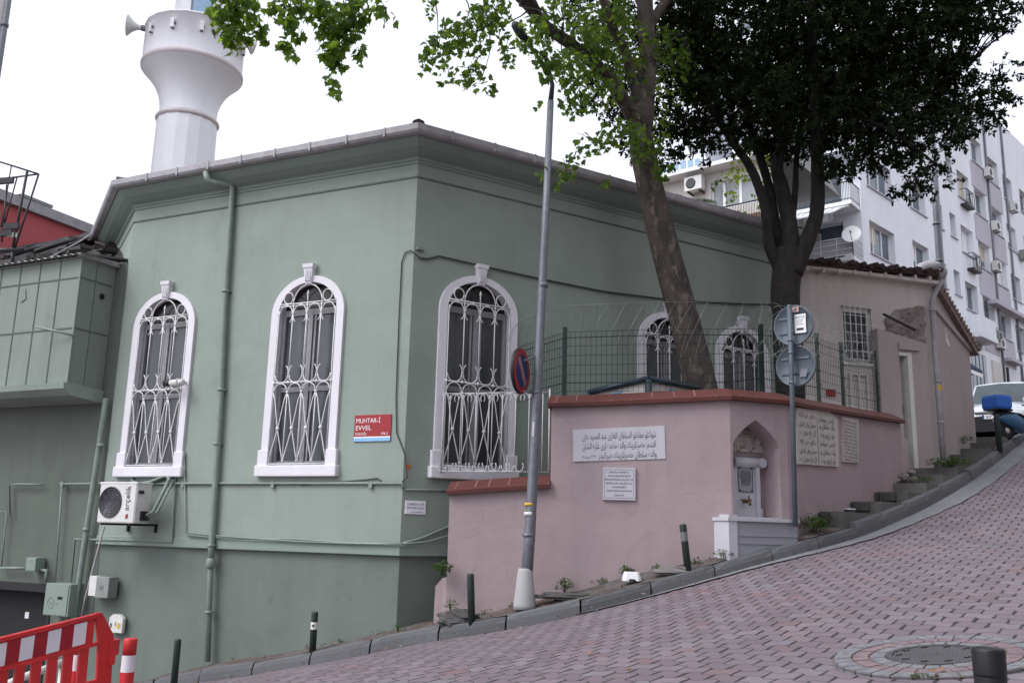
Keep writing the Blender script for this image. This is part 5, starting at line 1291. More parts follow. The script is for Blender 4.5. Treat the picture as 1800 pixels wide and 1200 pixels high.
# sign post with two discs seen from behind
SY = 13.12
SP = thing('sign_post', atY(1397, 915, SY), 'slim galvanised post carrying two round signs seen from behind, by the fountain', 'post')
b = MB(); b.tube([atY(1398, 925, SY), atY(1391, 640, SY), atY(1387, 540, SY)], .036, 12); b.ball(atY(1387, 539, SY), .036, 6); b.build('pole', M['blue_steel'], SP)
for py in (598, 620, 672): b = MB(); p = atY(1389+(py-598)*.03, py, SY); b.tube([p-V((0, 0, .015)), p+V((0, 0, .015))], .042, 12); b.box(p+V((.03, .05, 0)), .05, .06, .03); b.build('clamp', M['grey_steel'], SP)
nb = V((.66, .75, 0)).normalized()
def back_sign(px, py, label, st):
    c = atY(px, py, SY+.075); t = thing('round_sign', c, label, 'road sign', None); R2 = .30
    b = MB(); b.lathe(c, [(R2-.004, .0), (R2+.004, -.012), (R2+.004, .02), (R2-.012, .025), (R2-.02, .008), (.001, .006)], 40, axis=-nb); b.build('disc', M['blue_steel'], t)
    b = MB(); b.box(c-nb*.014+V((0, 0, .11)), .42, .018, .03, V((-nb.y, nb.x, 0)), nb); b.box(c-nb*.014-V((0, 0, .11)), .42, .018, .03, V((-nb.y, nb.x, 0)), nb); b.build('stiffener', M['blue_steel'], t)
    ex_ = V((nb.y, -nb.x, 0)); 
    class G:
        def P(s, x, y, z): return c-nb*.03+ex_*x+nb*y+V((0, 0, z))
    G = G()
    if st:
        b = MB(); b.prism([G.P(.03, 0, -.13), G.P(.20, 0, -.13), G.P(.20, 0, .15), G.P(.03, 0, .15)], nb*.005); so = b.build('poster', M['white_paint'], t)
        b = MB(); put_text(b, G, 'BOYA', .115, .085, .045, y=-.002, width=.14); b.prism([G.P(.06, -.002, -.09), G.P(.165, -.002, -.09), G.P(.165, -.002, -.055), G.P(.06, -.002, -.055)], nb*.001)
        for k in range(3): b.prism([G.P(.06, -.002, .055-.03*k), G.P(.16-.02*(k % 2), -.002, .055-.03*k), G.P(.16-.02*(k % 2), -.002, .062-.03*k), G.P(.06, -.002, .062-.03*k)], nb*.001)
        b.build('lettering', M['ink'], so)
        b = MB(); b.prism([G.P(.0, 0, .19), G.P(.10, 0, .19), G.P(.10, 0, .27), G.P(.0, 0, .27)], nb*.004); so = b.build('sticker', simple('pale_pink_sticker', (.5, .32, .32), .6), t)
        b = MB(); b.lathe(G.P(.05, -.001, .23), [(.026, 0), (.026, .002)], 12, axis=-nb); b.build('emblem', M['ink_grey'], so)
    else:
        b = MB(); b.prism([G.P(.06, 0, -.17), G.P(.16, 0, -.18), G.P(.19, 0, -.07), G.P(.09, 0, -.05)], nb*.003); b.build('torn_sticker', M['grey_steel'], t)
back_sign(1395, 572, 'upper round grey sign back with the white BOYA poster on the post', True)
back_sign(1399, 643, 'lower round grey sign back without poster, under the BOYA one', False)
# bollards
BG = 'bollards along the street'
def make_bollard(h, r):
    t = thing('bollard', (0, 0, 0), 'x', 'bollard', BG)
    b = MB(); b.lathe((0, 0, 0), [(r, -.12), (r, h-r*.5), (r*.96, h-r*.22), (r*.7, h-r*.05), (.002, h)], 18); b.build('post', M['bollard'], t, local=True)
    return t
def bollard(px, py_base, py_top, Y, label, lean=0.0, r=.048):
    p = atY(px, py_base, Y); h = atY(px, py_top, Y).z-p.z
    t = make_bollard(h, r); t.location = p; t.rotation_euler = (0, lean, 0); t['label'] = label; return t, h
bollard(306, 1198, 1122, 13.95, 'plain dark bollard nearest the red and white delineator posts')
t, h = bollard(549, 1147, 1074, 13.75, 'dark bollard with a round white sticker, alone before the green plinth')
b = MB(); b.lathe((0, 0, h*.66), [(.0495, -.05), (.0495, .05)], 18, cap=False); b.build('sticker', M['off_white'], t, local=True)
b = MB(); b.lbox(-.02, .012, -.053, -.0496, h*.64, h*.69); b.build('sticker_mark', M['ink'], t, local=True)
bollard(829, 1088, 1007, 12.72, 'plain dark green bollard beside the white foot of the lamp post', -.06)
t, h = bollard(1209, 1000, 920, 12.62, 'leaning dark bollard with peeling white paper, before the pink wall', -.10)
b = MB(); b.lathe((0, 0, h*.72), [(.0492, -.06), (.0492, .06)], 18, cap=False); b.build('torn_paper', M['razor'], t, local=True)
bollard(1757, 785, 728, 20.4, 'dark bollard standing at the top of the steps before the parked scooter', -.02, .06)
p = atY(1737, 1140, 3.0); t = make_bollard(.68, .047); t.location = V((p.x, p.y, p.z-.68)); t['label'] = 'big black flat-topped bollard close by, beside the round manhole'
t.children[0].data.materials[0] = M['black']
b = MB(); b.lathe((0, 0, .60), [(.0472, 0), (.048, .01), (.048, .075), (.046, .083), (.03, .086), (.001, .086)], 24); b.build('cap', M['black'], t, local=True)
# red and white delineators
DG = 'red and white delineator posts'
def delin(px, py_top, Y, label, torn, h=.74):
    p = atY(px, py_top, Y); t = thing('delineator_post', p-V((0, 0, h)), label, 'delineator post', DG); r = .061
    for k in range(5):
        z1 = h-k*h*.2; b = MB(); b.lathe(p-V((0, 0, h)), [(r, z1-h*.2), (r, z1-.01 if k == 0 else z1)]+([(r*.9, z1)] if k == 0 else []), 18, cap=(k == 0)); b.build('band', M['red_plastic'] if k % 2 == 0 else M['refl_white'], t)
    b = MB(); b.lathe(p-V((0, 0, h)), [(.11, -.02), (.11, .02), (.06, .05)], 18); b.build('foot', M['black'], t)
delin(230, 1121, 9.0, 'red and white banded post standing free beside the red barrier', True)
delin(143, 1121, 9.4, 'red and white banded post seen through the slats of the red barrier', False)
# plastic barrier
bY = 9.0
A = atY(-40, 1133, bY-.5); Bp = atY(178, 1078, bY+.2)
BF = Fac((A.x, A.y), (Bp.x-A.x, Bp.y-A.y)); BLn = (V((Bp.x, Bp.y, 0))-V((A.x, A.y, 0))).length; slope = (Bp.z-A.z)/BLn; z0b = A.z-1.02
BR = thing('safety_barrier', BF.P(BLn/2, 0, z0b+.3), 'slatted red plastic safety barrier with red and white reflective strip, standing on the slope', 'barrier')
def bz(x, h): return z0b+x*slope+h
def slab(mb, x0, x1, h0, h1, y0=-.03, y1=.03): mb.prism([BF.P(x0, y0, bz(x0, h0)), BF.P(x1, y0, bz(x1, h0)), BF.P(x1, y0, bz(x1, h1)), BF.P(x0, y0, bz(x0, h1))], BF.ey*(y1-y0))
b = MB(); slab(b, .0, BLn-.06, .76, 1.02, -.025, .025); slab(b, -.0, BLn-.03, 1.0, 1.035, -.04, .04); slab(b, -.0, BLn, .735, .765, -.035, .035)
b.prism([BF.P(BLn-.06, -.03, bz(BLn, 1.03)), BF.P(BLn+.0, -.03, bz(BLn, 1.03)), BF.P(BLn+.13, -.03, bz(BLn, .82)), BF.P(BLn+.17, -.03, bz(BLn, .06)), BF.P(BLn+.04, -.03, bz(BLn, .06)), BF.P(BLn+.0, -.03, bz(BLn, .74))], BF.ey*.06)
slab(b, 0, BLn+.1, .06, .2); slab(b, 0, BLn+.1, .36, .42, -.028, .028); b.build('frame', M['red_plastic'], BR)
b = MB(); n = 8
for k in range(n): x = BLn-.12-.135*k; b.prism([BF.P(x-.045, -.028, bz(x, .75)), BF.P(x+.035, -.028, bz(x, .75)), BF.P(x+.045, -.028, bz(x, .18)), BF.P(x-.035, -.028, bz(x, .18))], BF.ey*.056)
b.build('slat', M['red_plastic'], BR)
b = MB(); slab(b, BLn+.1, BLn+.19, .60, .74, -.04, .04); slab(b, BLn+.12, BLn+.20, .12, .22, -.04, .04); slab(b, BLn+.10, BLn+.16, .52, .62, -.05, .05); b.build('coupling', M['red_plastic'], BR)
b = MB(); w2 = MB()
for k in range(8):
    x1 = BLn-.13-.112*k; slab(w2 if k % 2 == 0 else b, x1-.112, x1, .785, .985, -.029, -.026)
b.build('reflector', M['red_dark'], BR); w2.build('reflector', M['refl_white'], BR)
b = MB(); x = BLn-.30; b.prism([BF.P(x, -.05, bz(x, .42)), BF.P(x+.03, -.05, bz(x, .45)), BF.P(x+.08, -.045, bz(x, .05)), BF.P(x+.05, -.045, bz(x, .05))], BF.ey*.01); x -= .3; b.prism([BF.P(x, -.05, bz(x, .40)), BF.P(x+.16, -.05, bz(x, .43)), BF.P(x+.15, -.05, bz(x, .38)), BF.P(x+.03, -.05, bz(x, .34)), BF.P(x+.04, -.05, bz(x, .1)), BF.P(x+.01, -.05, bz(x, .1))], BF.ey*.008); x = .2; b.prism([BF.P(x, -.05, bz(x, .25)), BF.P(x+.17, -.05, bz(x, .45)), BF.P(x+.17, -.05, bz(x, .36)), BF.P(x+.05, -.05, bz(x, .2))], BF.ey*.008); b.build('torn_tape', M['refl_white'], BR)
RP = thing('pipe_railing', atY(70, 1180, 11.2), 'weathered pale pipe rail sloping behind the red barrier', 'railing')
b = MB(); b.tube([atY(-40, 1225, 10.6), atY(40, 1190, 11), atY(125, 1158, 11.6)], .045, 10); b.build('rail', M['off_white'], RP)
b = MB()
for px, py, Y in ((112, 1163, 11.5), (20, 1198, 10.9)): p = atY(px, py, Y); b.tube([p, V((p.x, p.y, -2.2))], .045, 10)
b.build('post', M['off_white'], RP)
# manhole
mp = atY(1646, 1152, 5.15); mzz = road_z(mp.x, mp.y)
for _ in range(8):
    r_ = ray(1646, 1152); k = (mzz-EYE.z)/r_.z; mp = EYE+r_*k; mzz = road_z(mp.x, mp.y)
def rn(x, y): return V((x, y, road_z(x, y)))
gx_ = (road_z(mp.x+.4, mp.y)-road_z(mp.x-.4, mp.y))/.8; gy_ = (road_z(mp.x, mp.y+.4)-road_z(mp.x, mp.y-.4))/.8
nrm = V((-gx_, -gy_, 1)).normalized(); mex = V((1, 0, gx_)).normalized(); mey = nrm.cross(mex)
def disc_pt(r, t, h=0): return mp+mex*(r*math.cos(t))+mey*(r*math.sin(t))+nrm*h
MS = thing('sett_ring', mp, 'three rings of grey and pink setts around the manhole cover', 'paving ring')
M['sett_grey'] = simple('grey_sett', (.165, .165, .178), .85, var=.25, scale=16, bump=.5); M['sett_pink'] = simple('pink_sett', (.18, .13, .14), .85, var=.25, scale=16, bump=.5)
kR = 1.0
b = MB(); b.add([disc_pt(0, 0, .004)]+[disc_pt(.640, 2*math.pi*i/48, .003) for i in range(48)], [(0, i+1, (i+1) % 48+1) for i in range(48)]); b.build('bedding', M['soil'], MS)
for r0, r1, m_, n in ((.31, .405, 'sett_grey', 26), (.413, .515, 'sett_pink', 30), (.523, .635, 'sett_grey', 30)):
    b = MB(); off_ = random.random()
    for k in range(n):
        a0, a1 = 2*math.pi*(k+off_+.035+random.uniform(-.03, .03))/n, 2*math.pi*(k+off_+.965+random.uniform(-.03, .03))/n; h = .010+random.uniform(-.002, .004)
        q = [(r0, a0), (r1, a0+random.uniform(-.006, .006)), (r1, (a0+a1)/2), (r1, a1), (r0, a1), (r0, (a0+a1)/2)]
        t_ = [disc_pt(r+(.004 if r == r0 else -.004), lerp(a, (a0+a1)/2, .05), h) for r, a in q]; l_ = [disc_pt(r, a, -.02) for r, a in q]
        b.add(t_+l_, [(0, 1, 2, 3, 4, 5)]+[(i, 6+i, 6+(i+1) % 6, (i+1) % 6) for i in range(6)])
    b.build('sett_band', M[m_], MS)
MH = thing('manhole_cover', mp, 'round cast iron manhole cover with a ribbed wave pattern, set in the pavers', 'manhole cover')
def iron_mat():
    m, nt, b = new_mat('cast_iron_waves'); N = NT(nt); p = N.obj()
    sx = N.n('ShaderNodeSeparateXYZ'); N.link(p, sx.inputs[0])
    r = N.n('ShaderNodeVectorMath', operation='LENGTH'); N.link(p, r.inputs[0])
    an = N.math('ARCTAN2', sx.outputs[1], sx.outputs[0])
    wv = N.math('SINE', N.math('ADD', N.math('MULTIPLY', r.outputs['Value'], 230.0), N.math('MULTIPLY', N.math('SINE', N.math('MULTIPLY', an, 22.0)), 1.6)))
    h = N.rng(wv, -.2, .3)
    c = N.mix(h, (.05, .048, .052, 1), (.165, .16, .17, 1)); c = N.mix(N.math('MULTIPLY', N.noise(p, 12, 4), .5), c, (.12, .11, .11, 1))
    N.link(c, b.inputs['Base Color']); b.inputs['Roughness'].default_value = .5; b.inputs['Metallic'].default_value = .35
    N.link(N.bump(h, 1.0, .006), b.inputs['Normal']); return m
M['iron_wave'] = iron_mat()
b = MB(); n = 48; b.add([disc_pt(0, 0, .012)]+[disc_pt(.262, 2*math.pi*i/n, .012) for i in range(n)], [(0, i+1, (i+1) % n+1) for i in range(n)]); b.build('cover', M['iron_wave'], MH)
b = MB()
for i in range(n):
    t0, t1 = 2*math.pi*i/n, 2*math.pi*(i+1)/n
    b.quad(disc_pt(.268, t0, .014), disc_pt(.268, t1, .014), disc_pt(.306, t1, .014), disc_pt(.306, t0, .014)); b.quad(disc_pt(.306, t0, .014), disc_pt(.306, t1, .014), disc_pt(.306, t1, -.02), disc_pt(.306, t0, -.02))
b.build('frame', simple('worn_iron', (.10, .10, .105), .5, .4, var=.3, scale=20), MH)
b = MB()
for k in range(10): t_ = 2*math.pi*k/10+.2; c = disc_pt(.225, t_, .0145); b.box(c, .045, .016, .003, mex, mey)
b.build('slot', M['dark'], MH)
# weeds, litter, stones
def disc_pt_at(px, py):
    r_ = ray(px, py); k = (mp-EYE).dot(nrm)/r_.dot(nrm); return EYE+r_*k+nrm*.012
def tuft(name, p, r, h, n, label, mat='weed_leaf', size=.05, up=.6):
    t = MB()
    for k in range(n):
        a = random.uniform(0, 6.283); rr = r*math.sqrt(random.random()); z = h*random.random()*(1-.5*rr/r)
        c = p+V((math.cos(a)*rr, math.sin(a)*rr*.8, z)); s = size*random.uniform(.5, 1.2); d_ = V((math.cos(a+random.uniform(-1, 1)), math.sin(a+random.uniform(-1, 1)), random.uniform(-.3, up))).normalized(); sd = d_.cross(V((random.uniform(-.4, .4), random.uniform(-.4, .4), 1))).normalized()
        t.add([c, c+d_*s*.5+sd*s*.3, c+d_*s, c+d_*s*.5-sd*s*.3], [(0, 1, 2, 3)])
    for k in range(max(4, n//12)):
        a = random.uniform(0, 6.283); rr = r*.7*random.random(); q_ = p+V((math.cos(a)*rr, math.sin(a)*rr, h*random.uniform(.5, 1))); t.tube([p+V((math.cos(a)*rr*.3, math.sin(a)*rr*.3, -.05)), q_], .003, 4)
    o = t.build(name, M[mat], fix=False); return tag(o, label, 'weed', 'weeds at the foot of the walls')
tuft('weed', atY(778, 1004, 13.35), .12, .16, 130, 'dark bushy weed growing on the pink stub beside the green wall', size=.07)
tuft('weed', atY(793, 1068, 13.1), .07, .14, 60, 'small weed behind the grey rock at the wall foot')
tuft('weed', atY(993, 1034, 13.1), .10, .16, 110, 'leafy weed at the pink wall foot between lamp post and white tray', size=.06)
tuft('weed', atY(1102, 1008, 13.05), .09, .12, 80, 'weed sprouting just behind the white tray', size=.06)
tuft('weed', atY(1222, 990, 12.9), .06, .09, 40, 'tiny weed behind the leaning bollard')
tuft('weed', atY(1272, 976, 12.78), .12, .10, 100, 'low weed beside the white foot of the fountain', size=.045)
tuft('weed', atY(1428, 928, 13.7), .22, .22, 260, 'broad leafy weed clump at the corner past the sign post', size=.07)
tuft('weed', atY(1450, 915, 14.2), .30, .10, 200, 'low mat of weed along the wall under the verse slab', size=.05)
tuft('weed', atY(1668, 818, 18.2), .40, .20, 420, 'bright green weed clump on the steps by the pink house pipe', 'weed_leaf', size=.075)
tuft('weed', atY(1625, 846, 17.0), .2, .12, 120, 'small weed on the step below the pink house doorway', size=.05)
tuft('weed', atY(1694, 776, 20.6), .22, .16, 160, 'dark weed tuft at the far corner of the pink house', size=.06)
tuft('weed', disc_pt_at(1622, 1190), .07, .015, 40, 'flat dry weed at the edge of the manhole cover', size=.028, up=.1)
for k, (px, lab) in enumerate(((905, 'small weed at the wall foot just before the white lamp post foot'), (1060, 'small weed at the wall foot under the white marble plate'), (1155, 'small weed at the wall foot below the wide script plaque'), (850, 'small weed between the plain bollard and the boulder'), (700, 'sparse weed at the foot of the green plinth near its corner'), (600, 'sparse weed at the green plinth past the stickered bollard'))):
    if px > 780: p_, f_ = wall_hit(px, 1000, -.04)
    else: q_ = FL.at(px, 1100, -.10); p_ = FL.P(q_[0], -.10, 0)
    i_ = kerb_near(p_.x, p_.y); p_ = V((p_.x, p_.y, KC[i_].z+KH+.055)); tuft('weed', p_, .07, .09, 46, lab, size=.04)
rk = thing('boulder', atY(800, 1088, 13.0), 'rough grey boulder at the foot of the pink wall, behind a bollard', 'rock')
def lump(mb, c, sx, sy, sz, seed, n=12, m_=20):
    vs = []
    for i in range(n+1):
        th = math.pi*i/n
        for k in range(m_):
            ph = 2*math.pi*k/m_; d_ = V((math.sin(th)*math.cos(ph), math.sin(th)*math.sin(ph), math.cos(th))); r = 1+.34*mnoise.noise(d_*1.6+V((seed, 0, 0)))+.22*mnoise.noise(d_*4+V((seed, 3, 0)))+.12*mnoise.noise(d_*9+V((seed, 5, 0)))
            vs.append(c+V((d_.x*sx*r, d_.y*sy*r, d_.z*sz*r)))
    mb.add(vs, [(i*m_+k, i*m_+(k+1) % m_, (i+1)*m_+(k+1) % m_, (i+1)*m_+k) for i in range(n) for k in range(m_)], 0, False)
b = MB(); lump(b, atY(806, 1087, 13.0), .30, .18, .12, 3.3); b.build('boulder_mass', M['stone'], rk)
b = MB()
for k in range(14):
    c = atY(1566+random.uniform(0, 40), 850-random.uniform(0, 22), 17.2+random.uniform(-.2, .5)); lump(b, c, random.uniform(.05, .12), random.uniform(.05, .10), random.uniform(.04, .08), k*3.7, 4, 6)
b.sm = [False]*len(b.sm)
o = b.build('broken_rubble', M['concrete']); tag(o, 'broken concrete rubble heaped below the pink house doorway', 'rubble', kind='stuff')
b = MB(); lump(b, atY(1190, 1003, 12.7), .30, .14, .07, 2.1); o = b.build('mortar_lump', M['mortar']); tag(o, 'spilt mortar lump at the wall foot beside the leaning bollard', 'rubble')
b = MB(); lump(b, atY(1005, 1048, 12.75), .50, .12, .05, 12.1); o = b.build('mortar_patch', M['stone']); tag(o, 'long broken mortar patch behind the chipped kerb near the lamp post', 'rubble')
# white tray turned over, clear tub
tp = atY(1110, 1020, 12.72); TB = thing('plastic_tub', tp, 'small white plastic tub turned upside down on the pavement', 'tub')
b = MB(); lv = []
for z, k in ((0, 1.0), (.03, .97), (.10, .80), (.115, .74)): lv += [tp+V((x*.125*k, y*.09*k, z)) for x, y in ((-1, -.6), (-.7, -1), (.7, -1), (1, -.6), (1, .6), (.7, 1), (-.7, 1), (-1, .6))]
b.add(lv, [tuple(range(24, 32))]+[(r*8+i, r*8+(i+1) % 8, r*8+8+(i+1) % 8, r*8+8+i) for r in range(3) for i in range(8)]); b.build('shell', M['white_paint'], TB)
b = MB(); b.prism([tp+V((-.05, -.093, 0)), tp+V((.05, -.093, 0)), tp+V((.035, -.091, .025)), tp+V((-.035, -.091, .025))], V((0, .004, 0))); b.build('notch', M['dark'], TB)
cp = atY(1494, 905, 14.5); CT_ = thing('food_tub', cp, 'crumpled clear and silver food tub left on the lowest step', 'tub')
b = MB(); b.lathe(cp, [(.07, -.02), (.085, .08), (.095, .085)], 14); b.build('bowl', M['razor'], CT_)
b = MB(); b.lathe(cp+V((0, 0, .086)), [(.096, 0), (.09, .012), (.002, .018)], 14); b.build('lid', M['white_paint'], CT_)
# litter gathered along the kerb and the wall foot
lt = MB()
for k in range(420):
    i = random.randint(s_at(360), s_at(1500)); t = random.choice((random.uniform(-.12, -.7), random.uniform(.02, .25), random.uniform(-.1, -.9))); q = KC[i]-KN[i]*(-t if t < 0 else -t) if t > 0 else KC[i]+KN[i]*t
    z = KC[i].z+(KH+.10*min(-t, 1)+.006 if t < 0 else .014); q = V((q.x+random.uniform(-.2, .2), q.y, z)); a = random.uniform(0, 6.3); s = random.uniform(.008, .030); h = random.uniform(.003, .02)
    lt.add([q+V((math.cos(a+u)*s*k2, math.sin(a+u)*s*k2*.7, h*k3)) for u, k2, k3 in ((0, 1.3, 0), (1.1, .6, 1), (2.4, .9, .2), (3.6, 1.0, .8), (5.0, .6, 0))], [(0, 1, 2, 3, 4)], random.choice((0, 0, 1, 2)))
M['dead_leaf'] = simple('dead_leaf', (.11, .06, .03), .8, var=.4); M['pebble'] = simple('grit', (.19, .175, .16), .9, var=.3)
tag(lt.build('leaf_litter', [M['dead_leaf'], M['pebble'], M['rubble']], fix=False), kind='stuff')
# fallen leaves on the pavers
lv = MB()
for px, py in ((1037, 1149), (1013, 1188), (1105, 1178), (1640, 1183), (1655, 1180)):
    r_ = ray(px, py); zz_ = .5
    for _ in range(8): k = (zz_-EYE.z)/r_.z; p = EYE+r_*k; zz_ = road_z(p.x, p.y)
    a = random.uniform(0, 6); s = .028; lv.add([p+V((math.cos(a+t)*s*k2, math.sin(a+t)*s*k2, .012+.01*k3)) for t, k2, k3 in ((0, 1.2, 0), (1.2, .6, 1), (2.4, .9, 0), (3.3, 1.1, .6), (4.5, .7, 0), (5.4, .8, 1))], [(0, 1, 2, 3, 4, 5)])
tag(lv.build('fallen_leaves', simple('fallen_leaf', (.30, .13, .05), .7, var=.3)), kind='stuff')
# ================================================================== PINK HOUSE
hc = atY(1645, 640, 19.4); hl = atY(1430, 640, 18.5)
HF = Fac((hl.x, hl.y), (hc.x-hl.x, hc.y-hl.y)); HL = (V((hc.x, hc.y, 0))-V((hl.x, hl.y, 0))).length
hd_ = atY(1706, 640, 21.6); HS = Fac((hc.x, hc.y), (hd_.x-hc.x, hd_.y-hc.y)); HSL = (V((hd_.x, hd_.y, 0))-V((hc.x, hc.y, 0))).length
def onH(px, py, d=0): return HF.at(px, py, d)
ztl, ztr = HF.at(1430, 470)[1], HF.at(1640, 487)[1]; zse = HS.at(1706, 612)[1]
PH = thing('pink_house', HF.P(HL/2, 0, 2.5), 'small dusty pink house with ragged tiles, a barred window and a sunken door', 'house')
wx0, wz1 = HF.at(1477, 537); wx1, wz0 = HF.at(1538, 640); dx0, dz1 = HF.at(1582, 618, -.0); dx1, dz0 = HF.at(1616, 815, 0)
w = MB()
wall_open(w, HF, 0, HL, -1, min(ztl, ztr)-.0, [dict(x=(wx0+wx1)/2, hw=(wx1-wx0)/2, zb=wz0, zc=wz1, kind='rect', reveal=.16)], mi=1)
if abs(ztl-ztr) > .003:
    zm = min(ztl, ztr); w.ngon([HF.P(0, 0, zm), HF.P(HL, 0, zm), HF.P(HL, 0, ztr), HF.P(0, 0, ztl)], 1)
lb_ = V((hl.x-.62, hl.y+.42, 0)); w.quad(V((lb_.x, lb_.y, -1)), V((lb_.x+.4, lb_.y+2.4, -1)), V((lb_.x+.4, lb_.y+2.4, ztl)), V((lb_.x, lb_.y, ztl)), 2); w.quad(HF.P(0, 0, -1), V((lb_.x, lb_.y, -1)), V((lb_.x, lb_.y, ztl)), HF.P(0, 0, ztl), 2)
w.ngon([HS.P(0, 0, -1), HS.P(HSL, 0, -1), HS.P(HSL, 0, zse), HS.P(0, 0, ztr)], 0)
w.quad(HS.P(HSL, 0, -1), HS.P(HSL, 3.2, -1), HS.P(HSL, 3.2, zse), HS.P(HSL, 0, zse), 0)
w.build('wall', [M['house_pink'], M['house_grey'], M['house_lit']], PH, fix=False)
w = MB(); px0, _ = HF.at(1549, 700, -.22); zt_ = HF.at(1553, 578, -.22)[1]; zt2_ = HF.at(1622, 603, -.22)[1]
w.build if False else None
pp2 = MB(); HFp = Fac((HF.P(0, -.22, 0).x, HF.P(0, -.22, 0).y), (HF.ex.x, HF.ex.y))
ddx0, ddz1 = HFp.at(1580, 620); ddx1, ddz0 = HFp.at(1614, 815); pxr, _ = HFp.at(1634, 700)
wall_open(pp2, HFp, px0, pxr, -1, zt2_, [dict(x=(ddx0+ddx1)/2, hw=(ddx1-ddx0)/2, zb=ddz0, zc=ddz1, kind='rect', reveal=.38)])
pp2.ngon([HFp.P(px0, 0, zt2_), HFp.P(pxr, 0, zt2_), HFp.P(px0, 0, zt_)]); pp2.quad(HFp.P(px0, 0, -1), HFp.P(px0, .22, -1), HFp.P(px0, .22, zt_), HFp.P(px0, 0, zt_)); pp2.quad(HFp.P(pxr, 0, -1), HFp.P(pxr, .22, -1), HFp.P(pxr, .22, zt2_), HFp.P(pxr, 0, zt2_)); pp2.quad(HFp.P(px0, 0, zt_), HFp.P(pxr, 0, zt2_), HFp.P(pxr, .22, zt2_), HFp.P(px0, .22, zt_))
pp2.build('porch', M['house_pink'], PH, fix=False)
M['door_skin'] = plaster('stained_steel_door', (.30, .25, .22), .12, .35, (.10, .08, .07), .5, bump=.1, rough=.5)
d = MB(); d.fbox(HFp, ddx0+.02, ddx1-.0, .24, .28, ddz0-.1, ddz1); do = d.build('door', M['door_skin'], PH)
d = MB(); d.fbox(HFp, ddx1-.10, ddx1-.0, -.01, .24, ddz0-.2, ddz1+.02); d.fbox(HFp, ddx0, ddx1, -.01, .2, ddz1-.05, ddz1+.015); d.build('door_frame', M['off_white'], PH)
d = MB(); d.fbox(HFp, ddx1-.16, ddx1-.12, .20, .24, (ddz0+ddz1)/2-.1, (ddz0+ddz1)/2+.08); d.build('handle', M['grey_steel'], do)
d = MB(); d.fbox(HFp, ddx0-.02, ddx1+.18, -.06, .0, ddz1+.07, ddz1+.20); d.build('lintel', M['house_pink'], PH)
# broken plaster patch above the porch
d = MB(); a = HF.at(1556, 552, -.02); b2 = HF.at(1556, 598, -.02); c = HF.at(1622, 606, -.02); e_ = HF.at(1630, 520, -.02); f_ = HF.at(1588, 524, -.02)
nn_ = 34; vs = []
for j in range(nn_+1):
    for i in range(nn_+1):
        u, v = i/nn_, j/nn_; x = lerp(b2[0], c[0]+.08, u); zlo = lerp(b2[1]-.05, c[1]-.05, u); zhi = lerp(lerp(a[1], f_[1], min(u*2, 1)), e_[1], max(0, u*2-1)); z = lerp(zlo, lerp(zlo, zhi, .82), v)
        edge = min(u, 1-u, v, 1-v); q3 = V((u*4, v*4, 1)); nb_ = mnoise.noise(q3)*.6+mnoise.noise(q3*2.3)*.4+mnoise.noise(q3*5)*.25
        vs.append(HF.P(x+nb_*.10, .02-min(edge*1.5, .09)*(1.0+1.0*nb_), z+mnoise.noise(q3*1.7+V((9, 0, 0)))*.09))
d.add(vs, [(j*(nn_+1)+i, j*(nn_+1)+i+1, (j+1)*(nn_+1)+i+1, (j+1)*(nn_+1)+i) for j in range(nn_) for i in range(nn_)], 0, False); d.build('broken_plaster', M['broken'], PH)
d = MB(); p1, p2 = HF.at(1553, 552, -.2), HF.at(1609, 580, -.2); d.tube([HF.P(p1[0], -.2, p1[1]), HF.P(p2[0], -.2, p2[1])], .03, 6); d.build('iron_bar', M['rubble'], PH)
d = MB(); 
for x in (ddx0-.35,): d.fbox(HFp, x-.10, x+.14, -.35, .02, ddz0-.9, ddz0+.45)
d.build('stub_pier', M['house_pink'], PH)
# window
wn = MB(); cxw = (wx0+wx1)/2; hw = (wx1-wx0)/2
for x0, x1 in ((wx0, wx0+.10), (wx1-.10, wx1)): wn.fbox(HF, x0, x1, .06, .14, wz0, wz1)
wn.fbox(HF, wx0, wx1, .06, .14, wz1-.10, wz1); wn.fbox(HF, wx0, wx1, .06, .14, wz0, wz0+.10); wn.fbox(HF, wx0-.05, wx1+.05, -.05, .1, wz0-.07, wz0+.0)
wo = wn.build('window', M['off_white'], PH)
wn = MB(); wn.fbox(HF, wx0+.08, wx1-.08, .11, .12, wz0+.08, wz1-.08); wn.build('pane', simple('green_grey_glass', (.045, .06, .055), .25, var=.5, scale=5), wo)
wn = MB()
for k in range(6): x = lerp(wx0+.06, wx1-.06, k/5); wn.tube([HF.P(x, -.05, wz0), HF.P(x, -.05, wz1+.03)], .011, 5)
for k in range(7): z = lerp(wz0+.05, wz1, k/6); wn.tube([HF.P(wx0, -.05, z), HF.P(wx1, -.05, z)], .008, 5)
for k in range(5): x = lerp(wx0+.1, wx1-.1, k/4); wn.tube([HF.P(x+.09*math.cos(t), -.055, wz0+.14+.1*math.sin(t)) for t in np.linspace(0, 2*math.pi, 10)], .010, 5)
wn.build('grille', M['white_iron'], wo)
wn = MB(); g0, g1 = HF.at(1500, 700, -.1)[0], HF.at(1530, 700, -.1)[0]; zg = HF.at(1510, 655, -.1)[1]
for x in (g0, g1, (g0+g1)/2): wn.fbox(HF, x-.02, x+.02, -.06, -.02, 2.2, zg)
wn.fbox(HF, g0, g1, -.06, -.02, zg-.04, zg); wn.fbox(HF, g0, g1, -.06, -.02, zg-.9, zg-.86); wn.build('garden_gate', M['off_white'], PH)
wn = MB(); q_, z = HF.at(1509, 658, -.02); wn.lathe(HF.P(q_, -.004, z), [(.05, 0), (.05, .006)], 10, axis=-HF.ey); wn.build('survey_dot', M['orange'], PH)
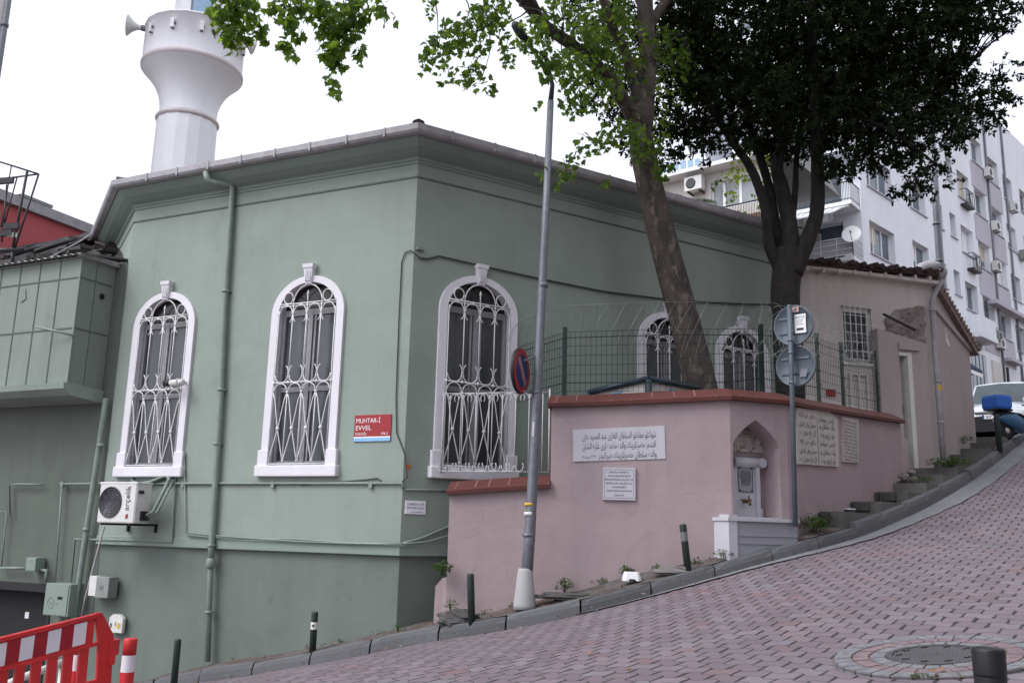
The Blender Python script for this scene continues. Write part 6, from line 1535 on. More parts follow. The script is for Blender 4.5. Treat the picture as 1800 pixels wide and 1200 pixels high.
wn = MB(); q_, z = HF.at(1461, 690, -.02); wn.fbox(HF, q_-.10, q_+.10, -.03, -.0, z-.07, z+.07); wn.build('meter_plate', M['sign_red'], PH)
# roof: tiles with a ragged eave
RO = MB()
def zr(x): return lerp(ztl, ztr, x/HL)
sl_in = .34
RO.add([HF.P(-.35, -.26, zr(-.35)+.02), HF.P(HL+.1, -.26, zr(HL)+.02), HF.P(HL+.2, 2.6, zr(HL)+.5), HF.P(-1.3, 2.6, zr(0)+.5), HF.P(-.35, -.26, zr(-.35)-.05), HF.P(HL+.1, -.26, zr(HL)-.05), HF.P(HL+.2, 2.6, zr(HL)+.4), HF.P(-1.3, 2.6, zr(0)+.4)], [(0, 1, 2, 3), (4, 7, 6, 5), (0, 4, 5, 1), (1, 5, 6, 2), (3, 2, 6, 7), (0, 3, 7, 4)])
ro = RO.build('roof', M['tile'], PH)
T_ = MB(); n = int((HL+.5)/.135)
for k in range(n):
    x = -.35+k*.135; j = random.uniform(-.09, .09); z = zr(x)+.02+random.uniform(-.02, .04); tilt = random.uniform(-.05, .06)
    for r in range(5):
        y0 = -.34+r*.40+j; p = HF.P(x+.11+random.uniform(-.02, .02), y0, z+.05*r+random.uniform(0, .02)); q_ = HF.P(x+.11, y0+.45, z+.05*r+.055)
        T_.tube([p, q_], [.06, .048], 8)
T_.build('eave_tiles', M['tile'], ro)
sf_ = MB(); sf_.fbox(HF, -.3, HL+.05, -.22, .05, min(ztl, ztr)-.10, min(ztl, ztr)-.03)
for k in range(9): x = -.2+k*HL/8; sf_.fbox(HF, x-.03, x+.03, -.24, .02, zr(max(x, 0))-.16, zr(max(x, 0))-.06)
sf_.build('eave_boards', M['house_grey'], ro)
vg = MB(); n = 20
for k in range(n):
    t = k/(n-1); p = HS.P(lerp(-.15, HSL+.35, t), -.16, lerp(ztr+.02, zse+.0, t)); q_ = HS.P(lerp(-.15, HSL+.35, t), .34, lerp(ztr+.02, zse, t)+.12)
    vg.tube([p, q_], .055, 8)
vg.prism([HS.P(-.1, -.12, ztr-.12), HS.P(HSL+.3, -.12, zse-.16), HS.P(HSL+.3, -.12, zse-.06), HS.P(-.1, -.12, ztr-.0)], HS.ey*.45); vg.build('verge_tiles', simple('old_verge_tile', (.20, .15, .125), .85, var=.3, scale=10), ro)
ms = MB(); a = HS.at(1648, 545); b2 = HS.at(1702, 612); ms.prism([HS.P(.02, -.05, a[1]+.08), HS.P(HSL, -.05, b2[1]+.02-.0), HS.P(HSL, -.05, b2[1]-.08), HS.P(.02, -.05, a[1]-.04)], HS.ey*.06); ms.build('wall_moulding', M['house_pink'], PH)
sp_ = MB(); q_ = HS.at(1663, 590); sp_.add([HS.P(q_[0]-.03, -.006, q_[1]+.22), HS.P(q_[0]+.05, -.006, q_[1]-.05), HS.P(q_[0]+.26, -.006, q_[1]-.2), HS.P(q_[0]+.16, -.006, q_[1]-.2), HS.P(q_[0]-.02, -.006, q_[1]-.12)], [(0, 1, 2, 3, 4)]); sp_.build('paint_splash', M['white_paint'], PH)
dp = MB()
def Hp(px, py, Y=19.22): return atY(px, py, Y)
dp.tube([Hp(1655, 474), Hp(1655, 496), Hp(1650, 503), Hp(1641, 520), Hp(1638, 534), Hp(1642, 600), Hp(1650, 700), Hp(1658, 808)], .058, 12); dp.lathe(Hp(1655, 482)-V((0, 0, .1)), [(.07, 0), (.12, .10), (.12, .2)], 10)
for px, py in ((1639, 545), (1648.5, 670), (1653.5, 742)): dp.lathe(Hp(px, py)-V((0, 0, .03)), [(.074, 0), (.074, .05)], 12)
dp.build('downpipe', M['gutter'], PH)
dp = MB(); dp.lathe(Hp(1649.5, 681)-V((0, 0, .07)), [(.062, 0), (.062, .13)], 12, cap=False); dp.build('sticker', M['yellow'], PH)
# lamp post behind the pink house
pb_ = atY(1652, 480, 24.0)
L2 = thing('street_lamp', V((pb_.x, pb_.y, 4.2)), 'slim grey post with a small floodlight head, rising behind the pink house roof', 'street lamp')
b = MB(); b.tube([V((pb_.x, pb_.y, 4.2)), pb_, atY(1645, 375, 24), atY(1640, 300, 24)], .075, 10)
for py in (395, 460): p = atY(1652-(480-py)*.068, py, 24); b.tube([p, p+V((0, 0, .06))], .1, 10)
b.build('pole', M['grey_steel'], L2)
b = MB(); hp_ = atY(1646, 466, 23.9); ax = V((-.9, -.3, -.28)).normalized(); b.lathe(hp_, [(.06, -.1), (.11, .0), (.17, .25), (.15, .55), (.03, .66)], 14, axis=ax); b.build('lamp_head', M['gutter'], L2)
b = MB(); b.lathe(hp_+ax*.15+V((0, 0, -.09)), [(.15, .0), (.10, .06)], 12, axis=V((0, 0, -1))); b.build('lens', M['far_glass'], L2)
# ================================================================== APARTMENT BLOCK
bc = atY(1517, 420, 44.0)
_v = ray(2540, 976); BFc = Fac((bc.x, bc.y), (_v.x, _v.y))
AB = thing('apartment_block', BFc.P(8, 4, 8), 'white and mauve apartment block with deep windows, stepping up behind the pink house', 'apartment building')
BLEN, BTOP, BBOT = 40.0, BFc.at(1786, 243)[1], 2.0
def bx(px, py): return BFc.at(px, py)
colsB = {  # column: (half width, [window centres in the image], height)
 'wide': (1.55, [(1555, 429), (1542, 310)], 1.75), 'mid': (1.15, [(1623, 457), (1610, 361)], 1.7),
 's1': (.42, [(1652, 380)], 1.5), 's2': (.5, [(1672, 394), (1687, 508)], 1.5),
 'c3': (1.05, [(1700, 424), (1689, 325), (1715, 541)], 1.75), 'c4': (1.05, [(1733, 453), (1722, 358), (1711, 259), (1742, 549)], 1.75),
 'c5': (1.05, [(1762, 482), (1753, 387), (1742, 292), (1770, 581)], 1.75), 'c6': (1.0, [(1788, 508), (1777, 413)], 1.75), 'c7': (1.0, [(1808, 440)], 1.75), 'c8': (1.0, [(1826, 466)], 1.75)}
fl_z = None
ops = []; info = []
FLH = None
for nme, (hw, cs, hh) in colsB.items():
    pts_ = [bx(*c) for c in cs]; xc = sum(p[0] for p in pts_)/len(pts_); zs3 = [p[1] for p in pts_]
    if len(zs3) > 1 and FLH is None: FLH = abs(zs3[0]-zs3[1])
    zA = zs3[0]
    zl_ = sorted({round(zA+k*(FLH or 2.8), 2) for k in range(-5, 6)})
    for z in zl_:
        if z-hh/2 < (8.0 if nme in ('wide', 'mid') else 12.6 if nme in ('c4', 'c5', 'c6') else 11.5) or z+hh/2 > BTOP-.6: continue
        ops.append(dict(x=xc, hw=hw, zb=z-hh/2, zc=z+hh/2, kind='rect', reveal=.42)); info.append((nme, xc, z, hw, hh))
shx0, shz1 = bx(1703, 615); shx1, shz0 = bx(1737, 720)
w = MB(); ops2 = [o for o in ops]
xs_all = sorted(set((round(o['x']-o['hw'], 3), round(o['x']+o['hw'], 3)) for o in ops2))
wall_open(w, BFc, 0, BLEN, 7.5 if False else BBOT, BTOP, ops2)
w.quad(BFc.P(BLEN, 0, BBOT), BFc.P(BLEN, 9, BBOT), BFc.P(BLEN, 9, BTOP), BFc.P(BLEN, 0, BTOP)); w.quad(BFc.P(0, 9, BBOT), BFc.P(BLEN, 9, BBOT), BFc.P(BLEN, 9, BTOP), BFc.P(0, 9, BTOP)); w.quad(BFc.P(0, 0, BTOP), BFc.P(BLEN, 0, BTOP), BFc.P(BLEN, 9, BTOP), BFc.P(0, 9, BTOP))
w.build('wall', M['apt'], AB, fix=False)
# mauve spandrels between the windows of the further columns
x4 = [i for i in info if i[0] in ('c4', 'c5')]
for nme, xc, z, hw, hh in x4:
    sp_ = MB(); sp_.fbox(BFc, xc-hw-.35, xc+hw+.35, -.035, .0, z-hh/2-(FLH-hh)+.02, z-hh/2-.12); sp_.build('spandrel', M['apt_mauve'], AB)
x_led0, z_led = bx(1736, 525); x_led1, _ = bx(1796, 570)
wm = MB(); 
def win_unit(nme, xc, z, hw, hh):
    f = MB(); y0, y1 = .30, .38; t = .07
    for a, b2 in ((xc-hw, xc-hw+t), (xc+hw-t, xc+hw)): f.fbox(BFc, a, b2, y0, y1, z-hh/2, z+hh/2)
    f.fbox(BFc, xc-hw, xc+hw, y0, y1, z-hh/2, z-hh/2+t); f.fbox(BFc, xc-hw, xc+hw, y0, y1, z+hh/2-t, z+hh/2)
    nm_ = 2 if hw > 1.3 else 1 if hw > .6 else 0
    for k in range(nm_): x = lerp(xc-hw, xc+hw, (k+1)/(nm_+1)); f.fbox(BFc, x-.05, x+.05, y0-.01, y1, z-hh/2+t, z+hh/2-t)
    o = f.build('window', M['pvc'], AB)
    f = MB(); f.fbox(BFc, xc-hw+.03, xc+hw-.03, y0+.045, y0+.06, z-hh/2+.03, z+hh/2-.03); f.build('pane', M['far_glass'], o)
    if random.random() < .55:
        f = MB(); a = xc-hw+t if random.random() < .6 else xc; f.fbox(BFc, a, a+hw*.9, y0+.035, y0+.042, z-hh/2+t+(.0 if random.random() < .5 else hh*.4), z+hh/2-t); f.build('blind', M['curtain'] if random.random() < .35 else M['pvc'], o)
    f = MB(); f.fbox(BFc, xc-hw-.08, xc+hw+.08, -.09, .3, z-hh/2-.07, z-hh/2); f.build('sill', M['apt_mauve'], o)
for i in info: win_unit(*i)
def rail_unit(px, py):
    x, z = bx(px, py); f = MB()
    for zz_ in (z-.5, z+.45): f.tube([BFc.P(x-.65, -.0, zz_), BFc.P(x-.65, -.38, zz_), BFc.P(x+.65, -.38, zz_), BFc.P(x+.65, 0, zz_)], .025, 5)
    for k in range(8): xx = lerp(x-.65, x+.65, k/7); f.tube([BFc.P(xx, -.38, z-.5), BFc.P(xx, -.38-.05*math.sin(k), z), BFc.P(xx, -.38, z+.45)], .018, 5)
    f.fbox(BFc, x-.68, x+.68, -.42, 0, z-.62, z-.5); f.build('window_railing', M['iron'], AB)
rail_unit(1694, 350); rail_unit(1706, 462)
f = MB(); f.fbox(BFc, x_led0, BLEN, -.55, 0, z_led-.35, z_led-.1); f.build('ledge', M['apt_mauve'], AB)
f = MB(); q_ = bx(1712, 591); f.fbox(BFc, q_[0]-1.5, q_[0]+1.5, -.9, 0, q_[1]-.35, q_[1]-.05); f.fbox(BFc, q_[0]-1.4, q_[0]+1.4, -.85, -.8, q_[1]-.05, q_[1]+1.0); f.fbox(BFc, q_[0]-1.4, q_[0]-1.35, -.8, 0, q_[1]-.05, q_[1]+1.0); f.fbox(BFc, q_[0]+1.35, q_[0]+1.4, -.8, 0, q_[1]-.05, q_[1]+1.0); f.build('balcony', M['apt'], AB)
f = MB()
for px, py in ((1757, 590), (1786, 560), (1645, 330)): x, z = bx(px, py); f.tube([BFc.P(x, -.09, BBOT), BFc.P(x, -.09, BTOP-.2)], .075, 8)
f.build('downpipe', M['grey_steel'], AB)
# ground floor openings: glazed shop front, rolled shutter, dark doorway
f = MB(); f.fbox(BFc, shx0-.2, shx1+.25, -.10, .0, shz0-1.5, shz1+.3); so = f.build('shop_front', M['pvc'], AB)
f = MB(); f.fbox(BFc, shx0, shx1, -.125, -.10, shz0-1.5, shz1); f.build('shop_glass', M['far_glass'], so)
f = MB()
for k in range(3): x = lerp(shx0, shx1, (k+1)/4); f.fbox(BFc, x-.05, x+.05, -.14, -.125, shz0-1.5, shz1)
f.build('mullion', M['iron'], so)
f = MB(); a, za2 = bx(1742, 632); b2, zb4 = bx(1764, 700); f.fbox(BFc, a, b2, -.08, 0, zb4-1, za2); f.build('roller_shutter', M['apt_shade'], AB)
f = MB(); a, za2 = bx(1768, 645); b2, zb4 = bx(1776, 700); f.fbox(BFc, a, b2, -.06, 0, zb4-1, za2); f.build('doorway', M['dark'], AB)
f = MB(); a, za2 = bx(1764, 632); b2, _ = bx(1785, 640); f.fbox(BFc, a, b2, -.5, 0, za2-.1, za2+.12); f.build('door_canopy', M['apt_mauve'], AB)
# outdoor units on the facade
ACG = 'air conditioners on the apartment facade'
for k, (px, py, lab) in enumerate(((1731, 306, 'pale air conditioner high on the apartment facade, under the topmost window row'), (1776, 366, 'pale air conditioner near the far end of the apartment facade, high up'), (1745, 470, 'white air conditioner between mauve panels, mid facade'), (1744, 400, 'white air conditioner below a mid storey window of the apartments'), (1748, 592, 'grey air conditioner low on the facade above the shop shutter'), (1793, 450, 'dark air conditioner beside the furthest downpipe'), (1752, 605, 'lowest air conditioner above the dark doorway'))):
    x, z = bx(px, py); t = thing('air_conditioner', BFc.P(x, -.3, z), lab, 'air conditioner', ACG)
    f = MB(); f.fbox(BFc, x-.42, x+.42, -.42, -.08, z-.3, z+.32); f.build('casing', M['ac_white'] if k not in (4, 5) else M['grey_box'], t)
    f = MB(); f.lathe(BFc.P(x-.1, -.425, z), [(.23, 0), (.23, .015), (.18, .015)], 16, axis=-BFc.ey); f.build('fan_grille', M['ac_grille'], t)
    f = MB(); f.fbox(BFc, x-.35, x-.3, -.4, 0, z-.36, z-.3); f.fbox(BFc, x+.3, x+.35, -.4, 0, z-.36, z-.3); f.build('bracket', M['grey_box'], t)
# blue shop awning and its sign
q_ = bx(1706, 650); t = thing('shop_awning', BFc.P(q_[0]-.6, -.8, q_[1]), 'blue shop awning with a white valance at the apartment ground floor', 'awning')
f = MB(); f.prism([BFc.P(q_[0]-2.4, -.1, q_[1]+.4), BFc.P(q_[0]-2.4, -.8, q_[1]-.2), BFc.P(q_[0]-2.4, -.8, q_[1]-.4), BFc.P(q_[0]-2.4, -.1, q_[1]-.4)], BFc.ex*1.9); f.build('canopy', simple('navy_awning', (.01, .02, .07), .7), t)
f = MB(); f.fbox(BFc, q_[0]-2.4, q_[0]-.5, -.82, -.8, q_[1]-.62, q_[1]-.4); f.build('valance', M['white_paint'], t)
# wing with balconies, facing the trees
_v2 = ray(-1150, 900); WFc0 = V((-_v2.x, -_v2.y, 0)).normalized()
WF = Fac((bc.x-WFc0.x*6.9, bc.y-WFc0.y*6.9), (WFc0.x, WFc0.y)); WL = 6.9
def wx(px, py, d=0): return WF.at(px, py, d)
AW = thing('balcony_wing', WF.P(6, 3, 8), 'white wing of the apartments with iron-railed balconies and a striped awning, behind the dark tree', 'apartment building')
FL_ = 2.85
zf1 = wx(1500, 352, -1.2)[1]                                   # slab of the balcony seen at the corner
w = MB(); wops = []
for k in range(-3, 5):
    for xc, hw in ((WL-2.4, 1.45), (WL-5.6, .8)): wops.append(dict(x=xc, hw=hw, zb=zf1+k*FL_+.25, zc=zf1+k*FL_+2.3, kind='rect', reveal=.4))
wall_open(w, WF, 0, WL, 0, BTOP, wops); w.quad(WF.P(0, 0, 0), WF.P(0, 8, 0), WF.P(0, 8, BTOP), WF.P(0, 0, BTOP)); w.quad(WF.P(0, 0, BTOP), WF.P(WL, 0, BTOP), WF.P(WL, 8, BTOP), WF.P(0, 8, BTOP)); w.build('wall', M['apt'], AW, fix=False)
for o_ in wops:
    f = MB(); x, hw = o_['x'], o_['hw']; z0, z1 = o_['zb'], o_['zc']
    for a, b2 in ((x-hw, x-hw+.08), (x+hw-.08, x+hw), (x-.05, x+.05)): f.fbox(WF, a, b2, .28, .36, z0, z1)
    f.fbox(WF, x-hw, x+hw, .28, .36, z1-.08, z1); f.fbox(WF, x-hw, x+hw, .28, .36, z0, z0+.08); wi = f.build('window', M['pvc'], AW)
    f = MB(); f.fbox(WF, x-hw+.02, x+hw-.02, .32, .335, z0+.02, z1-.02); f.build('pane', M['far_glass'], wi)
for k in range(-2, 3):
    z = zf1+k*FL_
    f = MB(); f.fbox(WF, .4, WL-.05, -1.35, 0, z-.18, z); bo = f.build('balcony', M['apt'], AW)
    f = MB(); lowr = (k == -1)
    f.tube([WF.P(.4, -1.3, z+1.0), WF.P(WL-.08, -1.3, z+1.0), WF.P(WL-.08, -.02, z+1.0)], .03, 6); f.tube([WF.P(.4, -1.3, z+.12), WF.P(WL-.08, -1.3, z+.12), WF.P(WL-.08, -.02, z+.12)], .02, 6)
    n = 8 if lowr else 84
    if lowr:
        for zz_ in (.4, .7): f.tube([WF.P(.4, -1.3, z+zz_), WF.P(WL-.08, -1.3, z+zz_), WF.P(WL-.08, -.02, z+zz_)], .02, 6)
    for j in range(n+1): x = lerp(.4, WL-.08, j/n); f.tube([WF.P(x, -1.3, z+.02), WF.P(x, -1.3, z+1.0)], .014 if not lowr else .025, 4)
    for j in range(9 if not lowr else 2): y = lerp(-1.3, -.02, j/8); f.tube([WF.P(WL-.08, y, z+.02), WF.P(WL-.08, y, z+1.0)], .014, 4)
    f.build('balcony_railing', M['iron'] if not lowr else M['pvc'], bo)
    if lowr: f = MB(); f.fbox(WF, .45, WL-.1, -1.26, -1.24, z+.12, z+.95); f.build('balcony_screen', M['apt_mauve'], bo)
aw = thing('striped_awning', WF.P(WL-3, -1.4, zf1-.3), 'white and grey striped canvas awning under the balcony slab, behind tree stems', 'awning')
f = MB(); xa0, xa1 = .5, WL-.3; ns = 26
for k in range(ns):
    x0, x1 = lerp(xa0, xa1, k/ns), lerp(xa0, xa1, (k+1)/ns); mi = k % 2
    P_ = [(-1.28, -.22), (-1.9, -.55), (-3.3, -1.2), (-3.32, -1.6)]
    for (y0, h0), (y1, h1) in zip(P_, P_[1:]): f.quad(WF.P(x0, y0, zf1+h0), WF.P(x1, y0, zf1+h0), WF.P(x1, y1, zf1+h1), WF.P(x0, y1, zf1+h1), mi)
f.build('canvas', [M['awning'], M['awning_grey']], aw, fix=False)
f = MB(); f.tube([WF.P(xa0, -1.25, zf1-.25), WF.P(xa1+.1, -1.25, zf1-.25)], .07, 8)
for x in (xa0+.2, xa1-.05): f.tube([WF.P(x, -1.2, zf1-.3), WF.P(x, -2.2, zf1-.6), WF.P(x, -3.3, zf1-1.25)], .03, 6)
f.build('roller', M['pvc'], aw)
ds = atY(1497, 412, 42.6); dd = V((-.45, -.85, .28)).normalized()
t = thing('satellite_dish', ds, 'white satellite dish at the corner of the balcony wing, above the white railing', 'satellite dish')
f = MB(); f.lathe(ds, [(.002, -.10), (.2, -.075), (.36, -.02), (.45, .04), (.455, .055), (.44, .05), (.36, .0), (.002, -.08)], 24, axis=dd); f.build('dish', M['pvc'], t)
f = MB(); f.tube([ds-V((0, 0, .35)), ds+dd*.5-V((0, 0, .1))], .02, 6); f.lathe(ds+dd*.48-V((0, 0, .1)), [(.05, 0), (.05, .12)], 8, axis=-dd); f.tube([ds-dd*.1, ds-dd*.25, ds-dd*.25-V((0, 0, .9))], .03, 6); f.build('feed_arm', M['grey_steel'], t)
# house beyond the roof
hq = atY(1340, 270, 37.0); WH_F = Fac((hq.x-WFc0.x*14, hq.y-WFc0.y*14), (WFc0.x, WFc0.y)); 
def wh(px, py, d=0): return WH_F.at(px, py, d)
WHs = thing('white_house', WH_F.P(9, 2, 8), 'white house with a grey overhanging roof and long window, beyond the green roof gutter', 'house')
ze = wh(1240, 296, -.6)[1]; wz_ = wh(1260, 345)[1]; xw0 = wh(1250, 345)[0]; xw1 = wh(1330, 335)[0]
w = MB(); wall_open(w, WH_F, 5, 14.5, 0, ze, [dict(x=(xw0+xw1)/2, hw=(xw1-xw0)/2, zb=wz_-.65, zc=wz_+.65, kind='rect', reveal=.25)]); w.quad(WH_F.P(5, 0, 0), WH_F.P(5, 6, 0), WH_F.P(5, 6, ze), WH_F.P(5, 0, ze)); w.build('wall', M['apt_shade'], WHs, fix=False)
w = MB(); w.fbox(WH_F, 4.2, 15, -.75, .1, ze-.02, ze+.16); w.build('eave', M['pvc'], WHs)
w = MB(); w.prism([WH_F.P(4.2, -.75, ze+.16), WH_F.P(4.2, 3, ze+1.35), WH_F.P(4.2, 6.5, ze+.16)], WH_F.ex*10.8); w.build('roof', M['grey_box'], WHs)
w = MB(); 
for x in (xw0, lerp(xw0, xw1, .27), lerp(xw0, xw1, .63), xw1): w.fbox(WH_F, x-.06, x+.06, .12, .2, wz_-.65, wz_+.65)
w.fbox(WH_F, xw0, xw1, .12, .2, wz_+.57, wz_+.65); w.fbox(WH_F, xw0, xw1, .12, .2, wz_-.65, wz_-.57); wi = w.build('window', M['pvc'], WHs)
w = MB(); w.fbox(WH_F, xw0, xw1, .15, .165, wz_-.6, wz_+.6); w.build('pane', simple('pale_reflecting_glass', (.30, .32, .34), .15, var=.4, scale=.8), wi)
w = MB(); zr_ = wh(1300, 358, -1)[1]
w.tube([WH_F.P(xw0, -1.0, zr_), WH_F.P(15, -1.0, zr_)], .03, 6)
for k in range(50): x = lerp(xw0, 15, k/49); w.tube([WH_F.P(x, -1, zr_-.95), WH_F.P(x, -1, zr_)], .013, 4)
w.build('railing', M['iron'], WHs)
w = MB(); w.fbox(WH_F, xw0, 15, -1.1, 0, zr_-1.25, zr_-.95); w.fbox(WH_F, xw0, 15, -.93, -.85, zr_-.95, zr_-.5); w.build('terrace', simple('clay_planter', (.30, .19, .14), .8), WHs)
x, z = wh(1228, 328); t = thing('air_conditioner', WH_F.P(x, -.4, z), 'cream air conditioner under the eave of the white house', 'air conditioner')
f = MB(); f.fbox(WH_F, x-.42, x+.42, -.55, -.2, z-.32, z+.32); f.build('casing', M['ac_white'], t)
f = MB(); f.lathe(WH_F.P(x-.1, -.553, z), [(.24, 0), (.24, .015), (.18, .015)], 16, axis=-WH_F.ey); f.build('fan_grille', M['ac_grille'], t)
f = MB(); f.fbox(WH_F, x-.3, x-.25, -.5, 0, z-.4, z-.32); f.fbox(WH_F, x+.25, x+.3, -.5, 0, z-.4, z-.32); f.build('bracket', M['iron'], t)
# pale glazed block further back
gb_ = atY(1168, 280, 46); GBF = Fac((gb_.x-3, gb_.y), (.9, -.43)); t = thing('glazed_block', GBF.P(2, 2, 5), 'pale glassy building sliver between the plane trunk and the white house', 'building')
f = MB(); f.fbox(GBF, 1.6, 5.0, 0, 5, 0, GBF.at(1170, 286)[1]); f.build('wall', M['apt'], t)
for k in range(9): f = MB(); f.fbox(GBF, 1.7+k*.37, 1.95+k*.37, -.03, 0, 3, GBF.at(1170, 288)[1]); f.build('window', M['sky_glass'], t)
# ================================================================== CAR, SCOOTER, PERSON
def car():
    C0 = atY(1748, 765, 25.8); gz = landing_z(C0.x, C0.y); C0.z = gz+.005
    hd = V((-.60, -.80, 0)); sd = V((-hd.y, hd.x, 0))             # heading towards the viewer; sd = car's left... to the viewer's right
    if sd.x < 0: sd = -sd
    t = thing('parked_car', C0, 'white hatchback with a black bumper parked at the top of the street', 'car')
    P = lambda x, y, z: C0+sd*x-hd*y+V((0, 0, z))                 # x across, y backwards from the nose, z up
    secs = [  # y, half width, z low, z top, roof half width
        (-.02, .66, .30, .62), (.05, .80, .22, .78), (.35, .86, .20, .93), (.9, .875, .20, 1.04), (1.15, .88, .20, 1.08)]
    b = MB(); ring = []
    def sect(y, hw, zl, zt, cr=.04): return [(-hw*.92, y, zl), (-hw, y, zl+.15), (-hw, y, zt-.18), (-hw*.9, y, zt-.03), (-hw*.45, y, zt+cr*.6), (0, y, zt+cr), (hw*.45, y, zt+cr*.6), (hw*.9, y, zt-.03), (hw, y, zt-.18), (hw, y, zl+.15), (hw*.92, y, zl)]
    S_ = [sect(*s) for s in secs]+[sect(3.6, .88, .20, 1.08, .0), sect(4.2, .84, .25, 1.0, 0)]
    vs = [P(*p) for s in S_ for p in s]; k = 11; n = len(S_)
    b.add(vs, [(i*k+j, (i+1)*k+j, (i+1)*k+j+1, i*k+j+1) for i in range(n-1) for j in range(k-1)], 0, True); b.ngon([P(*p) for p in S_[0]]); b.ngon([P(*p) for p in S_[-1]])
    b.build('body', M['car_white'], t)
    cab = [(1.05, .80, 1.06), (1.75, .70, 1.76), (2.1, .68, 1.83), (3.3, .68, 1.82), (4.1, .74, 1.05)]
    b = MB(); vs = []
    for y, hw, z in cab: vs += [P(-hw-.07, y, min(1.06, z)), P(-hw, y, z), P(-hw*.5, y, z+.03), P(0, y, z+.04), P(hw*.5, y, z+.03), P(hw, y, z), P(hw+.07, y, min(1.06, z))]
    b.add(vs, [(i*7+j, (i+1)*7+j, (i+1)*7+j+1, i*7+j+1) for i in range(4) for j in range(6)], 0, True); b.build('cabin', M['car_white'], t)
    b = MB(); g = [(1.10, .74, 1.10), (1.72, .645, 1.735)]
    b.add([P(-g[0][1], g[0][0]-.03, g[0][2]), P(0, g[0][0]-.04, g[0][2]+.035), P(g[0][1], g[0][0]-.03, g[0][2]), P(g[1][1], g[1][0]-.03, g[1][2]), P(0, g[1][0]-.03, g[1][2]+.04), P(-g[1][1], g[1][0]-.03, g[1][2])], [(0, 1, 4, 5), (1, 2, 3, 4)]); b.build('windscreen', M['car_glass'], t)
    for sx in (-1, 1):
        b = MB(); b.add([P(sx*.845, 1.35, 1.1), P(sx*.735, 1.85, 1.68), P(sx*.73, 3.2, 1.68), P(sx*.80, 3.8, 1.1)], [(0, 1, 2, 3)]); b.build('side_window', M['car_glass'], t)
        b = MB(); b.ball(P(sx*.98, 1.35, 1.14), .11, 8, sq=.75); b.build('wing_mirror', M['car_white'] if sx < 0 else M['black'], t)
        b = MB(); b.prism([P(sx*.50, .04, .70), P(sx*.80, .12, .74), P(sx*.82, .16, .88), P(sx*.56, .10, .84)], -hd*-.05 if False else hd*.03); b.build('headlight', M['chrome'], t)
        for y in (.8, 3.4):
            b = MB(); b.lathe(P(sx*.70, y, .31), [(.20, -.0), (.31, .01), (.31, .17), (.22, .18)], 20, axis=sd*sx); wh_ = b.build('wheel', M['tyre'], t)
            b = MB(); b.lathe(P(sx*.70, y, .31)+sd*sx*.175, [(.2, 0), (.18, .015), (.05, .02)], 16, axis=sd*sx); b.build('rim', M['chrome'], wh_)
    b = MB(); o_ = [(-.895, .55), (-.89, .12), (-.70, -.07), (0, -.10), (.70, -.07), (.89, .12), (.895, .55)]; i_ = [(-.7, .5), (-.7, .3), (-.6, .25), (0, .25), (.6, .25), (.7, .3), (.7, .5)]
    b.add([P(x, y, z) for z in (.17, .60) for x, y in o_]+[P(x, y, z) for z in (.17, .60) for x, y in i_], [(j, j+1, 8+j, 7+j) for j in range(6)]+[(j, j+1, 15+j, 14+j) for j in range(6)]+[(7+j, 8+j, 22+j, 21+j) for j in range(6)]); b.build('bumper', M['black'], t)
    b = MB(); b.prism([P(-.45, -.0, .68), P(.45, -.0, .68), P(.48, .03, .74), P(-.48, .03, .74)], hd*.04); b.build('radiator_slot', M['black'], t)
    class PF:
        def P(s, x, y, z): return P(x, -.12+y, z)
    b = MB(); b.prism([P(-.26, -.115, .52), P(.26, -.115, .52), P(.26, -.115, .635), P(-.26, -.115, .635)], -hd*.02); po = b.build('number_plate', M['white_paint'], t)
    b = MB(); b.prism([P(-.26, -.118, .52), P(-.21, -.118, .52), P(-.21, -.118, .635), P(-.26, -.118, .635)], hd*.002); b.build('country_band', M['plate_blue'], po)
    b = MB(); put_text(b, PF(), '37 AE', .02, .545, .07, y=-.0, width=.36); b.build('lettering', M['ink'], po)
    b = MB(); b.lathe(P(-.1, 2.2, 1.64), [(.06, 0), (.03, .05)], 8); b.build('aerial', M['black'], t)
car()
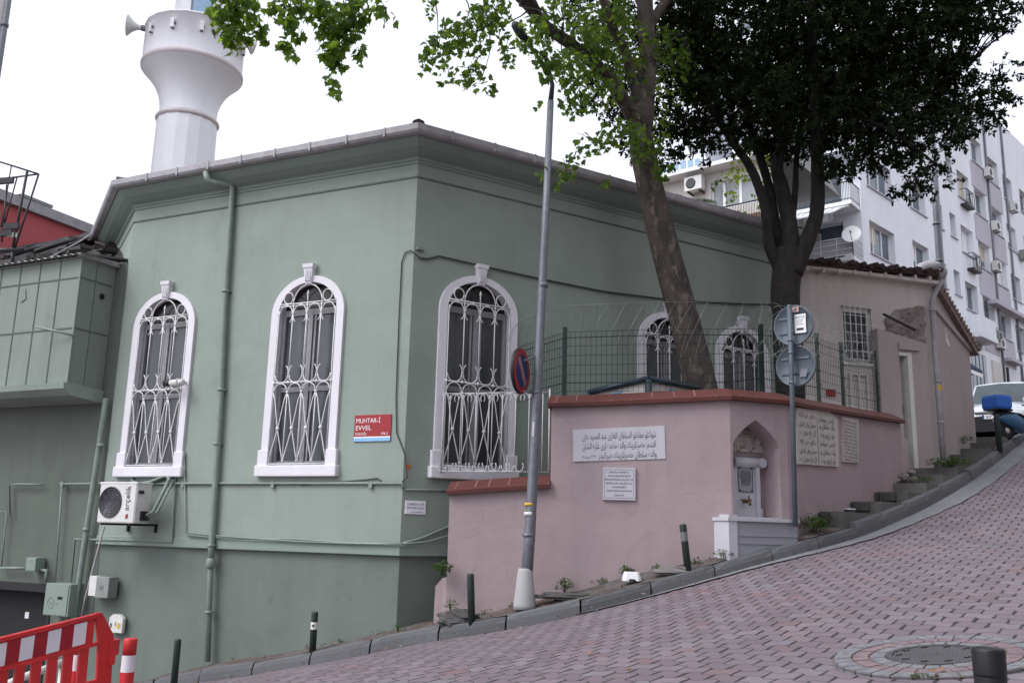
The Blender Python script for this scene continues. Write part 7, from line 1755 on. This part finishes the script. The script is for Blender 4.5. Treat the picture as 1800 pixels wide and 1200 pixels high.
def scooter():
    C0 = atY(1772, 766, 21.9); C0.z = landing_z(C0.x, C0.y)+.005
    fw = V((.93, .36, 0)).normalized(); sd = V((-fw.y, fw.x, 0))
    t = thing('motor_scooter', C0, 'blue motor scooter with a bright blue delivery box, parked in front of the white car', 'scooter')
    P = lambda x, y, z: C0+fw*x+sd*y+V((0, 0, z*.86))
    for x in (-.05, 1.2):
        b = MB(); b.lathe(P(x, -.05, .24), [(.15, 0), (.23, .01), (.245, .05), (.23, .09), (.15, .1)], 22, axis=sd); w_ = b.build('wheel', M['tyre'], t)
        b = MB(); b.lathe(P(x, -.055, .24), [(.02, 0), (.13, .01), (.15, .03), (.15, .08), (.02, .11)], 16, axis=sd); b.build('rim', M['chrome'], w_)
    b = MB(); vs = []; Sx = [(-.32, .10, .52, .62), (-.15, .15, .42, .70), (.15, .17, .32, .72), (.40, .16, .25, .60), (.55, .14, .20, .32)]
    for x, hw, z0, z1 in Sx: vs += [P(x, -hw, z0), P(x, -hw, z1-.05), P(x, -hw*.6, z1), P(x, hw*.6, z1), P(x, hw, z1-.05), P(x, hw, z0)]
    b.add(vs, [(i*6+j, (i+1)*6+j, (i+1)*6+(j+1) % 6, i*6+(j+1) % 6) for i in range(4) for j in range(6)]+[tuple(range(6)), tuple(range(24, 30))], 0, True); b.build('body', M['scooter_blue'], t)
    b = MB(); b.lbox(0, 0, 0, 0, 0, 0) if False else b.prism([P(.5, -.14, .24), P(.95, -.14, .24), P(1.0, -.14, .30), P(.5, -.14, .30)], sd*.28); b.build('footboard', M['black'], t)
    b = MB(); vs = []
    for x, hw, z in ((.92, .17, .25), (1.02, .20, .55), (1.05, .19, .80), (1.02, .12, .98)): vs += [P(x, -hw, z), P(x+.10, 0, z), P(x, hw, z), P(x-.04, 0, z)]
    b.add(vs, [(i*4+j, (i+1)*4+j, (i+1)*4+(j+1) % 4, i*4+(j+1) % 4) for i in range(3) for j in range(4)]+[(0, 1, 2, 3), (12, 13, 14, 15)], 0, True); b.build('leg_shield', M['scooter_blue'], t)
    b = MB(); vs = []
    for x, hw, z in ((-.35, .11, .70), (-.1, .15, .74), (.3, .15, .72), (.46, .11, .66)): vs += [P(x, -hw, z-.06), P(x, -hw, z), P(x, 0, z+.03), P(x, hw, z), P(x, hw, z-.06)]
    b.add(vs, [(i*5+j, (i+1)*5+j, (i+1)*5+(j+1) % 5, i*5+(j+1) % 5) for i in range(3) for j in range(5)]+[(0, 1, 2, 3, 4), (15, 16, 17, 18, 19)], 0, True); b.build('seat', M['black'], t)
    b = MB(); b.tube([P(1.2, 0, .3), P(1.1, 0, .75), P(1.0, 0, 1.0)], .03, 8); b.tube([P(.92, -.32, 1.06), P(1.0, -.1, 1.02), P(1.0, .1, 1.02), P(.92, .32, 1.06)], .018, 8); b.build('handlebar', M['black'], t)
    b = MB(); b.tube([P(1.0, -.22, 1.04), P(1.02, -.28, 1.2)], .008, 5); b.lathe(P(1.02, -.28, 1.24), [(.075, 0), (.08, .01), (.06, .03)], 12, axis=-fw); b.tube([P(1.0, .22, 1.04), P(1.02, .28, 1.2)], .008, 5); b.lathe(P(1.02, .28, 1.24), [(.075, 0), (.08, .01), (.06, .03)], 12, axis=-fw); b.build('mirror', M['chrome'], t)
    b = MB(); b.box(P(-.35, 0, .5), .03, .16, .09, fw, sd); b.build('tail_light', M['chrome'], t)
    b = MB(); vs = []
    for z, k in ((.80, .92), (.86, 1.0), (1.10, 1.0), (1.17, .93)): vs += [P(-.28+x*.235*k, y*.25*k, z) for x, y in ((-1, -.85), (-.85, -1), (.85, -1), (1, -.85), (1, .85), (.85, 1), (-.85, 1), (-1, .85))]
    b.add(vs, [tuple(range(7, -1, -1)), tuple(range(24, 32))]+[(r*8+i, r*8+(i+1) % 8, r*8+8+(i+1) % 8, r*8+8+i) for r in range(3) for i in range(8)]); b.build('delivery_box', M['blue_box'], t)
    b = MB(); b.prism([P(-.5, -.2, .76), P(.0, -.2, .76), P(.0, -.2, .80), P(-.5, -.2, .80)], sd*.4); b.build('carrier', M['black'], t)
scooter()
def person():
    p = atY(1707, 760, 29.0); p.z = landing_z(p.x, p.y)-.1; hz_ = atY(1709, 673, 29.0).z; Hh = 1.68; p.z = hz_-Hh
    t = MB(); me = bpy.data.meshes.new('person')
    J = [(0, 0, .92), (0, 0, 1.15), (0, 0, 1.38), (0, 0, 1.47), (0, -.01, 1.60), (.10, 0, .86), (.11, -.02, .47), (.11, .02, .06), (.12, -.13, .03), (-.10, 0, .86), (-.11, .03, .47), (-.11, .06, .06), (-.12, -.10, .03), (.19, 0, 1.36), (.25, .02, 1.10), (.24, -.12, .88), (.24, -.17, .81), (-.19, 0, 1.36), (-.25, .02, 1.10), (-.24, -.08, .86), (-.24, -.11, .79), (0, -.11, 1.59)]
    E_ = [(0, 1), (1, 2), (2, 3), (3, 4), (0, 5), (5, 6), (6, 7), (7, 8), (0, 9), (9, 10), (10, 11), (11, 12), (2, 13), (13, 14), (14, 15), (15, 16), (2, 17), (17, 18), (18, 19), (19, 20), (4, 21)]
    rad = [.14, .125, .14, .055, .10, .095, .065, .045, .035, .095, .065, .045, .035, .065, .048, .035, .03, .065, .048, .035, .03, .018]
    me.from_pydata(J, E_, []); o = bpy.data.objects.new('person', me); COL.objects.link(o)
    m = o.modifiers.new('skin', 'SKIN'); me.skin_vertices[0].data[0].use_root = True
    for i, r in enumerate(rad): me.skin_vertices[0].data[i].radius = (r, r*.85)
    s = o.modifiers.new('sub', 'SUBSURF'); s.levels = 1; s.render_levels = 1
    me.materials.append(M['skin']); o.location = p; o.rotation_euler = (0, 0, .5)
    tag(o, 'person in grey with auburn hair, half hidden behind the pink house corner', 'person')
    h = MB(); h.lathe((0, .01, 1.60), [(.10, -.06), (.118, .02), (.10, .10), (.05, .135), (.002, .14)], 14); h.build('hair', M['hair'], o, local=True)
    h = MB(); h.lathe((0, 0, .90), [(.17, 0), (.165, .25), (.20, .42), (.17, .50), (.075, .56)], 14, cap=False); h.build('grey_jacket', M['cloth_grey'], o, local=True)
    h = MB(); h.lathe((0, 0, .50), [(.20, -.12), (.19, .1), (.16, .42)], 14, cap=False); h.build('dark_skirt', M['cloth_dark'], o, local=True)
person()
# ================================================================== TREES
def rnd_unit():
    while True:
        v = V((random.uniform(-1, 1), random.uniform(-1, 1), random.uniform(-1, 1)))
        if .05 < v.length < 1: return v.normalized()
PL_OUT = [(0, 0), (.16, .06), (.40, -.02), (.36, .16), (.62, .30), (.40, .42), (.44, .58), (.22, .60), (.12, .78), (0, 1.02), (-.12, .78), (-.22, .60), (-.44, .58), (-.40, .42), (-.62, .30), (-.36, .16), (-.40, -.02), (-.16, .06)]
class Leaves:
    def __init__(s): s.v = []; s.f = []
    def plane(s, p, d, nrm, size):
        d = d.normalized(); sd = d.cross(nrm).normalized(); n2 = sd.cross(d); b = len(s.v)
        s.v.append(p+d*(size*.38))
        fold = random.uniform(.05, .25); curl = random.uniform(-.1, .25)
        for x, y in PL_OUT: s.v.append(p+d*(y*size)+sd*(x*size)-n2*(size*(fold*abs(x)+curl*y*y*.5)))
        n = len(PL_OUT)
        for i in range(n): s.f.append((b, b+1+i, b+1+(i+1) % n))
    def oval(s, p, d, nrm, L, w):
        d = d.normalized(); sd = d.cross(nrm).normalized(); n2 = sd.cross(d); b = len(s.v)
        s.v += [p, p+d*(L*.35)+sd*w+n2*(w*.3), p+d*(L*.75)+sd*(w*.7)+n2*(w*.2), p+d*L-n2*(L*.08), p+d*(L*.75)-sd*(w*.7)+n2*(w*.2), p+d*(L*.35)-sd*w+n2*(w*.3)]
        s.f += [(b, b+1, b+2, b+3), (b, b+3, b+4, b+5)]
    def build(s, name, m, parent, twigs=None, twig_mat=None):
        off = world_loc(parent); me = bpy.data.meshes.new(name); nl = len(s.f)
        if twigs:
            b0 = len(s.v); s.v += twigs.v; s.f += [tuple(i+b0 for i in f) for f in twigs.f]
        me.from_pydata([tuple(v-off) for v in s.v], [], s.f); me.materials.append(m)
        if twigs: me.materials.append(twig_mat); me.polygons.foreach_set('material_index', [0]*nl+[1]*(len(s.f)-nl))
        me.update()
        o = bpy.data.objects.new(name, me); COL.objects.link(o); o.parent = parent; return o
# ---- plane tree
PT = thing('plane_tree', atY(1232, 690, 15.2)*1.0, 'leaning plane tree with mottled bark and bright lobed leaves hanging against the sky', 'tree')
def tp(px, py, Y): return atY(px, py, Y)
trunk = [tp(1246, 760, 15.25), tp(1232, 680, 15.2), tp(1205, 570, 15.15), tp(1170, 440, 15.1), tp(1143, 330, 15.05), tp(1126, 240, 15.0), tp(1128, 190, 15.0)]
b = MB(); tw = []
tr_ = catmull(trunk, 5); n_ = len(tr_); b.tube(tr_, [lerp(.285, .20, i/(n_-1))*(1+.06*mnoise.noise(V((i*.5, 2, 1)))) for i in range(n_)], 18)
def limb(pts, r0, r1, k=5):
    c = catmull(pts, k); n = len(c); c = [p+V((mnoise.noise(p*1.7), mnoise.noise(p*1.7+V((9, 0, 0))), mnoise.noise(p*1.7+V((0, 9, 0)))))*(.05 if 0 < i < n-1 else 0) for i, p in enumerate(c)]
    b.tube(c, [lerp(r0, r1, i/(n-1)) for i in range(n)], 12); return c
LB = []
LB.append(limb([tp(1128, 225, 15.0), tp(1138, 120, 15.1), tp(1135, 0, 15.2), tp(1128, -120, 15.3), tp(1150, -300, 15.4)], .19, .10))
LB.append(limb([tp(1118, 222, 15.0), tp(1085, 160, 14.7), tp(1030, 100, 14.3), tp(960, 40, 13.8), tp(905, -10, 13.4), tp(800, -70, 12.8), tp(680, -120, 12.2), tp(540, -150, 11.8), tp(400, -150, 11.4)], .13, .035))
LB.append(limb([tp(1125, 190, 15.0), tp(1105, 110, 14.8), tp(1070, 30, 14.5), tp(1045, -50, 14.3), tp(1000, -180, 14.0), tp(940, -300, 13.6)], .10, .04))
LB.append(limb([tp(1133, 60, 15.1), tp(1200, -40, 15.5), tp(1290, -160, 16), tp(1380, -280, 16.3)], .10, .04))
LB.append(limb([tp(960, 40, 13.8), tp(900, -60, 13.0), tp(840, -170, 12.4), tp(780, -300, 12.0)], .06, .03))
LB.append(limb([tp(1133, 20, 15.2), tp(1080, -100, 16.2), tp(1000, -220, 17.2), tp(900, -330, 18)], .09, .04))
allp = [p for L in LB for p in L]
lv = Leaves(); tb = MB()
SPR = [(395, 25, 11.5, 32, 45, 60), (430, 15, 11.6, 38, 35, 60), (412, 70, 11.5, 20, 22, 24), (452, 55, 11.6, 28, 20, 26), (500, 15, 11.7, 38, 22, 42), (515, 50, 11.6, 26, 18, 22), (507, 85, 11.6, 18, 14, 12), (560, 15, 11.8, 38, 30, 64), (600, 45, 11.8, 42, 42, 90), (622, 18, 11.8, 36, 38, 62), (590, 98, 11.8, 24, 24, 34), (632, 92, 11.8, 16, 18, 12), (587, 150, 11.8, 13, 20, 10), (575, 70, 11.8, 22, 30, 26),
       (665, 12, 12, 18, 12, 10), (678, 28, 12, 10, 10, 4), (692, 36, 12, 6, 6, 2), (757, 8, 12.4, 16, 18, 12), (742, 112, 12.5, 14, 24, 11), (770, 85, 12.5, 32, 32, 44), (800, 60, 12.6, 34, 42, 60), (840, 55, 12.8, 38, 55, 90), (870, 25, 13, 36, 36, 64), (828, 132, 12.8, 32, 30, 40), (862, 152, 12.8, 16, 14, 9), (890, 90, 13, 18, 36, 26), (780, 128, 12.5, 20, 14, 10),
       (940, 60, 12.3, 34, 46, 70), (990, 35, 13.8, 56, 46, 100), (962, 108, 12.35, 30, 34, 60), (1000, 120, 13.4, 40, 44, 90), (1010, 178, 13.4, 30, 32, 46), (1040, 90, 14, 46, 55, 80), (1080, 55, 14.4, 46, 55, 90), (1060, 160, 14.2, 40, 40, 56), (1095, 232, 14.3, 50, 28, 64), (1042, 252, 14, 36, 20, 26), (958, 306, 12.95, 15, 10, 9), (995, 300, 13.1, 24, 13, 18), (980, 326, 13, 8, 10, 4), (1063, 322, 13.8, 9, 7, 6), (1135, 262, 14.5, 36, 34, 46), (1165, 295, 14.5, 24, 22, 24), (945, 187, 13.25, 7, 6, 3), (1100, 140, 14.9, 52, 56, 70), (1180, 120, 15.6, 50, 80, 90), (1260, 318, 14.9, 10, 10, 3), (1150, 210, 15.3, 40, 40, 40), (1010, 275, 13.6, 20, 16, 12)]
for k in range(16):                                          # inner crown round the upper stem
    px, py = random.uniform(985, 1240), random.uniform(-40, 215)
    if py > 60+(px-985)*.9: continue
    SPR.append((px, py, lerp(13.9, 16.2, (px-985)/255)+random.uniform(-.3, .8), 44, 40, 46))
for k in range(80):                                          # the rest of the crown, above the picture
    p = random.choice(allp[10:]); q = p+V((random.gauss(0, 1.3), random.gauss(0, 1.3), random.uniform(.3, 2.6))); v = q-EYE; dd = v.dot(_F); px, py = 900+FP*v.dot(_R)/dd, 600-FP*v.dot(_U)/dd
    if py < -50: SPR.append((px, py, q.y, 55, 45, 60))
for px, py, Y, rx, ry, n in SPR:
    c = tp(px, py, Y); sx, sz = rx/FP*Y, ry/FP*Y
    near = min(allp, key=lambda p: (p-c).length+max(0, c.z-p.z)*.5)
    if n > 6 and (near-c).length < (3.2 if n > 20 else 1.0):
        j1 = V((random.gauss(0, .18), random.gauss(0, .18), random.uniform(.05, .3))); j2 = V((random.gauss(0, .14), random.gauss(0, .14), random.uniform(.0, .2))); tb.tube(catmull([near, near.lerp(c, .35)+j1, near.lerp(c, .72)+j2, c+V((random.gauss(0, .1), 0, -sz*.4))], 4), [.016]*5+[.010]*4+[.006]*3+[.003], 5)
    for i in range(max(2, n//9)):
        e_ = c+V((random.gauss(0, sx*.5), random.gauss(0, sx*.5), random.gauss(0, sz*.5))); tb.tube([c.lerp(e_, .0), c.lerp(e_, .5)+V((0, 0, .05)), e_], [.007, .005, .003], 4)
    for i in range(int(n*1.7) if px > 890 and py < 300 else int(n*1.7)):
        while True:
            u = V((random.uniform(-1, 1), random.uniform(-1, 1), random.uniform(-1, 1)))
            if u.length < 1: break
        p = c+V((u.x*sx, u.y*max(sx, .25)*1.1, u.z*sz))
        d = V((random.gauss(0, .55), random.gauss(0, .55), -abs(random.gauss(.75, .35)))); nm = V((random.gauss(0, .6), random.gauss(-.35, .6), random.uniform(.2, 1)))
        lv.plane(p, d, nm, random.uniform(.08, .15) if px < 700 else random.uniform(.062, .125))
b.build('trunk', M['plane_bark'], PT); lv.build('crown', M['plane_leaf'], PT, tb, M['laurel_bark'])
# ---- dark evergreen
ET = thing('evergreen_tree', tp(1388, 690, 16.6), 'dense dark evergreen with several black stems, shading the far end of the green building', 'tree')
b = MB(); LB2 = []
def limb2(pts, r0, r1):
    c = catmull(pts, 5); n = len(c); kk = 1.0 if r0 > .24 else .8; b.tube(c, [lerp(r0, r1, i/(n-1))*kk*(1+.07*mnoise.noise(V((i*.6, r0*50, 1)))) for i in range(n)], 14); LB2.append(c)
limb2([tp(1392, 770, 16.6), tp(1389, 680, 16.6), tp(1384, 590, 16.6), tp(1380, 520, 16.6), tp(1384, 470, 16.6), tp(1386, 440, 16.6)], .255, .28)
limb2([tp(1396, 480, 16.5), tp(1422, 415, 16.4), tp(1436, 370, 16.3), tp(1437, 290, 16.2), tp(1432, 180, 16.2), tp(1425, 60, 16.2), tp(1430, -100, 16.3)], .20, .10)
limb2([tp(1374, 480, 16.6), tp(1352, 430, 16.5), tp(1346, 370, 16.4), tp(1322, 300, 16.3), tp(1285, 245, 16.2), tp(1240, 170, 16.0), tp(1200, 60, 15.8)], .15, .06)
limb2([tp(1378, 460, 16.7), tp(1364, 400, 16.7), tp(1352, 330, 16.7), tp(1334, 270, 16.7), tp(1310, 190, 16.8), tp(1290, 60, 17)], .14, .07)
limb2([tp(1386, 470, 16.5), tp(1388, 400, 16.5), tp(1374, 330, 16.5), tp(1366, 290, 16.4), tp(1382, 220, 16.3), tp(1400, 80, 16.2)], .22, .09)
limb2([tp(1392, 390, 16.6), tp(1398, 330, 16.6), tp(1400, 280, 16.7), tp(1412, 200, 16.8), tp(1450, 80, 17)], .085, .05)
for tgt in ((1560, 150, 16.4), (1650, 200, 16.2), (1700, 120, 16.6), (1600, 40, 17), (1520, 260, 16), (1660, 300, 15.8)):
    limb2([tp(1434, 200, 16.2), tp(lerp(1434, tgt[0], .5), lerp(200, tgt[1], .5)-30, lerp(16.2, tgt[2], .5)), tp(*tgt)], .06, .015)
b.build('trunk', M['laurel_bark'], ET)
LOBES = [(1300, 60, 125, 130, 16.4, 1.9), (1440, 70, 140, 170, 16.6, 2.2), (1560, 90, 140, 170, 16.6, 2.2), (1660, 60, 105, 105, 16.5, 1.8), (1700, 165, 78, 72, 16.3, 1.3), (1640, 235, 66, 52, 16.0, 1.1), (1530, 225, 100, 76, 16.2, 1.5), (1410, 205, 95, 66, 16.5, 1.6), (1265, 160, 86, 84, 16.3, 1.4), (1650, 318, 44, 24, 15.8, .5), (1610, 300, 40, 32, 15.8, .6), (1205, 190, 46, 60, 16.2, .9), (1735, 25, 60, 40, 16.6, 1.1), (1475, 285, 46, 26, 15.9, .7), (1720, 205, 60, 34, 16, .8), (1225, 60, 70, 110, 16.6, 1.5), (1590, 330, 24, 14, 15.8, .4), (1350, 225, 50, 50, 16.7, .9), (1560, 275, 40, 26, 15.9, .6), (1190, 60, 46, 120, 16.8, 1.2), (1330, 180, 80, 70, 15.6, 1.0), (1430, 240, 60, 40, 15.7, .8), (1210, 235, 44, 40, 16.2, .7), (1275, 232, 56, 34, 16.2, .7), (1165, 225, 26, 40, 16.4, .6), (1300, 250, 40, 24, 15.8, .5), (1470, 310, 30, 18, 15.8, .4), (1240, 268, 40, 20, 16.0, .4), (1770, 60, 26, 20, 16.4, .4), (1100, 110, 80, 100, 17.4, .8), (1060, 20, 80, 60, 17.4, .8), (1120, 225, 60, 60, 17.2, .6), (1175, 275, 40, 36, 16.8, .5), (1050, 170, 40, 50, 17.4, .5)]
TOPL = [(1330, -130, 180, 130, 16.8, 2.4), (1520, -140, 200, 140, 16.8, 2.6), (1680, -80, 110, 90, 16.7, 1.7), (1430, -280, 170, 100, 16.8, 2.2)]
lv = Leaves(); tb = MB(); al2 = [p for L in LB2 for p in L[3:]]
def blocked(px, py): return py > 60 and 1690 < px < 1800 and py < 125 and (px-1690) > (125-py)*.4
def fill(lobes, dens, leafL):
    for px, py, rx, ry, Y, dr in lobes:
        sx, sz = rx/FP*Y, ry/FP*Y; vol = 4.19*sx*sz*dr; ncl = int(vol*dens)+4
        for _ in range(ncl):
            while True:
                u = V((random.uniform(-1, 1), random.uniform(-1, 1), random.uniform(-1, 1)))
                if u.length < 1: break
            if u.length < .55 and random.random() < .35: u = u.normalized()*random.uniform(.55, 1)
            c = tp(px, py, Y)+V((u.x*sx, u.y*dr, u.z*sz)); v = c-EYE; dd_ = v.dot(_F); qx, qy = 900+FP*v.dot(_R)/dd_, 600-FP*v.dot(_U)/dd_
            if blocked(qx, qy) and random.random() < .8: continue
            ax = (u+V((random.gauss(0, .4), random.gauss(0, .4), random.gauss(-.1, .4)))).normalized(); tl = random.uniform(.16, .34)
            tb.tube([c-ax*tl*.5, c+ax*tl*.5], [.006, .003], 3, caps=False)
            for k in range(random.randint(11, 17)):
                t = random.uniform(-.45, .55); d = (ax*.55+rnd_unit()*.75+V((0, 0, -.15))).normalized(); lv.oval(c+ax*(t*tl)+rnd_unit()*.02, d, rnd_unit()+V((0, 0, .6)), random.uniform(.07, .115)*leafL, random.uniform(.017, .026)*leafL)
fill(LOBES, 60, 1.0); fill(TOPL, 12, 1.5)
for k in range(70):
    L = random.choice(LOBES); c = tp(L[0]+random.uniform(-.6, .6)*L[2], L[1]+random.uniform(-.6, .6)*L[3], L[4]); nr = min(al2, key=lambda p: (p-c).length)
    if (nr-c).length < 2.2: tb.tube([nr, nr.lerp(c, .5)+V((0, 0, .08)), c], [.02, .013, .006], 4)
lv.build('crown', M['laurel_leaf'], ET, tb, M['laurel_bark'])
# ---- young bright shoots of a small tree behind
YT = thing('young_tree', tp(1330, 380, 19.5)-V((0, 0, 4)), 'young yellow-green sapling glowing between the black stems', 'tree')
b = MB(); r0 = tp(1330, 470, 19.5); b.tube([V((r0.x, r0.y, 2)), r0, tp(1345, 330, 19.5), tp(1335, 270, 19.5)], [.05, .04, .03, .012], 8); b.build('trunk', M['laurel_bark'], YT)
lv = Leaves()
for px, py, rx, ry, n in ((1300, 305, 26, 22, 70), (1352, 290, 22, 50, 90), (1340, 350, 16, 34, 40), (1285, 345, 12, 14, 22), (1295, 378, 14, 10, 20), (1375, 330, 10, 30, 30), (1320, 270, 30, 20, 40)):
    for _ in range(n):
        c = tp(px+random.gauss(0, rx*.5), py+random.gauss(0, ry*.5), 19.5+random.gauss(0, .3)); lv.oval(c, rnd_unit()+V((0, 0, -.3)), rnd_unit()+V((0, 0, .5)), random.uniform(.09, .15), .032)
lv.build('crown', M['yellow_leaf'], YT)
# ---- palm behind the roof
PM = thing('palm', V((tp(1192, 350, 30).x, 30, 5)), 'grey-green palm crown just above the roof gutter, before the white house', 'palm')
b = MB(); pc = tp(1196, 372, 30); b.tube([V((pc.x, pc.y, 4)), pc], [.2, .16], 10); b.build('trunk', M['plane_bark'], PM)
lv = Leaves()
for k in range(26):
    a = 2*math.pi*k/26+random.uniform(-.1, .1); el = random.uniform(.3, 1.2); L = random.uniform(1.0, 1.5); prev = pc
    for i in range(1, 15):
        t = i/14; p = pc+V((math.cos(a)*L*t*math.cos(el*.6), math.sin(a)*L*t*math.cos(el*.6), L*(t*math.sin(el)-.65*t*t)))
        d = (p-prev).normalized(); sd = d.cross(V((0, 0, 1))).normalized()
        for s_ in (-1, 1): lv.oval(p, (sd*s_+d*.6+V((0, 0, -.25))), V((0, 0, 1)), .34*(1-.6*t)+.05, .018)
        prev = p
lv.build('crown', M['palm_leaf'], PM)
# ================================================================== UNSEEN TERRACES ADDED ACROSS THE STREET TO BLOCK SKY LIGHT
def terrace(o, ex, L, H, z0, label, mat):  # unseen building added to block sky light
    OF = Fac(o, ex); OB = thing('sky_blocking_terrace', OF.P(L/2, 3, z0), label, 'building')
    b = MB(); oops = []
    for fl in range(int(H/2.9)-1):
        for k in range(int(L/3.4)): oops.append(dict(x=2+k*3.4, hw=.7, zb=z0+5+fl*2.9, zc=z0+6.7+fl*2.9, kind='rect', reveal=.2))
    wall_open(b, OF, 0, L, z0-4, z0+H, oops); b.quad(OF.P(L, 0, z0-4), OF.P(L, 9, z0-4), OF.P(L, 9, z0+H), OF.P(L, 0, z0+H)); b.quad(OF.P(0, 0, z0-4), OF.P(0, 9, z0-4), OF.P(0, 9, z0+H), OF.P(0, 0, z0+H)); b.quad(OF.P(0, 0, z0+H), OF.P(L, 0, z0+H), OF.P(L, 9, z0+H), OF.P(0, 9, z0+H)); b.build('wall', M[mat], OB, fix=False)
    for o_ in oops:
        b = MB(); b.fbox(OF, o_['x']-.7, o_['x']+.7, .15, .19, o_['zb'], o_['zc']); b.build('window', M['far_glass'], OB)
terrace((42, 36), (-.66, -.75), 42, 17, 3, 'unseen grey terrace added across the street to block sky light, climbing the hill', 'house_grey')
terrace((12.5, -2.5), (-.93, -.37), 17, 15, 0, 'unseen pink house added across the street to block sky light, behind the viewpoint', 'house_pink')
# ================================================================== LIGHT AND CAMERA
W = bpy.data.worlds.new('World'); S.world = W; W.use_nodes = True; nt = W.node_tree; nt.nodes.clear(); N = NT(nt)
sky = N.n('ShaderNodeTexSky', sky_type='NISHITA'); sky.sun_disc = False
SUN_EL, SUN_AZ = math.radians(48), math.radians(-118)         # azimuth from +Y towards +X
sky.sun_elevation = SUN_EL; sky.sun_rotation = SUN_AZ; sky.air_density = 1.0; sky.dust_density = 5.0; sky.ozone_density = 1.0
bw = N.n('ShaderNodeRGBToBW'); N.link(sky.outputs[0], bw.inputs[0])
grey = N.n('ShaderNodeCombineColor'); g1 = N.math('MULTIPLY', bw.outputs[0], 1.0)
N.link(N.math('MULTIPLY', g1, .96), grey.inputs[0]); N.link(N.math('MULTIPLY', g1, .985), grey.inputs[1]); N.link(N.math('MULTIPLY', g1, 1.10), grey.inputs[2])
cloud = N.mix(.86, sky.outputs[0], grey.outputs[0])
flat = N.mix(.55, cloud, (5.45, 5.6, 6.25, 1))
bg = N.n('ShaderNodeBackground'); N.link(flat, bg.inputs[0]); bg.inputs[1].default_value = .13
out = N.n('ShaderNodeOutputWorld'); N.link(bg.outputs[0], out.inputs[0])
sl = bpy.data.lights.new('sun', 'SUN'); sl.energy = .6; sl.angle = math.radians(25); sl.color = (1, .96, .90)
so = bpy.data.objects.new('sun', sl); COL.objects.link(so)
sd = V((math.sin(SUN_AZ)*math.cos(SUN_EL), math.cos(SUN_AZ)*math.cos(SUN_EL), math.sin(SUN_EL)))
so.rotation_euler = (-sd).to_track_quat('-Z', 'Y').to_euler(); so.location = (-10, -10, 30)
cd_ = bpy.data.cameras.new('camera'); co = bpy.data.objects.new('camera', cd_); COL.objects.link(co)
mat = Matrix((( _R.x, _U.x, -_F.x, 0), (_R.y, _U.y, -_F.y, 0), (_R.z, _U.z, -_F.z, 0), (0, 0, 0, 1))); mat.translation = EYE
co.matrix_world = mat; cd_.sensor_width = 36; cd_.sensor_fit = 'HORIZONTAL'; cd_.lens = 36*FP/1800; cd_.clip_end = 1500; cd_.clip_start = .05
S.camera = co
S.view_settings.view_transform = 'Standard'; S.view_settings.look = 'None'; S.view_settings.exposure = 1.16; S.view_settings.gamma = 1.0
S.cycles.max_bounces = 6; S.cycles.transparent_max_bounces = 4
